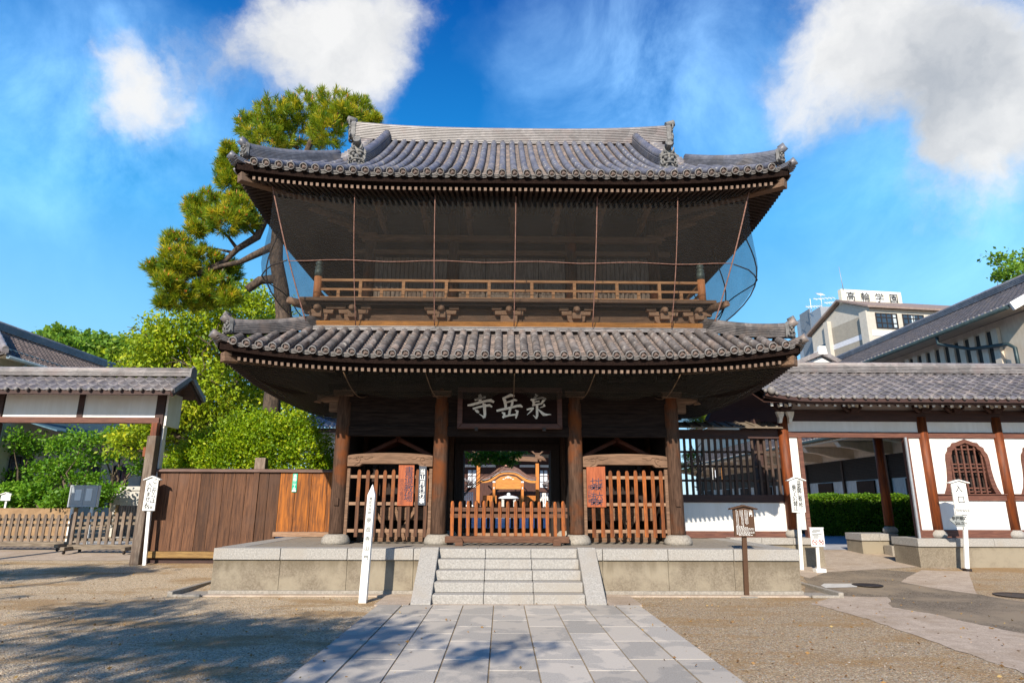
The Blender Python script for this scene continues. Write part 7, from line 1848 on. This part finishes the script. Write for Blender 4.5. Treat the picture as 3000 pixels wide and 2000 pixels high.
def wig(a, b, n=6, amp=.15, seed=0):
    r = random.Random(seed); a, b = V3(a), V3(b); L = (b - a).length
    return [a + (b - a) * (i / (n - 1)) + (V3((r.uniform(-1, 1), r.uniform(-1, 1), r.uniform(-.6, .6))) * amp * L * .35 if 0 < i < n - 1 else V3((0, 0, 0))) for i in range(n)]
def broad_tree(name, label, cat, base, blobs, n, size, leafmat, trunk_r=.16, bark='bark_grey', group=None, trunk=True, limbs_to=None, lean=(0, 0), **k):
    t = thing(name, label, cat, base, group)
    q, v = crown(blobs, n, size, **k); quads_obj('crown', q, v, leafmat, t)
    if trunk:
        mb = MB(); cen = V3((0, 0, 0))
        for b in blobs: cen += V3(b[0])
        cen /= len(blobs); fork = V3(base).lerp(cen, .55); fork.x += lean[0]
        limb(mb, wig(base, fork, 6, .12, 3), trunk_r, trunk_r * .7, 10)
        for i, b in enumerate(blobs):
            limb(mb, wig(fork if i % 2 else V3(base).lerp(fork, .75), V3(b[0]) + V3((0, 0, -.1)), 6, .25, 11 + i), trunk_r * .5, trunk_r * .08, 6)
            for j in range(3):
                a = V3(b[0]); e = a + V3((random.uniform(-1, 1) * b[1][0], random.uniform(-1, 1) * b[1][1], random.uniform(-.2, 1) * b[1][2])) * .85
                limb(mb, wig(a + V3((0, 0, -.1)), e, 4, .25, 31 + i * 3 + j), trunk_r * .13, trunk_r * .03, 5)
        obj('trunk', mb, bark, t)
    return t
def g3(px, py, Y): p = P(px, py, Y); return V3((p.x, Y, zg(Y)))

# ---- the pine beside the gate
pine = thing('pine_tree', 'tall leaning pine with tufted needle pads rising beside the gate', 'tree', (P(800, 1240, 19.2).x, 19.2, zg(19.2)))
Yp_ = 19.2
def c5(x, y): return (380 + x * .4464, 250 + y * .4464)
pads = [(800, 290, 110, 85), (960, 215, 150, 115), (1130, 180, 165, 125), (1080, 330, 200, 110), (1330, 150, 150, 95), (1290, 310, 120, 125), (1490, 170, 100, 70), (1590, 235, 50, 32), (900, 370, 165, 75), (1420, 210, 110, 60),
        (645, 440, 45, 50), (610, 540, 40, 55), (690, 560, 80, 70), (650, 640, 90, 75), (760, 690, 75, 70),
        (430, 810, 75, 60), (560, 790, 130, 75), (720, 810, 115, 80), (480, 890, 105, 75), (640, 890, 140, 85), (760, 900, 75, 65), (430, 955, 60, 40),
        (310, 1050, 95, 75), (180, 1215, 85, 42), (330, 1170, 135, 90), (480, 1160, 135, 85), (620, 1220, 105, 65), (260, 1310, 95, 75), (400, 1290, 140, 85), (550, 1320, 105, 70), (340, 1420, 135, 55), (490, 1430, 105, 50), (640, 1400, 75, 60), (220, 1440, 50, 32), (250, 1250, 90, 60)]
tp, tn, tv = [], [], []
top_c, side_c = [], []
for i, (x, y, rx, ry) in enumerate(pads):
    px, py = c5(x, y); jy = random.uniform(-.7, .7)
    c, (r, _, _) = pxblob(px, py, rx * .4464, Yp_, jy=jy); rz = r * ry / rx
    m = int(84 * (rx * ry) ** .5 / 90) + 14
    d = unit(rng.normal(size=(m, 3))); rad = .35 + .65 * rng.random(m) ** .6
    p_ = np.array(c)[None] + d * rad[:, None] * np.array([r, r * 1.1, rz])[None]
    tp.append(p_); tn.append(unit(d * .8 + np.array([0, 0, .75]))); tv.append(np.clip(.52 + .30 * rng.normal(size=m), 0, 1))
    (top_c if i < 10 else side_c).append((p_, d, r))
tp, tn, tv = np.concatenate(tp), np.concatenate(tn), np.concatenate(tv)
NN = 34; n = len(tp)
base = np.repeat(tp, NN, 0); ax = np.repeat(tn, NN, 0)
dd = unit(rng.normal(size=(n * NN, 3)) * .62 + ax * 1.15); ln = rng.uniform(.16, .29, n * NN)
q = leaf_quads(base + ax * rng.uniform(-.10, .05, n * NN)[:, None], dd, ln, .040)
quads_obj('crown', q, np.repeat(tv, NN) + .10 * rng.normal(size=n * NN), 'needle', pine)
mb = MB(); cb = MB()
for lst, tall in ((top_c, True), (side_c, False)):
    for (p_, d, r) in lst:
        sel = [i for i in range(len(p_)) if (d[i][2] > -.15)]; random.shuffle(sel)
        for i in sel[:int(len(sel) * (.42 if tall else .55))]:
            a = V3(p_[i]) + V3((0, 0, .04)); 
            if tall or random.random() < .18:
                h = random.uniform(.10, .24); e = a + V3((random.uniform(-.03, .03), random.uniform(-.03, .03), h)); mb.tube([a, a.lerp(e, .5), e], [.017, .020, .006], 5)
            else:
                for kk in range(3): cb.tube([a + V3((random.uniform(-.03, .03), random.uniform(-.03, .03), .0)), a + V3((random.uniform(-.05, .05), random.uniform(-.05, .05), .07))], [.030, .016], 5)
obj('shoot_candles', mb, 'candle', pine); obj('young_cones', cb, 'cone', pine)
T = lambda x, y, Y: P(*c5(x, y), Y + 1.2)
trk = [V3((P(790, 1245, 19.2).x, 19.2, zg(19.2)))] + [P(a_, b_, 19.2) for (a_, b_) in ((790, 1245), (800, 1130), (818, 1000), (830, 930), (822, 850), (806, 760), (812, 650), (845, 540), (890, 460), (920, 380), (960, 330))]
mb = MB(); mb.tube(trk, [.30, .27, .24, .24, .25, .23, .21, .17, .14, .11, .07, .03], 14)
for k, ptsl in enumerate([[(960, 900, 18.1), (880, 880, 18.0), (830, 1000, 17.9), (700, 1080, 17.9), (620, 1160, 17.9), (520, 1200, 17.9)], [(960, 1050, 18.1), (895, 1080, 18.), (790, 1130, 17.8), (720, 1165, 17.8), (600, 1190, 17.8), (420, 1260, 17.8)],
              [(980, 1300, 18.), (945, 1275, 17.95), (850, 1285, 17.8), (765, 1345, 17.7)], [(700, 1080, 17.9), (640, 1000, 17.9), (540, 920, 18.0), (450, 870, 18)], [(620, 1160, 17.9), (480, 1220, 17.8), (330, 1280, 17.7), (250, 1380, 17.7)],
              [(830, 1000, 17.9), (760, 930, 18.0), (680, 860, 18.1), (650, 760, 18.1)], [(1000, 620, 18.2), (880, 600, 18.1), (720, 600, 18.), (640, 520, 18)], [(1180, 380, 18.2), (1300, 330, 18.2), (1420, 260, 18.2), (1540, 210, 18.2)], [(1100, 420, 18.2), (960, 350, 18.1), (850, 320, 18)], [(610, 1170, 17.9), (600, 1300, 17.8), (560, 1400, 17.8)], [(660, 1100, 17.9), (560, 1080, 17.9), (380, 1080, 17.9)]]):
    r0 = (.17, .15, .17, .06, .08, .06, .06, .07, .06, .05, .05)[k]; limb(mb, [T(*p) for p in ptsl], r0, r0 * (.30 if k != 2 else .75), 10)
obj('trunk', mb, 'bark', pine)

# ---- yellow-green broadleaf tree left of the gate
bl = [(405, 1075, 75), (470, 1005, 85), (540, 965, 85), (560, 1080, 115), (640, 905, 75), (705, 870, 65), (770, 905, 75), (650, 1010, 105), (770, 1000, 95), (500, 1170, 105), (620, 1160, 125), (740, 1130, 105), (560, 1270, 115), (680, 1250, 100), (845, 1140, 75), (410, 1290, 60), (360, 1300, 45), (440, 1230, 70), (860, 1230, 60)]
broad_tree('broadleaf_tree', 'large yellow-green broadleaf tree between the side gate and the temple gate', 'tree', g3(610, 1300, 24), [pxblob(a, b, r * .93, 24, .9, jy=random.uniform(-1.4, 1.2)) for (a, b, r) in bl], 42000, .17, 'leaf_camphor', .28, width=.25, droop=.75, cluster=14, csize=.21, shell=.3)
bl = [(600, 1325, 80), (700, 1300, 95), (800, 1300, 105), (890, 1330, 85), (760, 1245, 60), (560, 1355, 60), (945, 1365, 45), (860, 1265, 65), (660, 1360, 80), (520, 1370, 45)]
broad_tree('garden_shrub', 'big rounded yellow-green shrub behind the plank fence', 'shrub', g3(740, 1380, 18.5), [pxblob(a, b, r * .95, 18.5, .85, spread=.7, jy=random.uniform(-.25, .3)) for (a, b, r) in bl], 42000, .085, 'leaf_shrub', .10, width=.30, droop=0.0, cluster=16, csize=.10, shell=.45, up=.35)
bt = [o for o in scene.objects if o.get('label', '').startswith('large yellow-green')][0]
mb = MB(); rr_ = random.Random(9)
for (ax_, ay_, bx2, by2, r_) in ((640, 1130, 560, 1075, .05), (560, 1075, 500, 1050, .03), (600, 1102, 590, 1040, .03), (560, 1075, 545, 1020, .025), (620, 1118, 530, 1110, .03), (640, 1130, 615, 1180, .035), (610, 1010, 640, 950, .03), (660, 1060, 610, 1010, .04), (610, 1010, 570, 985, .025), (690, 930, 650, 900, .025), (520, 1215, 590, 1160, .04), (470, 1250, 530, 1200, .035), (530, 1060, 480, 1070, .02), (590, 1040, 620, 1000, .02)):
    limb(mb, wig(P(ax_, ay_, 22.5), P(bx2, by2, 22.4), 7, .3, rr_.randint(0, 999)), r_, r_ * .4, 6)
obj('bare_twigs', mb, 'bark_grey', bt)
# ---- maples seen through the side gate
specs = [('maple_tree', 'spreading green maple at the far left seen through the side gate', 'tree', (70, 26.0), [(30, 1330, 50), (90, 1305, 48), (50, 1400, 48), (130, 1375, 42), (10, 1440, 40), (50, 1282, 32)], 3400),
         ('maple_tree', 'layered green maple with pale stems behind the notice case', 'tree', (200, 25.0), [(170, 1310, 44), (235, 1290, 44), (200, 1365, 50), (150, 1410, 36), (265, 1345, 36), (235, 1405, 28)], 3300),
         ('maple_tree', 'dark limbed maple beside the side gate post', 'tree', (330, 25.6), [(315, 1285, 34), (375, 1315, 38), (408, 1370, 30), (345, 1268, 30), (420, 1300, 36), (280, 1400, 26), (330, 1345, 20)], 2200),
         ('low_shrub', 'low green shrubs along the earth-coloured planter wall', 'shrub', (110, 23.6), [(20, 1470, 35), (70, 1478, 32), (120, 1472, 36), (165, 1480, 32), (40, 1440, 30), (100, 1445, 32), (190, 1460, 30), (310, 1440, 26), (280, 1465, 28)], 9000)]
for (nm, lab, cat, (bx_, by_), bl, n_) in specs:
    broad_tree(nm, lab, cat, g3(bx_, 1480, by_), [pxblob(a, b, r, by_, .62, jy=random.uniform(-.8, .8)) for (a, b, r) in bl], n_, .125, 'leaf_maple', .11, width=.36, droop=.05, cluster=14, csize=.15, shell=.15, up=.25)
# ---- trees on the skyline
for (bx_, lab, bl, n_) in ((160, 'bright green tree on the skyline nearest the left house roof', [(130, 985, 40), (170, 965, 40), (210, 1000, 45), (150, 1020, 45), (250, 1020, 40)], 7000),
                       (290, 'taller darker tree on the skyline with a broken top', [(265, 975, 32), (300, 1000, 45), (270, 1040, 45), (325, 1030, 40), (240, 985, 22), (300, 968, 14)], 6000),
                       (400, 'pale green tree on the skyline partly behind the yellow-green tree', [(370, 1000, 40), (420, 995, 42), (400, 1040, 50), (450, 1010, 40), (345, 990, 22)], 6000)):
    broad_tree('skyline_tree', lab, 'tree', g3(bx_, 1300, 48), [pxblob(a, b, r * .8, 48, .75, jy=random.uniform(-2, 2)) for (a, b, r) in [(a, b + 28, r) for (a, b, r) in bl]], n_, .36, 'leaf_far', .25, group='trees on the left skyline', width=.36, droop=.1, cluster=8, csize=.34, shell=.35)
bl = [(2960, 790, 42), (3000, 760, 40), (2925, 752, 16), (2990, 830, 34), (2900, 742, 9), (2880, 862, 10), (2940, 800, 22)]
broad_tree('leafy_tree', 'leafy green branch tips rising over the long hall roof at top right', 'tree', g3(2990, 1000, 36), [pxblob(a, b, r, 36, .8, jy=random.uniform(-.6, .6)) for (a, b, r) in bl], 1500, .24, 'leaf_far', .12, width=.36, droop=.25, cluster=7, csize=.22, shell=.2)
bl = [(2050, 1225, 28), (2075, 1210, 26), (2030, 1240, 18), (2020, 1330, 20), (2012, 1370, 18)]
broad_tree('garden_pine', 'small dark green pine beyond the lattice wall near the gate', 'tree', g3(2055, 1400, 25), [pxblob(a, b, r, 25, .6) for (a, b, r) in bl], 4000, .14, 'needle', .07, width=.08, droop=-.2, cluster=12, csize=.08, shell=.3)
bl = [(1420, 1335, 28), (1465, 1345, 30), (1400, 1352, 16), (1500, 1332, 24), (1440, 1318, 24), (1495, 1355, 14), (1380, 1335, 18), (1525, 1322, 16)]
broad_tree('courtyard_maple', 'dark green maple boughs hanging across the view through the gate', 'tree', (PX(1385, 1340, 24) - 1.6, 24, zg(24)), [pxblob(a, b, r, 24, .45) for (a, b, r) in bl], 2600, .10, 'leaf_maple', .035, width=.36, droop=.1, cluster=8, csize=.08, shell=.2)
# shrub and pine beside the left column
bl = [(985, 1350, 22), (975, 1330, 18), (990, 1300, 16)]
# ---- hedge leaves
nL = 26000; a = rng.random((nL, 3)); face = rng.random(nL)
X = hx0 + (hx1 - hx0) * a[:, 0]; Yh_ = 25.2 + .35 * a[:, 1] ** 2; Zh = zg(25) + (hz1 - zg(25)) * a[:, 2]
topm = face < .35; Zh[topm] = hz1 - .10 * a[topm, 2]; Yh_[topm] = 25.2 + 1.5 * a[topm, 1]
bulge = .10 * np.sin(X * 3.1) * np.cos(Zh * 3.7); Yh_ = Yh_ + bulge; 
p_ = np.stack([X, Yh_, Zh + .05 * np.sin(X * 5)], 1)
D = unit(rng.normal(size=(nL, 3)) + np.where(topm[:, None], np.array([[0, -.2, 1.0]]), np.array([[0, -1.0, .4]])))
quads_obj('foliage', leaf_quads(p_, D, .075 * rng.uniform(.6, 1.3, nL), .33), np.clip(.4 + .25 * rng.normal(size=nL) + .1 * np.sin(X * 4 + Zh * 5), 0, 1), 'leaf_hedge', hedge)
# ---- trees behind and left of the viewer, whose shadows fall on the gravel and the path
for (lab, base_, bl, n_) in (('spreading tree left of the viewer whose shade dapples the left gravel', (-8.5, -5.3, 0), [((-7.9, -2.4, 8.2), (1.9, 1.1, .7)), ((-5.6, -2.0, 7.6), (1.3, 1.1, .6)), ((-9.9, -1.2, 8.6), (1.3, .8, .6)), ((-7.2, -4.4, 8.9), (2.2, 1.3, .8)), ((-5.4, -3.6, 7.2), (.9, .6, .4)), ((-10.4, -3.8, 7.6), (1.8, 1.4, .8)), ((-3.4, -3.0, 7.8), (.6, .35, .3))], 8000),
                             ('tree at far left outside the view shading the ground before the side gate', (-16.5, 3.5, 0), [((-15.0, 3.9, 8.0), (1.8, .8, .6)), ((-13.6, 4.2, 8.4), (1.3, .6, .4)), ((-17.2, 3.0, 8.4), (1.6, 1.3, .8)), ((-13.4, 1.2, 7.6), (1.3, .45, .35)), ((-12.3, 4.6, 8.1), (.7, .35, .3)), ((-11.6, 6.2, 6.7), (.35, .3, .3))], 6500)):
    broad_tree('shade_tree', lab, 'tree', base_, [(V3(c) + V3((-.55, -1.85, 0)), r) for (c, r) in bl], n_, .17, 'leaf_maple', .2, width=.34, droop=.2, cluster=9, csize=.17, shell=.1)

# ---- dry leaves blown over the forecourt
rl_ = np.random.default_rng(11); nf = 900
y = 6.5 + rl_.random(nf) ** 1.2 * 9.5; x = (rl_.random(nf) - .5) * 2 * (y * .82 + .5)
ok = ~((np.abs(x) < 6.4) & (y > 12.6)) & ~((np.abs(x) < 1.8) & (rl_.random(nf) > .25)); x, y = x[ok], y[ok]; nf = len(x)
p_ = np.stack([x, y, .045 * np.clip(y - 13, 0, 34) + np.where(np.abs(x) < 2.25, .036, .012) + .01 * rl_.random(nf)], 1)
D = unit(np.stack([rl_.normal(size=nf), rl_.normal(size=nf), .25 * rl_.normal(size=nf)], 1))
M['dry_leaf'] = leaf_mat('dry_leaf', (.16, .085, .035), (.30, .17, .06), (.42, .30, .12), .1, .8)
o = quads_obj('fallen_leaves', leaf_quads(p_, D, rl_.uniform(.025, .06, nf), .3), rl_.random(nf), 'dry_leaf', None); o['kind'] = 'stuff'
